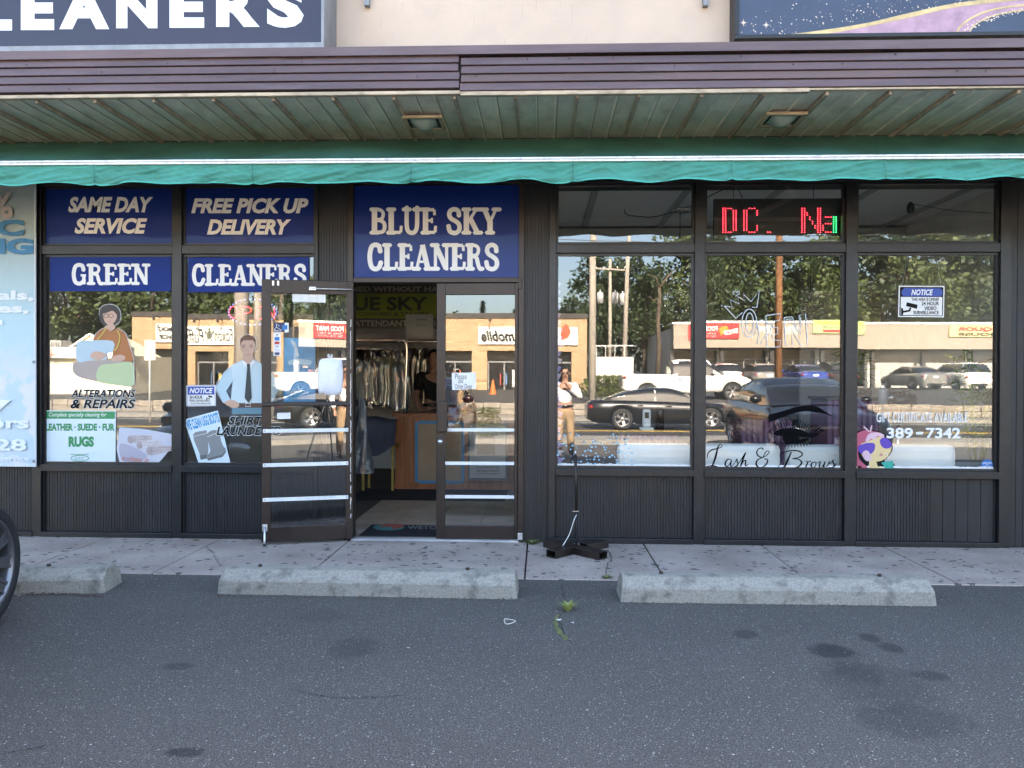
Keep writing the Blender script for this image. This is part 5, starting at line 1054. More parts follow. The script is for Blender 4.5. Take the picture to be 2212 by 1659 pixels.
box('frame', M('grey_frame', (0.10, 0.10, 0.10), 0.4), pf_, a.x, b_.x, YP, YP + 0.02, b_.z, a.z); box('sheet', M('notice_grey', (0.40, 0.40, 0.38), 0.6), pf_, a.x + .03, b_.x - .03, YP - .003, YP - .0005, b_.z + .03, a.z - .03); box('boot_photo', M('photo_dark', (0.1, 0.1, 0.1), 0.6), pf_, a.x + .12, b_.x - .16, YP - .005, YP - .0035, b_.z + .32, a.z - .14)
for i, s_ in enumerate(('Cleaning Service', 'Including', 'Salt Stain Removal', 'and Free Water Repellent!')): text('lettering', s_, (1030, 1000 + i*7, 1078, 1005 + i*7), INK, pf_, YP - .006, 0.0)
base(pf_, ((a.x+b_.x)/2, YP, b_.z))
# sign board over the counter
sb = thing('interior_sign', 'green and grey hanging shop sign reading BLUE SKY and ATTENDANT inside the cleaners', 'sign'); YG = 10.4
rect('upper_board', 700, 612, 985, 634, M('sign_grey', (0.09, 0.085, 0.06), 0.6), sb, YG, .02); rect('green_board', 700, 634.5, 985, 687, M('sign_green', (0.27, 0.32, 0.03), 0.6), sb, YG, .02); rect('lower_board', 700, 687.5, 985, 710, M('sign_grey', (0.09, 0.085, 0.06)), sb, YG, .02)
ST = M('sign_pale', (0.50, 0.46, 0.36), 0.6); SD = M('sign_dark', (0.05, 0.05, 0.025), 0.6)
text('lettering', 'CLEANED WITHOUT HARM', (706, 619, 975, 630), ST, sb, YG - .002, 0.02); text('lettering', 'BLUE SKY', (712, 641, 923, 671), SD, sb, YG - .002, 0.03); text('lettering', 'ORGANIC CLEANERS & TAILORS', (700, 674, 924, 682), SD, sb, YG - .002, 0.01); text('lettering', 'ATTENDANT ON DUTY', (764, 692, 975, 705), ST, sb, YG - .002, 0.02)
base(sb, (PX(842, YG), YG, PZ(710, 842, YG)))
ps = thing('price_notice', 'small white wash and fold price notice in front of the green sign', 'paper'); rect('sheet', 876, 679, 936, 731, M('dim_paper', (0.45, 0.45, 0.42), 0.7), ps, 10.2, .004); text('lettering', 'Wash & Fold Available', (898, 688, 922, 692), INK, ps, 10.19, 0.0); text('lettering', '$ 2.25 / lb', (900, 700, 920, 705), INK, ps, 10.19, 0.0); base(ps, (PX(906, 10.2), 10.2, PZ(731, 906, 10.2)))
# garment rail with bagged clothes
CHR = M('chrome', (0.75, 0.72, 0.66), 0.12, 1.0)
gr = thing('garment_rail', 'chrome garment rail with a rounded top inside the cleaners', 'clothes rail'); YR = 9.3
pts = [(700, 735), (860, 735), (873, 738), (879, 748), (878, 800), (874, 893)]
MB().tube([F(a, b_, YR) for a, b_ in smooth_pts(pts, 5)], 0.016, 8).build('rail', CHR, gr); MB().tube([F(700, 754, YR + .05), F(868, 754, YR + .05)], 0.008, 6).build('hanging_bar', CHR, gr); MB().tube([F(883, 758, YR + .1), F(879, 893, YR + .1)], 0.014, 8).build('post', CHR, gr)
base(gr, (PX(800, YR), YR, 0.975))
PLAS = glass_mat('bag_film', 0.06, (0.86, 0.85, 0.80), 0.9)
def garment(lab, px, y0, y1, wid, col, Y, seed):
    rr = random.Random(seed); t = thing('garment', lab, 'garment', group='bagged garments on the cleaners rails'); top = F(px, y0, Y); bot = F(px, y1, Y); H = top.z - bot.z
    def cl(s_, o):
        def fn(u, v):
            a = 2*math.pi*u; w_ = s_*(wid*(.25 + .75*min(1, v*7)) if v < .15 else wid*(1 + .12*math.sin(v*5 + seed)))*.5; d_ = s_*0.07*(1 + .4*math.sin(a*5 + seed))
            return (top.x + w_*math.cos(a) + .01*math.sin(v*9 + seed), Y + d_*math.sin(a), top.z - .05 - o - (H - .05)*v*(1.0 if o == 0 else .96) - .012*math.sin(a*3))
        return fn
    MB().grid(cl(.9, .004), 16, 10).build('cloth', M('cloth_%d' % seed, tuple(c0*.55 for c0 in col), 0.8, var=0.2), t); MB().grid(cl(1.12, 0), 16, 10).build('plastic_cover', PLAS, t); MB().tube([(top.x, Y, top.z + .04), (top.x + .02, Y, top.z + .02), (top.x, Y, top.z - .04)], .004, 5).build('hanger_hook', CHR, t)
    return base(t, (top.x, Y, bot.z))
for i, (lab, px, y0, y1, wid, col) in enumerate((('white garment in clear plastic at the left of the rail', 786, 770, 862, .30, (0.5, 0.48, 0.45)), ('dusty pink garment in clear plastic on the rail', 806, 768, 868, .24, (0.32, 0.20, 0.18)), ('cream blouse in clear plastic on the rail', 822, 762, 872, .24, (0.5, 0.46, 0.36)), ('pale yellow shirt in clear plastic on the rail', 838, 762, 874, .26, (0.48, 0.43, 0.3)), ('grey suit in clear plastic near the rail post', 858, 770, 885, .24, (0.2, 0.2, 0.21)))): garment(lab, px, y0, y1, wid, col, 9.35 + .012*i, 31 + i)
for i, (lab, px, wid, col) in enumerate((('dark coat on the far back rail', 775, .4, (0.06, 0.06, 0.07)), ('beige coat on the far back rail', 800, .35, (0.3, 0.26, 0.2)), ('navy jacket on the far back rail', 830, .4, (0.04, 0.05, 0.09)), ('white shirts on the far back rail', 860, .4, (0.45, 0.45, 0.45)), ('brown coat on the far back rail', 890, .4, (0.14, 0.09, 0.06)), ('grey gown on the far back rail behind the attendant', 915, .4, (0.25, 0.25, 0.24)))): garment(lab, px, 745, 880, wid, col, 11.3, 41 + i)
MB().tube([F(690, 738, 11.3), F(1100, 738, 11.3)], 0.02, 8).build('back_rail', CHR); tag(bpy.data.objects['back_rail'], 'long steel rail across the back of the cleaners', 'clothes rail')
# laundry heap, hanging bag, mats
DEN = M('denim_cloth', (0.055, 0.06, 0.085), 0.9, var=0.3, vscale=6, bump=0.4, bscale=9)
hp = thing('laundry_heap', 'dark blue laundry draped over a low table left of the counter', 'laundry'); YH = 9.5
def drape(u, v):
    a, b_ = F(772, 905, YH), F(857, 985, YH); x = a.x + (b_.x - a.x)*u; s_ = math.sin(u*17)*.02 + math.sin(u*7 + 1)*.03
    return (x, YH - .02 - .12*v + s_*v, a.z + .02*math.sin(u*6) - (a.z - b_.z)*max(0, v*1.2 - .2)*(.8 + .2*math.sin(u*4)) ) if v > .2 else (x, YH + .35 - 1.85*v, a.z + .02*math.sin(u*6))
MB().grid(drape, 30, 16).build('cloth', DEN, hp); mb = MB(); a = F(776, 985, YH); b_ = F(855, 985, YH); mb.box(a.x, b_.x, YH, YH + .4, .55, .58)
for xx in (a.x + .03, b_.x - .06):
    for yy in (YH + .02, YH + .34): mb.box(xx, xx + .03, yy, yy + .03, .004, .549)
mb.build('low_table', M('yellow_board', (0.36, 0.24, 0.05), 0.6), hp); base(hp, ((a.x+b_.x)/2, YH + .2, .004))
hb_ = thing('hanging_bag', 'dark garment in shiny plastic hanging just inside the open door', 'garment bag'); YJ = 7.35
def hbag(u, v):
    a, b_ = F(770, 860, YJ), F(776, 1022, YJ); t = 2*math.pi*u; w_ = (.02 + .10*v + .01*math.sin(t*4 + v*9)); return (a.x + .05 + w_*math.cos(t), YJ + .6*w_*math.sin(t), a.z + (b_.z - a.z)*v)
MB().grid(hbag, 18, 14).build('cover', M('dark_film', (0.05, 0.05, 0.055), 0.15, bump=0.8, bscale=18), hb_); base(hb_, (PX(778, YJ), YJ, PZ(1022, 776, YJ)))
MATM = M('rubber_mat', (0.012, 0.013, 0.018), 0.8, bump=0.3, bscale=300)
mt = thing('door_mat', 'black door mat with an oval red and teal logo and pale lettering', 'mat')
y0, y1 = YF + 0.10, YF + 0.62
box('pad', MATM, mt, X(768), X(1105), YF + 0.115, YF + 0.66, 0.005, 0.014, bevel=0.003)
g = lambda px, py: G(px, py, 0.0155)
for nm, pts, cl_ in (('logo_oval', ell(840, 1139, 34, 7, 20), (0.06, 0.2, 0.18)), ('logo_swirl', [(815, 1138), (835, 1131), (868, 1132), (874, 1138), (850, 1144), (845, 1138)], (0.36, 0.09, 0.07))):
    o = MB().add([g(a, b_) + Vector((0, 0, .0006 if 'swirl' in nm else 0)) for a, b_ in pts], [tuple(range(len(pts)))]).build(nm, M(nm, cl_, 0.8), mt, fix=False)
vs, fs = text_verts('WETOUCH', 0.02, 0.0); MB().add([g(880 + 110*u, 1143 - 8*v) for u, v in vs], fs).build('lettering', M('mat_grey', (0.22, 0.24, 0.24), 0.8), mt, fix=False)
base(mt, ((X(768)+X(1105))/2, YF + .4, .005))
tag(box('counter_mat', MATM, None, PX(765, 9.2), PX(1095, 9.2), 8.85, 9.7, 0.0045, 0.014, bevel=0.003), 'plain black mat on the tiles in front of the counter', 'mat')
# ================================================================ salon interior
SOFA = M('white_leather', (0.90, 0.90, 0.88), 0.45, var=0.08, vscale=2)
PURP = M('purple_velvet', (0.19, 0.095, 0.16), 0.7, var=0.2, vscale=4); GREYW = M('salon_grey', (0.42, 0.40, 0.38), 0.8, var=0.06); BLKT = M('black_top', (0.02, 0.02, 0.02), 0.25)
def sofa(lab, a, b_, tp, Y=6.86):
    x0, x1 = PX(a, Y), PX(b_, Y); z = PZ(tp, (a+b_)/2, Y); t = thing('salon_sofa', lab, 'sofa', ((x0+x1)/2, Y + .35, .004), 0, 'white salon sofas'); w_ = (x1-x0)/2
    mb = MB(); mb.box(-w_, w_, -.35, -.19, .09, z); mb.build('backrest', SOFA, t, bevel=.05); MB().box(-w_ + .02, w_ - .02, -.185, .38, .09, .43).build('seat', SOFA, t, bevel=.05); MB().box(-w_ + .06, w_ - .06, -.3, .34, 0.0, .088).build('plinth', BLKT, t)
sofa('white salon sofa behind the first window, left of the row', 1336, 1500, 960); sofa('white salon sofa under the words Lash and', 1512, 1690, 961); sofa('white salon sofa under the word Brows', 1704, 1826, 963); sofa('white salon sofa behind the last window beside the plant', 1838, 2070, 962)
def tufted(name, lab, a, b_, tp, Y, dep):
    x0, x1 = PX(a, Y), PX(b_, Y); z = PZ(tp, (a+b_)/2, Y); t = thing(name, lab, 'desk'); n = max(4, int((x1-x0)/.055)); r_ = (x1-x0)/n/2
    for k in range(n):
        MB().lathe([(r_, .03), (r_, z - .03)], (x0 + r_*(2*k+1), Y + r_*.2, 0), 12).build('channel', PURP, t, fix=False)
    box('carcass', PURP, t, x0 + .004, x1 - .004, Y + r_*.6, Y + dep, .004, z - .031); box('top', BLKT, t, x0 - .02, x1 + .03, Y - .04, Y + dep + .02, z - .03, z, bevel=.004); return base(t, ((x0+x1)/2, Y + dep/2, .004)), z
_, zt2 = tufted('reception_desk', 'tall purple channel tufted reception desk with black top in the salon', 1787, 1900, 858, 8.0, .5)
_, zt1 = tufted('manicure_desk', 'low purple manicure desk with black top behind the first salon window', 1338, 1466, 931, 7.6, .45)
_, zt3 = tufted('side_desk', 'purple desk with dark top behind the lashed eye decals', 1600, 1712, 900, 8.3, .5)
tb = thing('work_shelf', 'narrow black shelf on a chrome leg right of the reception desk', 'shelf'); a = F(1903, 870, 7.8); b_ = F(2075, 876, 7.8); box('board', BLKT, tb, a.x, b_.x, 7.8, 8.15, b_.z - .02, b_.z); MB().tube([(a.x + .25, 7.98, .004), (a.x + .25, 7.98, b_.z - .021)], .03, 12).build('leg', CHR, tb); base(tb, (a.x + .25, 7.98, .004)); zsh = b_.z
def bottle(name, lab, px, Y, zb, h, r_, mat, cat='bottle', cap=None):
    c_ = Vector((PX(px, Y), Y, zb)); t = thing(name, lab, cat, c_); MB().lathe([(0, 0), (r_, 0), (r_, h*.62), (r_*.75, h*.72), (r_*.32, h*.78), (r_*.3, h*.92), (0, h*.92)], (0,0,0), 14).build('body', mat, t); MB().lathe([(r_*.34, h*.9), (r_*.36, h), (0, h)], (0,0,0), 10).build('cap', cap or BLKT, t); return t
bottle('lotion_bottle', 'clear lotion bottle with pointed cap on the black shelf', 1907, 7.85, zsh + .001, .24, .045, M('clear_lotion', (0.4, 0.42, 0.45), 0.2)); bottle('wine_bottle', 'dark wine bottle standing on the low manicure desk', 1426, 7.75, zt1 + .001, .30, .042, M('wine_glass', (0.02, 0.012, 0.012), 0.15))
tag(MB().lathe([(0, 0), (.05, 0), (.055, .13), (.05, .13), (.045, .01), (0, .01)], (PX(1925, 7.85), 7.85, zsh + .001), 16).build('tumbler', glass_mat('tumbler_glass', .2, (.85, .85, .85))), 'clear tumbler on the black shelf', 'glass')
dv = thing('lamp_device', 'white upright nail dryer with small dark screen on the manicure desk', 'nail dryer', (PX(1397, 7.7), 7.7, zt1 + .001)); MB().box(-.07, .07, -.05, .05, 0, .03).build('foot', SOFA, dv, bevel=.02); MB().box(-.042, .042, -.025, .025, .031, .21).build('body', SOFA, dv, bevel=.02); MB().box(-.02, .02, -.029, -.0255, .12, .18).build('screen', BLKT, dv)
for lab, px, Y, z_ in (('crumpled black bag on the reception desk', 1850, 8.1, zt2), ('crumpled black bag on the black shelf', 1950, 7.9, zsh)):
    rr = random.Random(px); mb = MB(); mb.sphere((0,0,0), 1, 14, 9); mb.v = [(v[0]*.16*rr.uniform(.75, 1.15), v[1]*.10, max(0, v[2] + .55)*.085*rr.uniform(.8, 1.2)) for v in mb.v]; tag(mb.build('black_bag', M('black_plastic', (0.012, 0.012, 0.013), 0.15), None, loc=(PX(px, Y), Y, z_ + .001)), lab, 'bag')
def pendant(lab, px, py, Y, shape):
    c_ = F(px, py, Y); t = thing('pendant_lamp', lab, 'pendant lamp', (c_.x, Y, c_.z)); MB().lathe([(0, 3.178 - c_.z), (.10, 3.178 - c_.z), (.095, 3.145 - c_.z), (0, 3.135 - c_.z)], (0,0,0), 20).build('ceiling_cup', CHR, t); MB().tube([(0, 0, .16), (0, 0, 3.14 - c_.z)], .005, 6).build('cord', BLKT, t)
    rr = random.Random(px); mb = MB()
    for k in range(170):
        a = rr.uniform(0, 6.283); z = rr.uniform(-1, 1); r_ = .155*math.sqrt(1 - z*z) if shape == 'ball' else .14; zz = z*.155; o = rr.uniform(.85, 1)
        s_ = .012; q = Vector((r_*o*math.cos(a), r_*o*math.sin(a), zz)); u = Vector((rr.uniform(-1,1), rr.uniform(-1,1), rr.uniform(-1,1))).normalized()*s_; w_ = u.orthogonal().normalized()*s_
        mb.add([q+u, q+w_, q-u, q-w_, q + u.cross(w_)*60, q - u.cross(w_)*60], [(0,1,4),(1,2,4),(2,3,4),(3,0,4),(1,0,5),(2,1,5),(3,2,5),(0,3,5)])
    tag(mb.build('crystal_shade', M('crystal', (0.55, 0.57, 0.58), 0.08, 0.6), t, fix=False), kind='stuff')
pendant('crystal ball pendant lamp seen through the first salon window', 1468, 657, 8.0, 'ball'); pendant('crystal drum pendant lamp seen through the middle salon window', 1751, 655, 8.3, 'drum')
wsn = thing('salon_wall_sign', 'brown framed sign reading DC NAILS on the salon back wall', 'sign'); YQ = 10.3
rect('backing', 1870, 679, 1959, 765, M('sign_white', (0.5, 0.48, 0.46), 0.6), wsn, YQ, .02); rect('panel', 1881, 690, 1948, 753, M('sign_brown', (0.05, 0.032, 0.032), 0.4), wsn, YQ - .01, .008); poly('pink_wave', [(1881, 738), (1900, 742), (1925, 736), (1948, 726), (1948, 734), (1930, 746), (1900, 750), (1881, 748)], PURP, wsn, YQ - .012); text('lettering', 'DC', (1903, 698, 1923, 724), LINEW, wsn, YQ - .012, -.01); text('lettering', 'NAILS', (1907, 727, 1921, 732), LINEW, wsn, YQ - .012, 0.0)
base(wsn, (PX(1914, YQ), YQ, PZ(765, 1914, YQ)))
box('partition_wall', GREYW, bld, PX(1729, 9.6), PX(2095, 9.6), 9.6, 9.66, .004, PZ(628, 1900, 9.6))
LEAF = M('house_leaf', (0.15, 0.22, 0.05), 0.5, var=0.4, vscale=9); LEAFY = M('sunlit_yellow_leaf', (0.55, 0.56, 0.08), 0.5)  # second leaf colour: yellow-green with sunlight painted into its brightness
def houseplant(lab, px, Y, zb, h, n, seed, spread=.3, pot=True, ymat=None):
    rr = random.Random(seed); c_ = Vector((PX(px, Y), Y, zb)); t = thing('house_plant', lab, 'plant', c_); st_ = MB(); lf = MB(); ly = MB()
    z0 = .2 if pot else 0.0
    for k in range(n):
        a = rr.uniform(0, 6.283); top = Vector((spread*.5*math.cos(a), spread*.3*math.sin(a), z0 + h*rr.uniform(.6, 1))); st_.tube([(0.04*math.cos(a), .04*math.sin(a), z0*.6), top*.6 + Vector((0,0,.02)), top], .006, 5)
        for j in range(16):
            f = rr.uniform(.3, 1.0); b0 = Vector((.04*math.cos(a), .04*math.sin(a), z0*.6)).lerp(top, f); aa = rr.uniform(0, 6.283); L = rr.uniform(.12, .26); d_ = Vector((math.cos(aa), math.sin(aa)*.5, rr.uniform(-.5, .7))).normalized(); sd_ = d_.cross(Vector((0,0,1))).normalized()*.016
            (ly if (ymat and rr.random() < .16) else lf).add([b0, b0 + d_*L*.4 + sd_, b0 + d_*L + Vector((0,0,-.04)), b0 + d_*L*.4 - sd_], [(0,1,2,3)])
    st_.build('stem', LEAF, t); lf.build('leaves', LEAF, t, fix=False)
    if ly.v: ly.build('sunlit_yellow_leaves', LEAFY, t, fix=False)
    if pot: MB().box(-.32, .32, -.12, .12, 0, .2).build('planter', M('grey_planter', (0.18, 0.19, 0.2), 0.6), t, bevel=.01)
houseplant('tall bamboo plant in a grey planter in the last salon window corner', 2112, 7.0, .50, 1.0, 9, 5, .4, True, True); box('plant_stand', M('stand_wood', (.1, .06, .04), .5), None, PX(2112, 7.0) - .34, PX(2112, 7.0) + .34, 6.87, 7.13, .004, .498); tag(bpy.data.objects['plant_stand'], 'low dark stand under the bamboo planter', 'stand')
houseplant('slim leafy plant on the reception desk behind the second mullion', 1846, 8.2, zt2 + .001, .55, 4, 6, .2, False)
# flower garland at the salon window edge
gl_ = thing('flower_garland', 'pink and lilac paper flower garland hanging down the left salon window edge', 'garland'); rr = random.Random(4)
for k in range(24):
    c_ = F(1203 + rr.uniform(-2, 4), 615 + k*16.5, YF + .07); mb = MB()
    for j in range(9):
        a = j*2.4; r_ = .012 + .004*j; mb.sphere((c_.x + r_*math.cos(a)*.6, c_.y + .01*(j % 3) - .01, c_.z + r_*math.sin(a)*.6), .017, 6, 4, (1, .5, .8))
    mb.build('flower', M('garland_%d' % (k % 4), ((.75, .48, .60), (.60, .50, .78), (.82, .66, .70), (.55, .40, .70))[k % 4], .8), gl_, fix=False)
base(gl_, F(1205, 1005, YF + .07))
# ================================================================ the street behind the camera, seen in the glass
def LI(l, x):
    if x <= l[0][0]: return l[0][1]
    for (a, b_), (c_, d_) in zip(l[:-1], l[1:]):
        if x <= c_: t = (x-a)/(c_-a); t = t*t*(3-2*t)*.5 + t*.5; return b_ + (d_-b_)*t
    return l[-1][1]
TYRE = M('tyre_rubber', (0.018, 0.018, 0.019), 0.75, bump=0.2, bscale=80); RIMS = M('rim_silver', (0.55, 0.56, 0.58), 0.25, 0.9); RIMD = M('rim_dark', (0.02, 0.02, 0.022), 0.4, 0.5); CGL = M('car_glass', (0.010, 0.011, 0.013), 0.04, spec=0.8, coat=0.4); CPL = M('car_black_plastic', (0.02, 0.02, 0.02), 0.6); HLM = M('headlamp', (0.6, 0.62, 0.64), 0.08, 0.3, coat=1.0); TLM = M('tail_lamp', (0.28, 0.012, 0.012), 0.15, coat=1.0); PLT = M('plate_white', (0.6, 0.66, 0.74), 0.5)
RIMG = M('rim_graphite', (0.20, 0.20, 0.21), 0.35, 0.8)
CHROME2 = M('car_chrome', (0.7, 0.7, 0.7), 0.1, 1.0)
WHEELC = {}
def wheel_meshes(r_, w_, style):
    key = (r_, w_, style)
    if key in WHEELC: return WHEELC[key]
    rim = r_*(.76 if style == 'multi' else .66); t = MB().lathe([(rim, -w_/2 + .01), (rim + .012, -w_/2), (r_ - .03, -w_/2), (r_ - .006, -w_/2 + .02), (r_, -w_/4), (r_, w_/4), (r_ - .006, w_/2 - .02), (r_ - .03, w_/2), (rim + .012, w_/2), (rim, w_/2 - .012)], (0,0,0), 48, 'Y')
    rm = MB(); n = {'five': 5, 'multi': 10, 'six': 6}[style]
    rm.lathe([(rim + .002, w_/2 - .004), (rim - .014, w_/2 - .002), (rim - .02, w_/2 - .03), (rim - .03, -w_/2 + .02)], (0,0,0), 48, 'Y'); rm.lathe([(0, w_/2 - .035), (.05, w_/2 - .03), (.065, w_/2 - .05), (.065, 0)], (0,0,0), 20, 'Y')
    def spoke(a, hw, r0, r1, yo=0.0, tw=0.0):
        c_, s_ = math.cos(a), math.sin(a); q = []
        for rr_, hh, yy, aa in ((r0, hw*.8, w_/2 - .045 + yo, 0), (r1, hw, w_/2 - .018 + yo, tw)):
            for sgn in (-1, 1):
                x_, z_ = rr_*math.cos(a+aa) - sgn*hh*math.sin(a+aa), rr_*math.sin(a+aa) + sgn*hh*math.cos(a+aa); q += [(x_, yy, z_), (x_, yy - .035, z_)]
        rm.add(q, [(0,2,6,4),(0,4,5,1),(2,3,7,6),(4,6,7,5)])
    for k in range(n):
        a = 2*math.pi*k/n
        if style == 'multi':
            for o, h_ in ((-.16, .0085), (-.08, .0085), (.0, .0085), (.08, .0085)): spoke(a + o, h_, .05, rim - .012, .006 if o in (-.16, .08) else 0.0, .10)
        else: spoke(a, .045 if style == 'five' else .03, .05, rim - .012)
    bk = MB().lathe([(0, -.01), (rim - .02, -.01)], (0,0,0), 32, 'Y')
    WHEELC[key] = (t, rm, bk); return WHEELC[key]
def add_wheel(car, x, y, r_, w_, style, steer=0.0):
    t, rm, bk = wheel_meshes(r_, w_, style); sgn = 1 if y > 0 else -1
    w0 = t.build('wheel', TYRE, car); w0.location = (x, y, r_); w0.rotation_euler.z = steer + (0 if sgn > 0 else math.pi)
    rm.build('rim', RIMG if style == 'multi' else RIMS, w0); bk.build('brake_back', RIMD, w0); return w0
def make_car(name, label, loc, rz, paint, L=4.7, W=1.82, wb=2.75, r_=.33, top=None, roof=None, zb=.2, style='five', pillars=(), suv=False, steer=0.0, trim=None, plate=True, cat='car', gl_in=.12, taper=.16, tlen=.55, tex=2.0):
    t = thing(name, label, cat, loc, rz); hw = W/2; xf, xr_ = wb/2 + .08, -wb/2 + .08; n = 72; rings = []; arch = r_ + .06
    for i in range(n+1):
        x = -L/2 + L*i/n; e = min(i, n-i)/n*L; tp = 1 - (taper if x > 0 else .16)*max(0, 1 - e/(tlen if x > 0 else .55))**(tex if x > 0 else 2.0) - (.10 if e < .02 else 0); w_ = hw*tp; zt = LI(top, x); lift = .16*max(0, 1 - e/.4)**2; z0 = zb + lift; za = z0
        for xc in (xf, xr_):
            d_ = abs(x - xc)
            if d_ < arch: za = max(za, r_ + math.sqrt(arch**2 - d_**2))
        zt = max(zt, z0 + .2); sh = zt - .09
        zm = max(min(.58, zt - .16), za + .02); za = min(za, zt - .12); zm = min(zm, zt - .1)
        half = [(0, z0), (w_*.68, z0), (w_*.68, za), (w_*.965, za + .0), (w_*1.0, zm), (w_*.985, (zm + sh)/2 + .01), (w_*.955, sh), (w_*.87, zt - .012), (w_*.6, zt + .012), (0, zt + .02)]
        rings.append([(x, y, z) for y, z in half] + [(x, -y, z) for y, z in half[-2:0:-1]])
    k = len(rings[0]); mb = MB(); mb.add([p for r0 in rings for p in r0], [(i*k+j, (i+1)*k+j, (i+1)*k+(j+1)%k, i*k+(j+1)%k) for i in range(n) for j in range(k)], True); mb.f += [list(range(k)), list(range(n*k + k - 1, n*k - 1, -1))]; mb.sm += [False, False]
    mb.build('body', paint, t)
    x0, x1 = roof[0][0], roof[-1][0]; m = 48; rg = []; rf = []; zmax = max(z for _, z in roof)
    def sect(x):
        zr = LI(roof, x); zbelt = LI(top, x) - .015; f = max(0.02, zr - zbelt); wbt = hw*.885; wr = wbt - f*.30
        return zr, [(wbt, zbelt), (wbt - f*.12, zbelt + f*.5), (wr + .02, zbelt + f*.9), (wr - .06, zbelt + f*.985), (wr*.5, zr + .012), (0, zr + .02)]
    for i in range(m+1):
        x = x0 + (x1-x0)*i/m; zr, h_ = sect(x); rg.append([(x, y, z) for y, z in h_] + [(x, -y, z) for y, z in h_[-2::-1]])
    k = len(rg[0]); MB().add([p for r0 in rg for p in r0], [(i*k+j, (i+1)*k+j, (i+1)*k+j+1, i*k+j+1) for i in range(m) for j in range(k-1)], True).build('window_glass', CGL, t)
    xs = [x0 + (x1-x0)*i/m for i in range(m+1) if LI(roof, x0 + (x1-x0)*i/m) > zmax - gl_in]; rr0 = []
    for x in xs: zr, h_ = sect(x); hh = [(h_[2][0] + .004, h_[2][1])] + [(y + .003, z + .006) for y, z in h_[3:]]; rr0.append([(x, y, z) for y, z in hh] + [(x, -y, z) for y, z in hh[-2::-1]])
    k = len(rr0[0]); MB().add([p for r0 in rr0 for p in r0], [(i*k+j, (i+1)*k+j, (i+1)*k+j+1, i*k+j+1) for i in range(len(xs)-1) for j in range(k-1)], True).build('roof', paint, t)
    for xa, xb, pw in pillars:
        for sgn in (-1, 1):
            q = []
            for i in range(5):
                x = xa + (xb-xa)*i/4; zr, h_ = sect(x); v = i/4; y = h_[0][0] + (h_[2][0] - h_[0][0])*v + .006; z = h_[0][1] + (h_[2][1] - h_[0][1])*v; q += [(x - pw/2, sgn*y, z), (x + pw/2, sgn*y, z)]
            MB().add(q, [(2*i, 2*i+1, 2*i+3, 2*i+2) for i in range(4)], True).build('pillar', paint, t, fix=False)
    for x in (xf, xr_):
        for sgn in (-1, 1): add_wheel(t, x, sgn*(hw - .115), r_, .22, style, steer if x == xf else 0.0)
    zh = LI(top, L/2 - .2) - .14; zt_ = LI(top, -L/2 + .1) - .16
    for sgn in (-1, 1):
        MB().sphere((L/2 - .2, sgn*(hw*.74)*(1 - taper*.55 if taper > .2 else 1), zh), .1, 12, 8, (1.7, 1.9, .75)).build('headlight', HLM, t); MB().sphere((-L/2 + .12, sgn*(hw*.74), zt_), .1, 12, 8, (1.0, 2.0, .9)).build('tail_light', TLM, t)
        mx = roof[-1][0] - .45; MB().sphere((mx, sgn*(hw + .06), LI(top, mx) + .10), .1, 10, 7, (.7, 1.1, .75)).build('mirror', paint, t)
        for hx_ in ((roof[0][0]*.2 + roof[-1][0]*.8) - .75, (roof[0][0]*.2 + roof[-1][0]*.8) - 1.65): MB().box(hx_, hx_ + .2, sgn*hw*.985 - .012, sgn*hw*.985 + .018, LI(top, hx_) - .17, LI(top, hx_) - .14).build('door_handle', trim or paint, t, bevel=.006)
    MB().box(L/2 - .12, L/2 - .035, -hw*.5, hw*.5, zb + .22, zb + .34).build('grille', CPL, t, bevel=.01); MB().box(-L/2 + .02, -L/2 + .10, -hw*.6, hw*.6, zb + .1, zb + .2).build('rear_bumper_pad', CPL, t, bevel=.01)
    if plate: MB().box(-L/2 - .012, -L/2 + .0, -.16, .16, zt_ - .10, zt_ + .04).build('number_plate', PLT, t); MB().box(L/2 - .03, L/2 + .012, -.16, .16, zb + .16, zb + .27).build('number_plate', PLT, t)
    return t
def carpaint(n, c_, metal=.4): return M('paint_' + n, c_, .28, metal, coat=.6)
SED_T = [(-2.35, .86), (-2.2, .97), (-1.5, 1.0), (-.4, .98), (.8, .95), (1.0, .97), (1.9, .84), (2.25, .70), (2.35, .60)]
SED_R = [(-1.75, 1.0), (-1.0, 1.34), (-.45, 1.43), (.1, 1.43), (.6, 1.30), (1.25, .96)]
COU_T = [(-2.45, .88), (-2.25, .98), (-1.6, 1.0), (-.4, .97), (.9, .93), (1.9, .82), (2.3, .70), (2.45, .58)]
COU_R = [(-1.95, 1.0), (-1.1, 1.30), (-.4, 1.41), (.2, 1.40), (.8, 1.22), (1.45, .92)]
SUV_T = [(-2.25, .9), (-2.15, 1.03), (-1.0, 1.06), (.8, 1.03), (1.1, 1.05), (1.9, .95), (2.2, .8), (2.28, .68)]
SUV_R = [(-2.15, 1.06), (-1.95, 1.48), (-1.5, 1.62), (.0, 1.64), (.5, 1.55), (1.15, 1.05)]
VAN_R = [(-2.2, 1.0), (-2.0, 1.35), (-1.4, 1.45), (.1, 1.46), (.6, 1.33), (1.25, .98)]
BLKP = carpaint('black', (0.006, 0.0065, 0.008)); WHTP = carpaint('white', (0.75, 0.74, 0.70), 0); SILP = carpaint('silver', (0.42, 0.42, 0.41), .7); BLUP = carpaint('blue', (0.02, 0.06, 0.35)); NAVP = carpaint('dark_navy', (0.012, 0.014, 0.022)); MARP = carpaint('maroon', (0.03, 0.010, 0.012))
PS = ((-1.3, -.75, .10), (-.25, -.25, .07), (1.15, .55, .07)); PU = ((-1.95, -1.75, .16), (-.9, -.9, .09), (.05, .05, .07), (1.05, .45, .07))
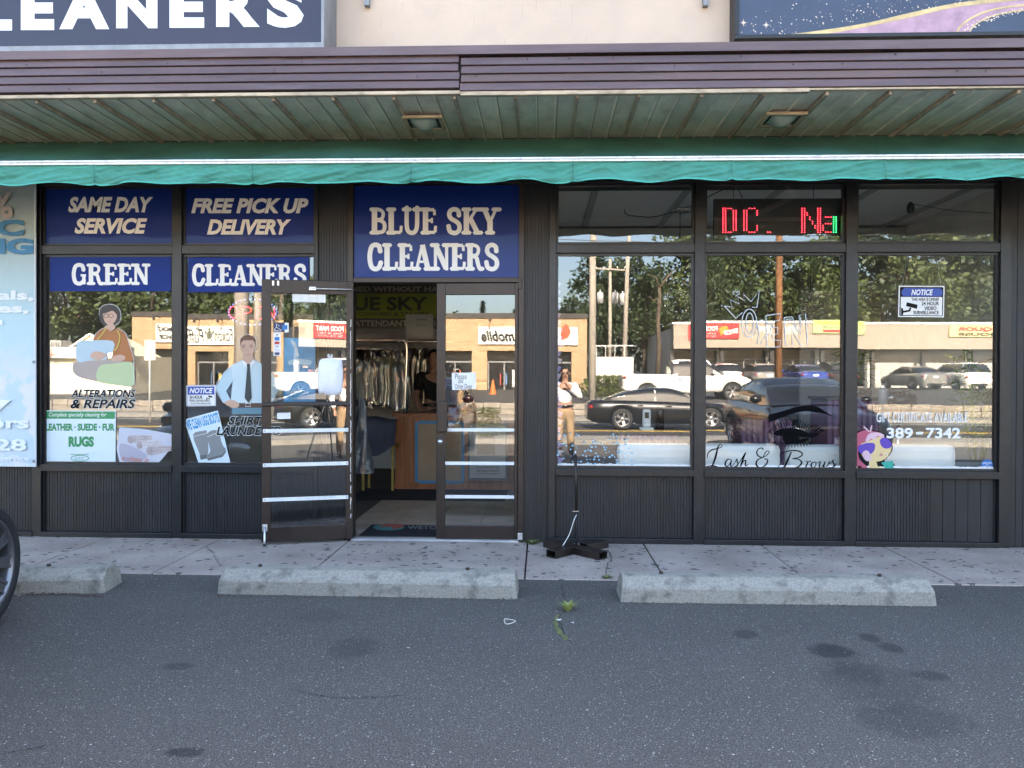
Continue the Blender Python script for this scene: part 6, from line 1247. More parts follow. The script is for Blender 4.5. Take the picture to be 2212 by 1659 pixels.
# the car at the left edge: its front wheel comes into the picture
HD = 8.0; wc = Vector((-3.06, 4.12, 0)); rzA = R(90 + HD); off = Matrix.Rotation(rzA, 3, 'Z') @ Vector((2.85/2 + .08, -(1.9/2 - .02), 0))
carA = make_car('parked_car', 'black car parked at the left edge, only its grey multi-spoked front wheel in view', wc - off, rzA, NAVP, 4.4, 1.9, 2.85, .36, [(x*.93, z) for x, z in COU_T], COU_R, style='multi', pillars=PS, taper=.52, tlen=.8, tex=1.15)
make_car('parked_car', 'dark maroon car parked beside the photographer, mirrored in the closed door leaf', (-2.28, -1.35, 0), R(90), MARP, 4.5, 1.8, 2.7, .34, SED_T, SED_R, style='multi', pillars=PS)
make_car('parked_car', 'glossy black car nosed to the salon, mirrored behind the lash decals', (4.95, -1.75, 0), R(90), BLKP, 4.7, 1.88, 2.8, .34, SED_T, SED_R, style='five', pillars=PS)
p = V(1430, 932, 25.4); make_car('sedan', 'black sedan driving past on the road, mirrored in the first salon window', (p.x - .05, p.y, -.18), 0, BLKP, 4.9, 1.86, 2.83, .34, [(x, z*.95) for x, z in COU_T], [(x, z*.935) for x, z in COU_R], style='five', pillars=((-.3, -.3, .05), (1.3, .65, .06)))
# white pickup
TRK_T = [(-3.0, 1.18), (-2.9, 1.27), (-.75, 1.27), (-.7, 1.20), (1.2, 1.18), (1.3, 1.22), (2.6, 1.12), (2.9, 1.0), (2.98, .9)]
TRK_R = [(-.80, 1.20), (-.74, 1.88), (-.4, 1.94), (.7, 1.94), (1.0, 1.85), (1.62, 1.2)]
p = V(1484, 866, 36.0); tk = make_car('pickup_truck', 'white four door pickup truck across the road, mirrored in the salon window', (p.x - .1, p.y, .40), 0, WHTP, 5.95, 2.0, 3.9, .41, TRK_T, TRK_R, zb=.42, style='six', pillars=((-.62, -.55, .22), (.45, .45, .10), (1.5, .98, .10)), cat='pickup truck', trim=CPL, gl_in=.1)
MB().box(2.85, 3.05, -.95, .95, .52, .72).build('front_bumper', CHROME2, tk, bevel=.03); MB().box(-3.06, -2.95, -.9, .9, .52, .68).build('rear_bumper', CHROME2, tk, bevel=.02)
def lot2_z(y): return .40 + (.90 - .40)*max(0, min(1, (-20 - y)/16))
def far_car(name, lab, px, D, paint, top, roof, pil, r_=.33, rz=-90, **k): p = V(px, 836, D); return make_car(name, lab, (p.x, p.y, lot2_z(p.y)), R(rz), paint, top=top, roof=roof, pillars=pil, r_=r_, **k)
far_car('parked_car', 'silver sedan parked tail out by the shutters, mirrored in the last salon window', 1975, 50, SILP, SED_T, SED_R, PS, rz=-97)
far_car('parked_car', 'white crossover parked tail out beside the silver sedan', 2070, 50, WHTP, SUV_T, SUV_R, PU, rz=-94)
far_car('parked_car', 'silver wagon parked tail out at the barber shop', 1642, 49, SILP, SED_T, VAN_R, PU)
far_car('parked_car', 'bright blue car parked tail out behind the brown pole', 1738, 50, BLUP, SED_T, SED_R, PS)
far_car('parked_car', 'white hatchback parked tail out behind the pickup', 1560, 49.5, WHTP, SED_T, VAN_R, PU)
far_car('parked_car', 'dark car parked tail out between the blue car and the mullion', 1800, 51, NAVP, SUV_T, SUV_R, PU)
# ---------------------------------------------------------------- road, kerbs, far lot
ROADM = M('road_asphalt', (0.042, 0.041, 0.040), 0.85, var=0.25, vscale=1.5, bump=0.3, bscale=60); tag(box('road', ROADM, None, -120, 120, -16.0, -6.9, -.4, -.18), kind='structure')
WALK2 = M('far_concrete', (0.26, 0.245, 0.22), 0.85, var=0.2, vscale=1.2); tag(box('pavement', WALK2, None, -120, 120, -6.89, -5.51, -.4, -.06), kind='structure'); tag(box('pavement', WALK2, None, -120, 120, -18.0, -16.01, -.4, -.05), kind='structure')
YEL = M('road_yellow', (0.55, 0.36, 0.05), 0.7); LW_ = M('road_white', (0.62, 0.62, 0.60), 0.7)
for y, mt_ in ((-10.75, YEL), (-10.5, YEL), (-7.6, LW_), (-14.9, LW_)): tag(box('road_marking', mt_, None, -100, 100, y - .06, y + .06, -.179, -.175), kind='structure')
mb = MB()
for a, b_ in zip((-18.3, -20, -24, -28, -32, -36), (-20, -24, -28, -32, -36, -60)): mb.add([(-120, a, lot2_z(a)), (120, a, lot2_z(a)), (120, b_, lot2_z(b_)), (-120, b_, lot2_z(b_))], [(0,3,2,1)])
tag(mb.build('far_lot', M('far_lot_asphalt', (0.055, 0.053, 0.05), 0.9, var=0.25, vscale=.6)), kind='structure')
tag(box('terrain', M('far_grass', (0.06, 0.075, 0.03), 0.95, var=0.4, vscale=.2), None, -350, 350, -350, -60.01, -.5, .8), kind='structure')
STN = M('wall_stone', (0.27, 0.24, 0.2), 0.9, var=0.35, vscale=5, bump=.6, bscale=12)
rw = thing('retaining_wall', 'low rubble stone retaining wall along the far side of the road', 'wall'); rr = random.Random(8); x = -30.0
while x < 38:
    w_ = rr.uniform(.4, .9); z = -.05
    for h_ in (rr.uniform(.2, .26), .25): MB().box(x + .01, x + w_ - .01, -18.3 + rr.uniform(-.03, .03), -18.02 + rr.uniform(-.02, .03), z + .006, z + h_ - .006).build('stone', STN, rw, bevel=.02); z += h_
    x += w_
base(rw, (4, -18.2, -.05))
# weeds along the near road edge and the bank
LEAF2 = M('weed_leaf', (0.11, 0.13, 0.035), 0.6, var=0.4, vscale=6)
def bush(name, lab, c_, rx, ry, h_, n, ls, mat, seed, cat='bush'):
    rr = random.Random(seed); mb = MB(); c_ = Vector(c_)
    for k in range(n):
        a = rr.uniform(0, 6.283); q = rr.random()**.5; z = rr.random(); p_ = c_ + Vector((rx*q*math.cos(a)*(1 - z*.5), ry*q*math.sin(a)*(1 - z*.5), h_*z)); u = Vector((rr.uniform(-1,1), rr.uniform(-1,1), rr.uniform(-.2,1))).normalized()*ls*rr.uniform(.5, 1.2); w_ = u.orthogonal().normalized()*ls*.35
        mb.add([p_ - u, p_ + w_, p_ + u, p_ - w_], [(0,1,2,3)])
    return tag(mb.build(name, mat, None, fix=False), lab, cat)
bush('roadside_weeds', 'tall weeds on the verge mirrored in the closed door leaf', (-1.4, -6.3, -.06), .55, .35, .75, 700, .05, LEAF2, 1, 'weeds'); bush('roadside_weeds', 'low weeds on the verge left of the tall ones', (-3.2, -6.2, -.06), .8, .3, .35, 400, .05, LEAF2, 2, 'weeds')
p = V(1315, 850, 39); bush('bank_shrub', 'grassy shrub bank below the white fence', (p.x, p.y, .4), 2.2, 1.0, 1.2, 1500, .13, LEAF2, 3, 'shrub')
# ---------------------------------------------------------------- trees
def leaf_mat(n, a, b_):
    m = bpy.data.materials.new(n); m.use_nodes = True; t = m.node_tree; b0 = t.nodes['Principled BSDF']; g_ = t.nodes.new('ShaderNodeNewGeometry'); r_ = t.nodes.new('ShaderNodeValToRGB'); r_.color_ramp.elements[0].color = a + (1,); r_.color_ramp.elements[1].color = b_ + (1,); t.links.new(g_.outputs['Random Per Island'], r_.inputs[0]); t.links.new(r_.outputs[0], b0.inputs['Base Color']); b0.inputs['Roughness'].default_value = .6; return m
LM = [leaf_mat('foliage_mid', (0.026, 0.045, 0.012), (0.08, 0.108, 0.028)), leaf_mat('foliage_dark', (0.013, 0.027, 0.010), (0.038, 0.064, 0.021)), leaf_mat('foliage_pine', (0.014, 0.030, 0.016), (0.035, 0.06, 0.03))]
BARK = M('bark', (0.09, 0.07, 0.05), 0.9, var=0.4, vscale=4, bump=.5, bscale=12)
TP_ = {}
def tree_meshes(kind):
    if kind in TP_: return TP_[kind]
    rr = random.Random(100 + kind); H = 12.0; cr = MB(); tr = MB()
    if kind == 2:
        tr.tube([(0,0,0), (0,0,H)], [.2, .03], 7); 
        for k in range(2600):
            z = 1.2 + (H - 1.2)*rr.random()**1.1; rad = 2.3*(1 - z/H)*(.7 + .3*math.sin(z*7)) + .1; a = rr.uniform(0, 6.283); q = rad*rr.random()**.5; p_ = Vector((q*math.cos(a), q*math.sin(a), z - q*.25)); u = Vector((math.cos(a), math.sin(a), -.3))*.28; w_ = Vector((-math.sin(a), math.cos(a), 0))*.1; cr.add([p_ - u, p_ + w_, p_ + u, p_ - w_], [(0,1,2,3)])
    else:
        tr.tube([(0,0,0), (.1,0,2.5), (.05,.1,5), (0,.1,8)], [.26, .2, .15, .06], 8); cl = []
        for k in range(30):
            a = rr.uniform(0, 6.283); z = rr.uniform(.18, 1); env = math.sin(math.pi*min(1, .12 + z*.8))**.7; q = 3.3*env*rr.random()**.45; c_ = Vector((q*math.cos(a), q*math.sin(a), 2.6 + z*9.0)); cl.append((c_, rr.uniform(.8, 1.6)))
            if k < 14: tr.tube([(0, .05, c_.z*.5), tuple(c_*.6 + Vector((0,0,c_.z*.2))), tuple(c_)], [.09, .05, .015], 5)
        for c_, R_ in cl:
            for j in range(125):
                u0 = Vector((rr.gauss(0,1), rr.gauss(0,1), rr.gauss(0,.8))).normalized(); p_ = c_ + u0*R_*(rr.random()**.4); u = (u0 + Vector((rr.uniform(-1,1), rr.uniform(-1,1), rr.uniform(-1,1)))).normalized()*rr.uniform(.14, .27); w_ = u.orthogonal().normalized()*u.length*.6; w_ = Matrix.Rotation(rr.uniform(0, 6.28), 3, u.normalized()) @ w_
                cr.add([p_ - u, p_ + w_, p_ + u, p_ - w_], [(0,1,2,3)])
    a = bpy.data.meshes.new('crown'); a.from_pydata(cr.v, [], cr.f); b_ = bpy.data.meshes.new('trunk'); b_.from_pydata(tr.v, [], tr.f); b_.polygons.foreach_set('use_smooth', tr.sm)
    a.materials.append(LM[2 if kind == 2 else kind % 2]); b_.materials.append(BARK); TP_[kind] = (a, b_); return TP_[kind]
def tree(lab, px, py, D, kind, sx=1.0, zb=.8):
    p = V(px, py, D); h_ = (p.z - zb)/12.0; t = thing('tree' if kind != 2 else 'pine_tree', lab, 'tree', (p.x, p.y, zb), random.uniform(0, 6), 'trees across the road'); t.scale = (h_*sx, h_*sx, h_)
    a, b_ = tree_meshes(kind)
    for nm, me in (('crown', a), ('trunk', b_)):
        o = bpy.data.objects.new(nm, me); C.objects.link(o); o.parent = t
    return t
TREES = ((140, 545, 58, 0, 1.1, 'behind the cream sided house'), (235, 560, 62, 1, 1.2, 'above the sewing woman print'), (330, 548, 58, 0, 1.2, 'between the two cleaners windows'), (430, 565, 60, 1, 1.1, 'left of the weathered near pole'), (505, 590, 56, 0, 1.1, 'above the smoke shop sign'), (580, 560, 64, 1, 1.1, 'right of the shirt man print'), (40, 560, 60, 1, 1.1, 'at the far left of the brick row'), (680, 600, 62, 0, 1.2, 'behind the middle of the brick row'), (780, 590, 64, 1, 1.2, 'over the brick row behind the doorway'),
         (1043, 650, 62, 2, 1.3, 'with the pointed tip above the mobile shop'), (1112, 668, 64, 2, 1.2, 'half hidden by the door frame'), (985, 700, 66, 2, 1.2, 'low, left of the pointed tip'),
         (1250, 640, 66, 1, .9, 'rising left of the pale pole'), (1310, 545, 68, 1, 1.0, 'behind the transformer pole'), (1395, 555, 66, 1, 1.0, 'behind the leaning pole'), (1470, 505, 68, 0, 1.1, 'tallest behind the food shop'), (1560, 500, 70, 1, 1.1, 'under the LED matrix board'), (1640, 540, 70, 0, 1.0, 'left of the brown pole'), (1730, 530, 70, 1, 1.1, 'right of the brown pole'), (1800, 500, 68, 0, 1.0, 'at the third salon mullion'), (1900, 490, 70, 1, 1.2, 'behind the hair shop sign'), (1990, 480, 68, 0, 1.1, 'above the video notice'), (2080, 488, 70, 1, 1.1, 'above the liquor shop sign'), (2170, 490, 70, 0, 1.1, 'at the right end of the row'), (1530, 560, 60, 1, .7, 'small and dark behind the food shop roof'), (2250, 500, 72, 1, 1.1, 'past the right window edge'))
KN = ('broad mid green tree ', 'dark green full tree ', 'dark conifer ')
for px, py, D, kd_, sx, wh in TREES: tree(KN[kd_] + wh, px, py, D, kd_, sx)
# a wood behind them that reads as one mass
rr = random.Random(55); mb = MB()
for k in range(16000):
    x = rr.uniform(-75, 85); top = 7.5 + 1.8*math.sin(x*.3) + 1.2*math.sin(x*.83 + 2); z = .5 + top*rr.random()**.8; y = -66 + rr.uniform(-5, 5); p_ = Vector((x, y, z)); u = Vector((rr.uniform(-1,1), rr.uniform(-1,1), rr.uniform(-1,1))).normalized()*rr.uniform(.25, .5); w_ = u.orthogonal().normalized()*u.length*.7
    mb.add([p_ - u, p_ + w_, p_ + u, p_ - w_], [(0,1,2,3)])
tag(mb.build('far_wood', LM[1], None, fix=False), 'far belt of dark woodland behind the shops', 'woodland', kind='stuff')
# bare forked trunk in front of the wood
p0 = V(1430, 800, 56); q = lambda a, b_: V(a, b_, 56); mb = MB(); mb.tube([q(1420, 815), q(1424, 760), q(1421, 690), q(1425, 640), q(1424, 620)], [.22, .2, .17, .15, .12], 7).tube([q(1424, 622), q(1440, 600), q(1452, 585), q(1465, 577)], [.11, .08, .05, .02], 6).tube([q(1424, 622), q(1418, 600), q(1400, 590)], [.1, .06, .02], 6).tube([q(1423, 645), q(1412, 648), q(1400, 640)], [.07, .05, .02], 6)
tag(mb.build('bare_tree', BARK), 'bare forked dead tree standing in front of the dark wood', 'tree')
# ---------------------------------------------------------------- buildings across the road
def brick_mat():
    m = bpy.data.materials.new('orange_brick'); m.use_nodes = True; t = m.node_tree; b0 = t.nodes['Principled BSDF']; g_ = t.nodes.new('ShaderNodeNewGeometry'); mp = t.nodes.new('ShaderNodeMapping'); mp.inputs['Rotation'].default_value = (R(90), 0, 0)
    t.links.new(g_.outputs['Position'], mp.inputs[0]); bk = t.nodes.new('ShaderNodeTexBrick'); bk.inputs['Scale'].default_value = 1.0; bk.inputs['Brick Width'].default_value = .4; bk.inputs['Row Height'].default_value = .135; bk.inputs['Mortar Size'].default_value = .012
    bk.inputs['Color1'].default_value = (0.47, 0.315, 0.18, 1); bk.inputs['Color2'].default_value = (0.385, 0.25, 0.135, 1); bk.inputs['Mortar'].default_value = (0.36, 0.27, 0.18, 1); t.links.new(mp.outputs[0], bk.inputs['Vector']); t.links.new(bk.outputs[0], b0.inputs['Base Color']); b0.inputs['Roughness'].default_value = .85; return m
BRK = brick_mat(); DKG = M('dark_shop_glass', (0.018, 0.02, 0.022), 0.1); FRM2 = M('shop_frame', (0.20, 0.20, 0.20), 0.5); ROOFD = M('dark_coping', (0.05, 0.045, 0.042), 0.7)
def vbox(name, mat, parent, D, dep, x0, y0, x1, y1, bevel=0.0):      # box whose street face sits at D and spans a sight-line rectangle
    a = V(x0, (y0+y1)/2, D); b_ = V(x1, (y0+y1)/2, D); t = V((x0+x1)/2, y0, D); d_ = V((x0+x1)/2, y1, D); return box(name, mat, parent, a.x, b_.x, a.y - dep, a.y, d_.z, t.z, bevel=bevel)
def vtext(body, bx, mat, parent, D, bold=.02, shear=0.0):
    a = V(bx[0], (bx[1]+bx[3])/2, D); b_ = V(bx[2], (bx[1]+bx[3])/2, D); t = V((bx[0]+bx[2])/2, bx[1], D); d_ = V((bx[0]+bx[2])/2, bx[3], D)
    return text3('lettering', body, (b_.x, a.y, d_.z), (-1, 0, 0), (0, 0, 1), b_.x - a.x, t.z - d_.z, mat, parent, bold, shear)
bk = thing('brick_shop_row', 'long low orange brick shop row across the road, mirrored in the glass', 'building'); D = 45.0
a = V(285, 684, D); b_ = V(1268, 684, D); yb = a.y; zt_ = 4.95
box('wall', BRK, bk, a.x, b_.x, yb - 9, yb, 3.05, zt_); box('coping', ROOFD, bk, a.x - .05, b_.x + .05, yb - 9.05, yb + .06, zt_ + .002, zt_ + .3)
box('rear_wall', BRK, bk, a.x + .01, b_.x - .01, yb - 9, yb - .6, .2, 3.049); nb = 9
for k in range(nb + 1):
    xx = a.x + (b_.x - a.x - .9)*k/nb; box('brick_pier', BRK, bk, xx, xx + .9, yb - .58, yb - .001, .2, 3.049)
    if k < nb:
        x2 = a.x + (b_.x - a.x - .9)*(k+1)/nb; wn = MB().box(xx + .92, x2 - .02, yb - .34, yb - .30, .25, .55).box(xx + .92, x2 - .02, yb - .34, yb - .30, 2.35, 2.45).box(xx + .92, xx + 1.0, yb - .34, yb - .30, .551, 2.349).box((xx + x2)/2 + .4, (xx + x2)/2 + .48, yb - .34, yb - .30, .551, 2.349).build('shop_window', FRM2, bk)
        MB().box(xx + .93, x2 - .03, yb - .40, yb - .36, .26, 3.0).build('pane', DKG, wn)
        rr = random.Random(k)
        for j in range(3):
            cc = rr.choice(((.5, .06, .04), (.5, .4, .1), (.5, .5, .5), (.1, .2, .4), (.45, .12, .05))); px_ = xx + 1.2 + rr.uniform(0, x2 - xx - 1.7); box('window_poster', M('poster_%d' % int(cc[0]*100 + cc[1]*10), cc, .6), wn, px_, px_ + rr.uniform(.3, .5), yb - .357, yb - .35, .9 + rr.uniform(0, .3), 1.7 + rr.uniform(0, .3))
base(bk, ((a.x+b_.x)/2, yb - 4, .2))
SGW = M('lit_sign_white', (0.72, 0.72, 0.66), 0.5)
s_ = thing('smoke_shop_sign', 'cream sign reading Foxon Puffs SMOKE SHOP with a turtle, on the brick row', 'sign'); vbox('board', SGW, s_, D - .12, .10, 336, 702, 506, 742); vtext('Foxon', (462, 708, 503, 735), INK, s_, D - .14, 0.0, .3); vtext('Puffs', (400, 708, 440, 738), INK, s_, D - .14, 0.0, .3); vtext('SMOKE', (341, 709, 376, 719), INK, s_, D - .14, .03); vtext('SHOP', (343, 725, 375, 736), INK, s_, D - .14, .03)
tt = MB()
for pts in (ell(451, 721, 6, 9, 14), ell(451, 708.5, 2.5, 3, 10), ell(443, 715, 2, 4, 8), ell(459, 715, 2, 4, 8), ell(446, 732, 1.6, 3, 8), ell(456, 732, 1.6, 3, 8)): tt.add([V(x_, y_, D - .14 - .001*len(tt.f)) for x_, y_ in pts], [tuple(range(len(pts)))])
tt.build('turtle_emblem', pm('turtle', (0.10, 0.11, 0.08)), s_, fix=False); base(s_, V(420, 742, D - .1))
s_ = thing('mobile_shop_sign', 'white sign reading Mobile with a red flame tag, on the brick row', 'sign'); vbox('board', SGW, s_, D - .12, .10, 1033, 706, 1248, 744); vtext('mobile', (1040, 714, 1112, 738), INK, s_, D - .14, .03, .25); poly('red_tag', [V(x_, y_, D - .14) for x_, y_ in ((1211, 707), (1224, 700), (1228, 704), (1233, 716), (1226, 730), (1211, 733))], pm('tag_red', (0.55, 0.07, 0.025)), s_, 0, raw=True); base(s_, V(1140, 744, D - .1))
for px in (345, 430, 480, 600, 1060, 1150):
    p = V(px, 690, D); MB().tube([(p.x, p.y, p.z), (p.x, p.y + .5, p.z + .1), (p.x, p.y + .7, p.z - .05)], .025, 6).sphere((p.x, p.y + .72, p.z - .08), .1, 8, 6).build('gooseneck_lamp', ROOFD, bk).location = -Vector(bk.location)
# cream sided house
SID = M('cream_siding', (0.80, 0.73, 0.54), 0.6, var=.08); hs = thing('sided_house', 'cream clapboard building with a low gable and white canopy band, mirrored at far left', 'building'); D2 = 37.0
a = V(60, 740, D2); b_ = V(283, 740, D2); zb0, ze = -.0, V(170, 770, D2).z; n = 22
for k in range(n): z = zb0 + (ze - zb0)*k/n; MB().prism([(a.y - .03, z + .003), (a.y + .0, z + .003), (a.y - .02, z + (ze-zb0)/n - .001), (a.y - .03, z + (ze-zb0)/n - .001)], 'X', a.x, b_.x).build('siding_board', SID, hs)
box('core', SID, hs, a.x, b_.x, a.y - 5, a.y - .031, -.3, ze); vbox('canopy_band', SGW, hs, D2 - .3, .3, 60, 752, 283, 776); MB().prism([(a.x + 1.6, ze + .01), (b_.x - .5, ze + .01), ((a.x + b_.x)/2 + .35, ze + 1.0)], 'Y', a.y - 4, a.y - .32).build('gable', SID, hs); MB().bar(((a.x+b_.x)/2 + .35, a.y - .28, ze + 1.05), (b_.x - .3, a.y - .28, ze + .02), .14, .1).bar(((a.x+b_.x)/2 + .35, a.y - .28, ze + 1.05), (a.x + 1.4, a.y - .28, ze + .02), .14, .1).build('gable_trim', SGW, hs); vtext('GISM', (100, 756, 115, 771), pm('tag_red', (0.55, 0.07, 0.025)), hs, D2 - .62, .02)
base(hs, ((a.x+b_.x)/2, a.y - 2, -.3))
p = V(122, 738, D2 + 1); hv = thing('rooftop_unit', 'grey air conditioning unit on the sided house roof', 'air conditioner', (p.x, p.y, ze + .01)); MB().box(-.5, .5, -.45, .45, 0, .75).build('cabinet', M('hvac_grey', (0.42, 0.42, 0.4), .6), hv, bevel=.02)
for k in range(8): MB().box(-.46 + k*.12, -.42 + k*.12, .452, .47, .08, .66).build('louvre', ROOFD, hv)
# strip mall
MALL = M('mall_beige', (0.36, 0.31, 0.25), 0.85, var=.08, vscale=.8); ml = thing('strip_mall', 'low beige strip mall with deep fascia, shutters and shop glass across the road', 'building'); D3 = 53.0; ya = V(1500, 700, D3).y; xa = V(1455, 700, D3).x; xb = V(2300, 700, D3).x; zfa, zfb = 5.2, 3.55
box('fascia', MALL, ml, xa, xb, ya - 1.4, ya, zfb, zfa); box('white_coping', SGW, ml, xa - .1, xb, ya - 1.5, ya + .06, zfa + .002, zfa + .16); box('rear_block', M('mall_side', (0.55, 0.54, 0.5), .8), ml, xa, xb, ya - 14, ya - 1.41, .3, zfa - .2)
yg = ya - 1.38; ns = 9; sx_ = V(1880, 780, D3 + 1.3).x; SHT = M('roller_shutter', (0.44, 0.44, 0.42), .5)
x = xa + .3
while x < xb - 3:
    x2 = x + 3.4
    if x < sx_:
        wn = MB().box(x, x2 - .35, yg, yg + .06, 2.75, 2.83).box(x, x + .07, yg, yg + .06, .9, 2.749).box(x + 1.5, x + 1.57, yg, yg + .06, .9, 2.749).box(x + 2.3, x + 2.37, yg, yg + .06, .9, 2.749).box(x, x2 - .35, yg + .001, yg + .059, .9, 1.0).build('shop_window', FRM2, ml); MB().box(x + .01, x2 - .36, yg - .005, yg + .02, .95, 3.4).build('pane', DKG, wn); rr = random.Random(int(x*10))
        for j in range(9): cc = rr.choice(((.4, .3, .2), (.45, .45, .42), (.3, .1, .06), (.2, .3, .35))); q_ = x + .15 + rr.uniform(0, 2.5); z_ = 1.1 + .25*rr.randint(0, 4); box('shelf_goods', M('goods_%d' % int(cc[0]*100), cc, .6), wn, q_, q_ + rr.uniform(.15, .4), yg + .021, yg + .03, z_, z_ + .16)
    else:
        sh = box('shutter_box', MALL, ml, x, x2 - .4, yg, yg + .12, 2.7, 3.0)
        for k in range(14): box('slat', SHT, sh, x + .02, x2 - .42, yg + .02 + .015*(k % 2), yg + .06 + .015*(k % 2), .92 + k*.125, .92 + (k+1)*.125 - .008)
    box('column', ROOFD, ml, x2 - .32, x2 - .08, ya - .6, ya - .35, .85, zfb - .001); x = x2
base(ml, ((xa+xb)/2, ya - 6, .3))
RED = pm('sign_red', (0.55, 0.025, 0.03))
s_ = thing('food_mart_sign', 'red sign reading FOOD MART with a Gushers logo on the strip mall', 'sign'); vbox('board', RED, s_, D3 - .1, .08, 1487, 701, 1600, 733); vtext('FOOD MART', (1492, 706, 1554, 717), LINEW, s_, D3 - .12, .04); vtext('Groceries · Deli · Tobacco', (1496, 719, 1550, 723.5), LINEW, s_, D3 - .12, .0); vtext('Cigars · Candy · Cold Drinks', (1496, 725.5, 1551, 730), LINEW, s_, D3 - .12, .0)
poly('logo_burst', [V(x_, y_, D3 - .12) for x_, y_ in ((1556, 712), (1564, 707), (1574, 706), (1578, 714), (1570, 722), (1560, 726))], pm('logo_orange', (0.6, 0.28, 0.03)), s_, 0, raw=True); poly('logo_ribbon', [V(x_, y_, D3 - .125) for x_, y_ in ((1566, 717), (1598, 711), (1596, 722), (1570, 726))], LINEW, s_, 0, raw=True); vtext('Gushers', (1571, 715, 1594, 723), pm('logo_red', (0.4, 0.03, 0.03)), s_, D3 - .13, .02); base(s_, V(1543, 733, D3 - .1))
s_ = thing('barber_sign', 'white lettering FRESH ZONE BARBER SHOP on the strip mall fascia', 'sign'); vtext('FRESH', (1698, 707, 1734, 717), LINEW, s_, D3 - .03, .04); vtext('ZONE', (1641, 707, 1672, 717), LINEW, s_, D3 - .03, .04); vtext('BARBER', (1700, 718.5, 1726, 723), LINEW, s_, D3 - .03, .04); vtext('SHOP', (1652, 718.5, 1672, 723), LINEW, s_, D3 - .03, .04); base(s_, V(1688, 723, D3 - .03))
s_ = thing('beauty_sign', 'green and yellow sign reading JOYCE HOUSE OF BEAUTY on the strip mall', 'sign'); vbox('board', pm('sign_lime', (0.40, 0.50, 0.22)), s_, D3 - .1, .08, 1760, 693, 1872, 722); YLT = pm('sign_yellow', (0.6, 0.55, 0.03)); vtext('JOYCE HOUSE OF BEAUTY', (1764, 696, 1868, 704), YLT, s_, D3 - .12, .04); vtext('human hair extensions & wigs', (1782, 706, 1860, 710), INK, s_, D3 - .12, .0); vbox('red_phone_strip', pm('sign_red', (0.55, 0.025, 0.03)), s_, D3 - .12, .01, 1782, 714, 1850, 719); base(s_, V(1816, 722, D3 - .1))
s_ = thing('liquor_sign', 'yellow sign reading LIQUOR HOUSE in red on the strip mall', 'sign'); vbox('board', pm('sign_cream', (0.62, 0.55, 0.26)), s_, D3 - .1, .08, 2055, 702, 2190, 727); vtext('LIQUOR', (2072, 706, 2165, 716), RED, s_, D3 - .12, .04); vtext('HOUSE', (2074, 718, 2162, 725), INK, s_, D3 - .12, .03); base(s_, V(2122, 727, D3 - .1))
for body, bx in (('OPEN', (1505, 754, 1536, 764)), ):
    s_ = thing('shop_window_lettering', 'grey OPEN lettering on the food shop glass', 'lettering'); vtext(body, bx, pm('grey_letter', (0.3, 0.32, 0.32)), s_, D3 + 1.3, .0); base(s_, V(1520, 764, D3 + 1.3))
# white fence with lattice
fn = thing('lattice_fence', 'tall white panel fence with lattice top beside the strip mall', 'fence'); D4 = 44.0; WF = M('white_fence', (0.72, 0.71, 0.66), .6)
for k in range(4):
    x_ = 1288 + 20.2*k; vbox('fence_panel', WF, fn, D4, .05, x_ + .3, 772, x_ + 19.8, 826)
    lt = MB(); p0, p1 = V(x_ + .5, 770, D4), V(x_ + 19.6, 747, D4); w_ = p1.x - p0.x; h_ = p1.z - p0.z
    for j in range(-6, 8):
        for sg_ in (1, -1):
            xs_ = p0.x + w_*j/7; pts = [(xs_ + (sg_*h_*t if sg_ > 0 else w_*.4 - h_*t), t) for t in (0, 1)]
            if all(p0.x - .01 < q[0] < p1.x + .01 for q in pts): lt.bar((pts[0][0], p0.y + .01*sg_, p0.z), (pts[1][0], p0.y + .01*sg_, p1.z), .02, .05, (0, 1, 0))
    lt.box(p0.x, p1.x, p0.y - .03, p0.y + .02, p1.z, p1.z + .06).box(p0.x, p1.x, p0.y - .03, p0.y + .02, p0.z - .06, p0.z); tag(lt.build('lattice', WF, fn, fix=False), kind='stuff')
    vbox('post', WF, fn, D4 - .1, .12, x_ - .8, 744, x_ + .2, 826)
base(fn, V(1330, 826, D4))
# ---------------------------------------------------------------- poles and wires
POLEG = M('pole_grey', (0.36, 0.32, 0.27), .9, var=.25, vscale=3, stretch=(3, 3, .2)); POLEB = M('pole_brown', (0.20, 0.095, 0.04), .85, var=.45, vscale=3, stretch=(3, 3, .3)); CAN = M('transformer_grey', (0.5, 0.5, 0.5), .5)
def upole(lab, px, D, dia, mat, ztop, zb, lean=0.0, arms=(), cans=()):
    p = V(px, 818, D); t = thing('utility_pole', lab, 'utility pole', (p.x, p.y, zb)); MB().tube([(0,0,0), (lean*.5, 0, (ztop - zb)/2), (lean, 0, ztop - zb)], [dia*.56, dia*.5, dia*.4], 12).build('post', mat, t)
    for z in arms: MB().bar((lean - 1.2, .2, z - zb), (lean + 1.2, .2, z - zb - .15), .1, .12).build('crossarm', mat, t); [MB().lathe([(0, 0), (.05, .02), (.07, .09), (.03, .14), (0, .16)], (lean + q, .2, z - zb - .02), 8).build('insulator', SGW, t) for q in (-1.05, -.5, .5, 1.05)]
    for dx, z in cans: MB().lathe([(0, 0), (.24, 0), (.25, .75), (.2, .82), (.06, .84), (.05, 1.0), (0, 1.0)], (lean + dx, .2, z - zb), 14).build('transformer', CAN, t)
    return t
upole('weathered grey pole near the lot edge, mirrored behind the shirt man', 521, 17.0, .31, POLEG, 9.5, -.15); upole('slimmer grey pole beside the weathered one', 556, 19.5, .20, POLEG, 9.0, -.1)
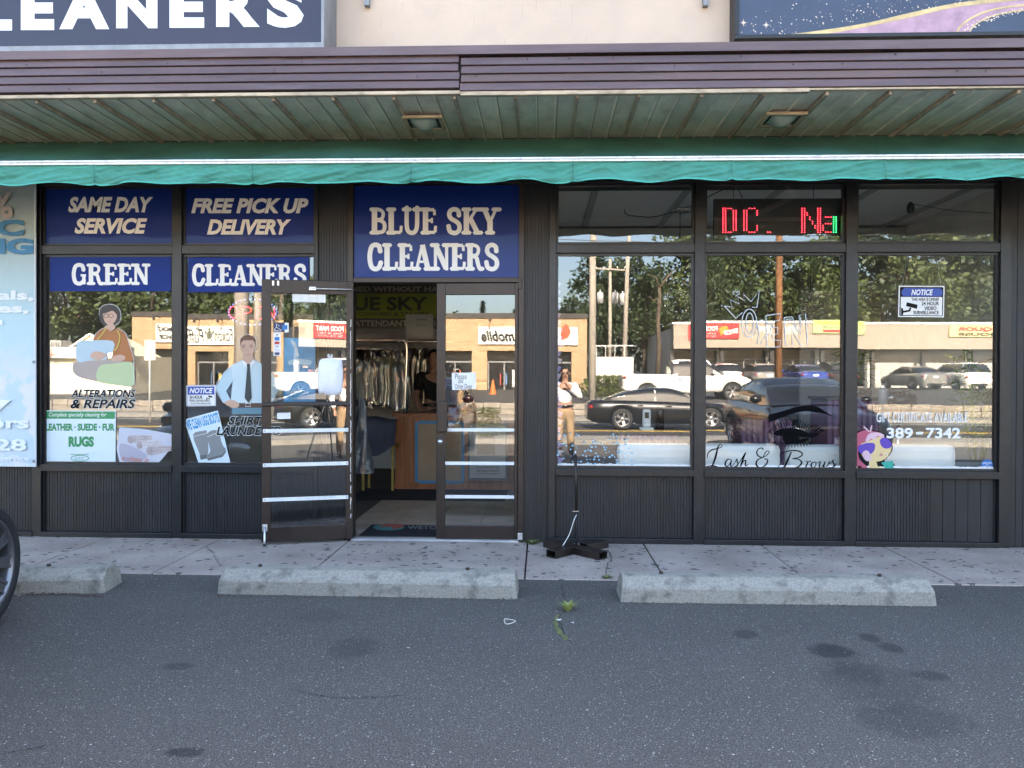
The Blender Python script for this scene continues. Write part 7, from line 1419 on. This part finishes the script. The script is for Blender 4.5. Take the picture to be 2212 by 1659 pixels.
upole('pale grey utility pole left of the transformers, mirrored in the first salon window', 1279, 33.0, .30, POLEG, 11.0, -.05); upole('leaning pale pole right of the transformers', 1346, 52, .30, POLEG, 12.5, .5, .35); upole('utility pole carrying white transformers and a crossarm', 1317, 57, .26, POLEG, 10.3, .5, 0, (9.6,), ((-.75, 7.0), (.35, 7.0), (.9, 6.9))); upole('brown wooden utility pole mirrored in the middle salon window', 1685, 38.5, .34, POLEB, 12, .35)
sp_ = thing('sign_post', 'grey metal street sign on a thin post by the smoke shop', 'street sign', V(323, 900, 24)); sp_.location.z = -.06; zz = V(323, 760, 24).z
MB().tube([(0,0,0), (0,0,zz + .3)], .03, 8).build('post', CAN, sp_); MB().box(-.18, .18, -.02, -.005, zz - .25, zz + .4).build('plate', CAN, sp_, bevel=.01)
WIRE = M('wire_black', (0.02, 0.02, 0.02), .6)
for i, (y_, z_, sag) in enumerate(((-5.0, 8.6, .25), (-4.8, 7.4, .35), (-4.7, 6.9, .4), (-19.6, 9.6, .5), (-19.4, 8.1, .6), (-19.5, 7.7, .6))):
    pts = [(-60 + 120*k/40, y_, z_ - sag*math.sin(math.pi*((-60 + 120*k/40 + 6.6)/40 % 1))) for k in range(41)]; tag(MB().tube(pts, .018, 4).build('power_line', WIRE), ('overhead wire at the near road edge, %s of three' if i < 3 else 'overhead wire across the road, %s of three') % ('highest', 'middle', 'lowest')[i % 3], 'wire', 'overhead wires')
cn = V(1065, 900, 40); c_ = thing('traffic_cone', 'orange traffic cone in front of the mobile phone shop', 'traffic cone', (cn.x, cn.y, .6)); MB().lathe([(.03, .75), (.05, .74), (.17, .04)], (0,0,0), 16).build('cone', M('cone_orange', (0.6, 0.13, 0.02), .6), c_); MB().box(-.2, .2, -.2, .2, 0, .039).build('foot', M('cone_orange', (0.6, 0.13, 0.02)), c_)
# ================================================================ people
def skin_mesh(name, verts, edges, mat, parent, sub=2, root=0):
    me = bpy.data.meshes.new(name); me.from_pydata([v[:3] for v in verts], edges, []); o = bpy.data.objects.new(name, me); C.objects.link(o)
    md = o.modifiers.new('s', 'SKIN'); md.use_smooth_shade = True; ss = o.modifiers.new('u', 'SUBSURF'); ss.levels = sub; ss.render_levels = sub
    for i, v in enumerate(verts):
        d_ = me.skin_vertices[0].data[i]; d_.radius = (v[3], v[4] if len(v) > 4 else v[3]); d_.use_root = (i == root)
    dg = bpy.context.evaluated_depsgraph_get(); ev = bpy.data.meshes.new_from_object(o.evaluated_get(dg)); bpy.data.objects.remove(o); bpy.data.meshes.remove(me)
    ev.polygons.foreach_set('use_smooth', [True]*len(ev.polygons)); return link(name, ev, mat, parent)
SK = M('skin', (0.38, 0.21, 0.14), .5, var=.08); SHOE = M('shoe_leather', (0.12, 0.035, 0.02), .35)
def person(name, lab, loc, rz, H, shirt, pants, hair, arms, sleeve_long=True, shoes=None, skin=SK, face=True, stance=.11):
    t = thing(name, lab, 'person', loc, rz); s_ = H/1.75; J = lambda x, y, z: (x*s_, y*s_, z*s_)
    # body: pelvis root, spine, head, arms, legs (faces local -y)
    vs = []; es = []
    def add(p, r_, par=None, ry=None): vs.append(J(*p) + (r_*s_, (ry or r_)*s_)); i = len(vs) - 1; (es.append((par, i)) if par is not None else None); return i
    pel = add((0, 0, .95), .13, None, .10); sp1 = add((0, .0, 1.15), .125, pel, .095); ch = add((0, -.01, 1.34), .15, sp1, .105); nk = add((0, .0, 1.48), .06, ch); n2 = add((0, -.01, 1.54), .055, nk); h1 = add((0, -.02, 1.61), .075, n2, .088); h2 = add((0, -.015, 1.69), .078, h1, .092); add((0, -.01, 1.745), .045, h2)
    for sg_, (el, wr) in zip((-1, 1), arms):
        sh = add((sg_*.19, 0, 1.40), .06, ch); e = add(el, .045, sh); w_ = add(wr, .032, e); d_ = (Vector(wr) - Vector(el)).normalized(); pm0 = Vector(wr) + d_*.06; pa = add(tuple(pm0), .032, w_, .018); sd_ = d_.cross(Vector((0, 0, 1))); sd_ = sd_.normalized() if sd_.length > .1 else Vector((1, 0, 0)); cu = Vector((0, -.012, -.006))
        for k, (o_, ln) in enumerate(((-.024, .07), (-.008, .08), (.008, .075), (.024, .06))): f1 = pm0 + sd_*o_ + d_*.045; f2 = f1 + d_*ln*.5 + cu; a_ = add(tuple(f1), .0095, pa); add(tuple(f2), .008, a_)
        th_ = pm0 - d_*.02 + sd_*sg_*.04; a_ = add(tuple(th_), .011, pa); add(tuple(th_ + d_*.035 + sd_*sg_*.008), .009, a_)
    for sg_ in (-1, 1): hp_ = add((sg_*.10, 0, .90), .085, pel); kn = add((sg_*stance, -.02, .50), .058, hp_); an = add((sg_*(stance + .01), .02, .09), .042, kn); add((sg_*(stance + .02), -.13, .04), .035, an)
    skin_mesh('body', vs, es, skin, t)
    def limb(nm, vv, ee, mat): return skin_mesh(nm, [J(*v[:3]) + tuple(q*s_ for q in v[3:]) for v in vv], ee, mat, t)
    sv = [(0, 0, 1.02, .15, .12), (0, 0, 1.18, .145, .115), (0, -.01, 1.34, .17, .125), (0, 0, 1.46, .075, .07)]; se = [(0, 1), (1, 2), (2, 3)]
    for sg_, (el, wr) in zip((-1, 1), arms):
        o = len(sv); sv += [(sg_*.195, 0, 1.40, .078)]; se += [(2, o)]
        if sleeve_long: mid = tuple(Vector(wr)*.93 + Vector(el)*.07); sv += [tuple(el) + (.062,), mid + (.047,)]; se += [(o, o+1), (o+1, o+2)]
        else: sv += [tuple(Vector(el)*.75 + Vector((sg_*.195, 0, 1.40))*.25) + (.066,)]; se += [(o, o+1)]
    limb('shirt', sv, se, shirt)
    pv = [(0, 0, 1.0, .148, .118), (0, 0, .93, .155, .12)]; pe = [(0, 1)]
    for sg_ in (-1, 1): o = len(pv); pv += [(sg_*.10, 0, .84, .10), (sg_*stance, -.02, .50, .078), (sg_*(stance + .01), .015, .09, .07)]; pe += [(1, o), (o, o+1), (o+1, o+2)]
    limb('trousers', pv, pe, pants); MB().lathe([(.158*s_, 1.00*s_), (.163*s_, 1.005*s_), (.163*s_, 1.035*s_), (.155*s_, 1.04*s_)], (0, 0, 0), 24).build('belt', BLKT, t).scale.y = .8
    for sg_ in (-1, 1): MB().sphere(J(sg_*(stance + .02), -.06, .045), .05*s_, 12, 8, (.95, 2.5, .9)).build('shoe', shoes or SHOE, t)
    hm_ = MB(); hm_.sphere(J(0, .012, 1.685), .098*s_, 16, 10, (.93, 1.06, 1.0)); hm_.v = [v for v in hm_.v]; ho = hm_.build('hair', hair, t)
    bm = bmesh.new(); bm.from_mesh(ho.data); bmesh.ops.delete(bm, geom=[v for v in bm.verts if (v.co.y < -.035*s_ and v.co.z < 1.725*s_) or v.co.z < 1.61*s_], context='VERTS'); bm.to_mesh(ho.data); bm.free()
    if face:
        for sg_ in (-1, 1): MB().sphere(J(sg_*.032, -.094, 1.655), .011*s_, 8, 6).build('eye', M('eye_dark', (.03, .02, .02), .2), t); MB().sphere(J(sg_*.083, .0, 1.645), .03*s_, 8, 6, (.4, .6, 1)).build('ear', skin, t)
        MB().sphere(J(0, -.112, 1.628), .016*s_, 8, 6, (.9, 1, 1.5)).build('nose', skin, t); MB().sphere(J(0, -.100, 1.588), .02*s_, 8, 6, (1.3, .5, .35)).build('mouth', M('lip_skin', (.3, .1, .09), .5), t)
    return t
WSH = M('white_shirt', (0.72, 0.72, 0.74), .8, var=.05, bump=.3, bscale=9); KHA = M('khaki_cloth', (0.36, 0.25, 0.14), .85, var=.1, bump=.3, bscale=7); BLH = M('black_hair', (0.012, 0.011, 0.011), .5); BLS = M('black_shirt', (0.014, 0.014, 0.016), .85)
# the photographer, seen only in the glass, with his phone on a tripod
ph = person('person', 'man in white shirt, khaki trousers and sunglasses, hand at chin, mirrored in the salon window', (.42, -.42, 0), R(180), 1.62, WSH, KHA, BLH, (((-.30, -.06, 1.16), (-.07, -.20, 1.38)), ((.27, .03, 1.12), (.26, -.12, .93))))
k_ = 1.62/1.75
for sg_ in (-1, 1): MB().sphere((sg_*.034*k_, -.105*k_, 1.658*k_), .022*k_, 10, 8, (1.2, .35, .9)).build('sunglasses', BLKT, ph)
tr_ = thing('tripod', 'black camera tripod with three spread legs, mirrored in the open door', 'tripod', (0, -.10, 0)); TRM = M('tripod_black', (0.015, 0.015, 0.016), .4)
for a in (90, 210, 330): x_, y_ = math.cos(R(a)), math.sin(R(a)); lg = MB().tube([(.03*x_, .03*y_, .98), (.20*x_, .20*y_, .5)], .016, 8).tube([(.2*x_, .2*y_, .5), (.36*x_, .36*y_, .01)], .011, 8).build('leg', TRM, tr_); MB().sphere((.36*x_, .36*y_, .014), .014, 8, 6).build('rubber_foot', TRM, lg)
MB().tube([(0, 0, .7), (0, 0, 1.30)], .013, 8).build('centre_column', TRM, tr_); MB().lathe([(.03, .96), (.045, .97), (.045, 1.03), (.03, 1.05)], (0,0,0), 12).build('collar', TRM, tr_); MB().box(-.03, .03, -.02, .02, 1.30, 1.34).build('phone_clamp', TRM, tr_)
fo = thing('phone', 'dark phone clamped on the tripod', 'phone', (0, -.02, 1.42)); MB().box(-.075, .005, -.006, .003, -.075, .03).build('body', BLKT, fo, bevel=.004)
# inside the cleaners
p = P(938, 893, 10.75); person('person', 'dark haired attendant in a black T-shirt standing behind the counter', (p.x, 10.75, 0), R(24), 1.80, BLS, M('dark_trousers', (.03, .03, .035), .85), BLH, (((-.27, -.05, 1.12), (-.25, -.22, .97)), ((.27, -.02, 1.12), (.24, -.2, .96))), False)
p = P(984, 893, 10.9); pb = person('person', 'person in black cap and grey top behind the closed door leaf', (p.x, 10.9, 0), R(10), 1.58, M('grey_top', (.10, .09, .10), .85), M('dark_trousers', (.03, .03, .035)), BLH, (((-.27, -.05, 1.12), (-.22, -.2, .95)), ((.27, -.02, 1.12), (.22, -.2, .95))), False)
k_ = 1.58/1.75; MB().lathe([(.105*k_, 1.68*k_), (.108*k_, 1.72*k_), (.085*k_, 1.77*k_), (0, 1.79*k_)], (0, 0, 0), 18).box(-.07*k_, .07*k_, -.19*k_, -.08*k_, 1.685*k_, 1.695*k_).build('cap', BLS, pb)
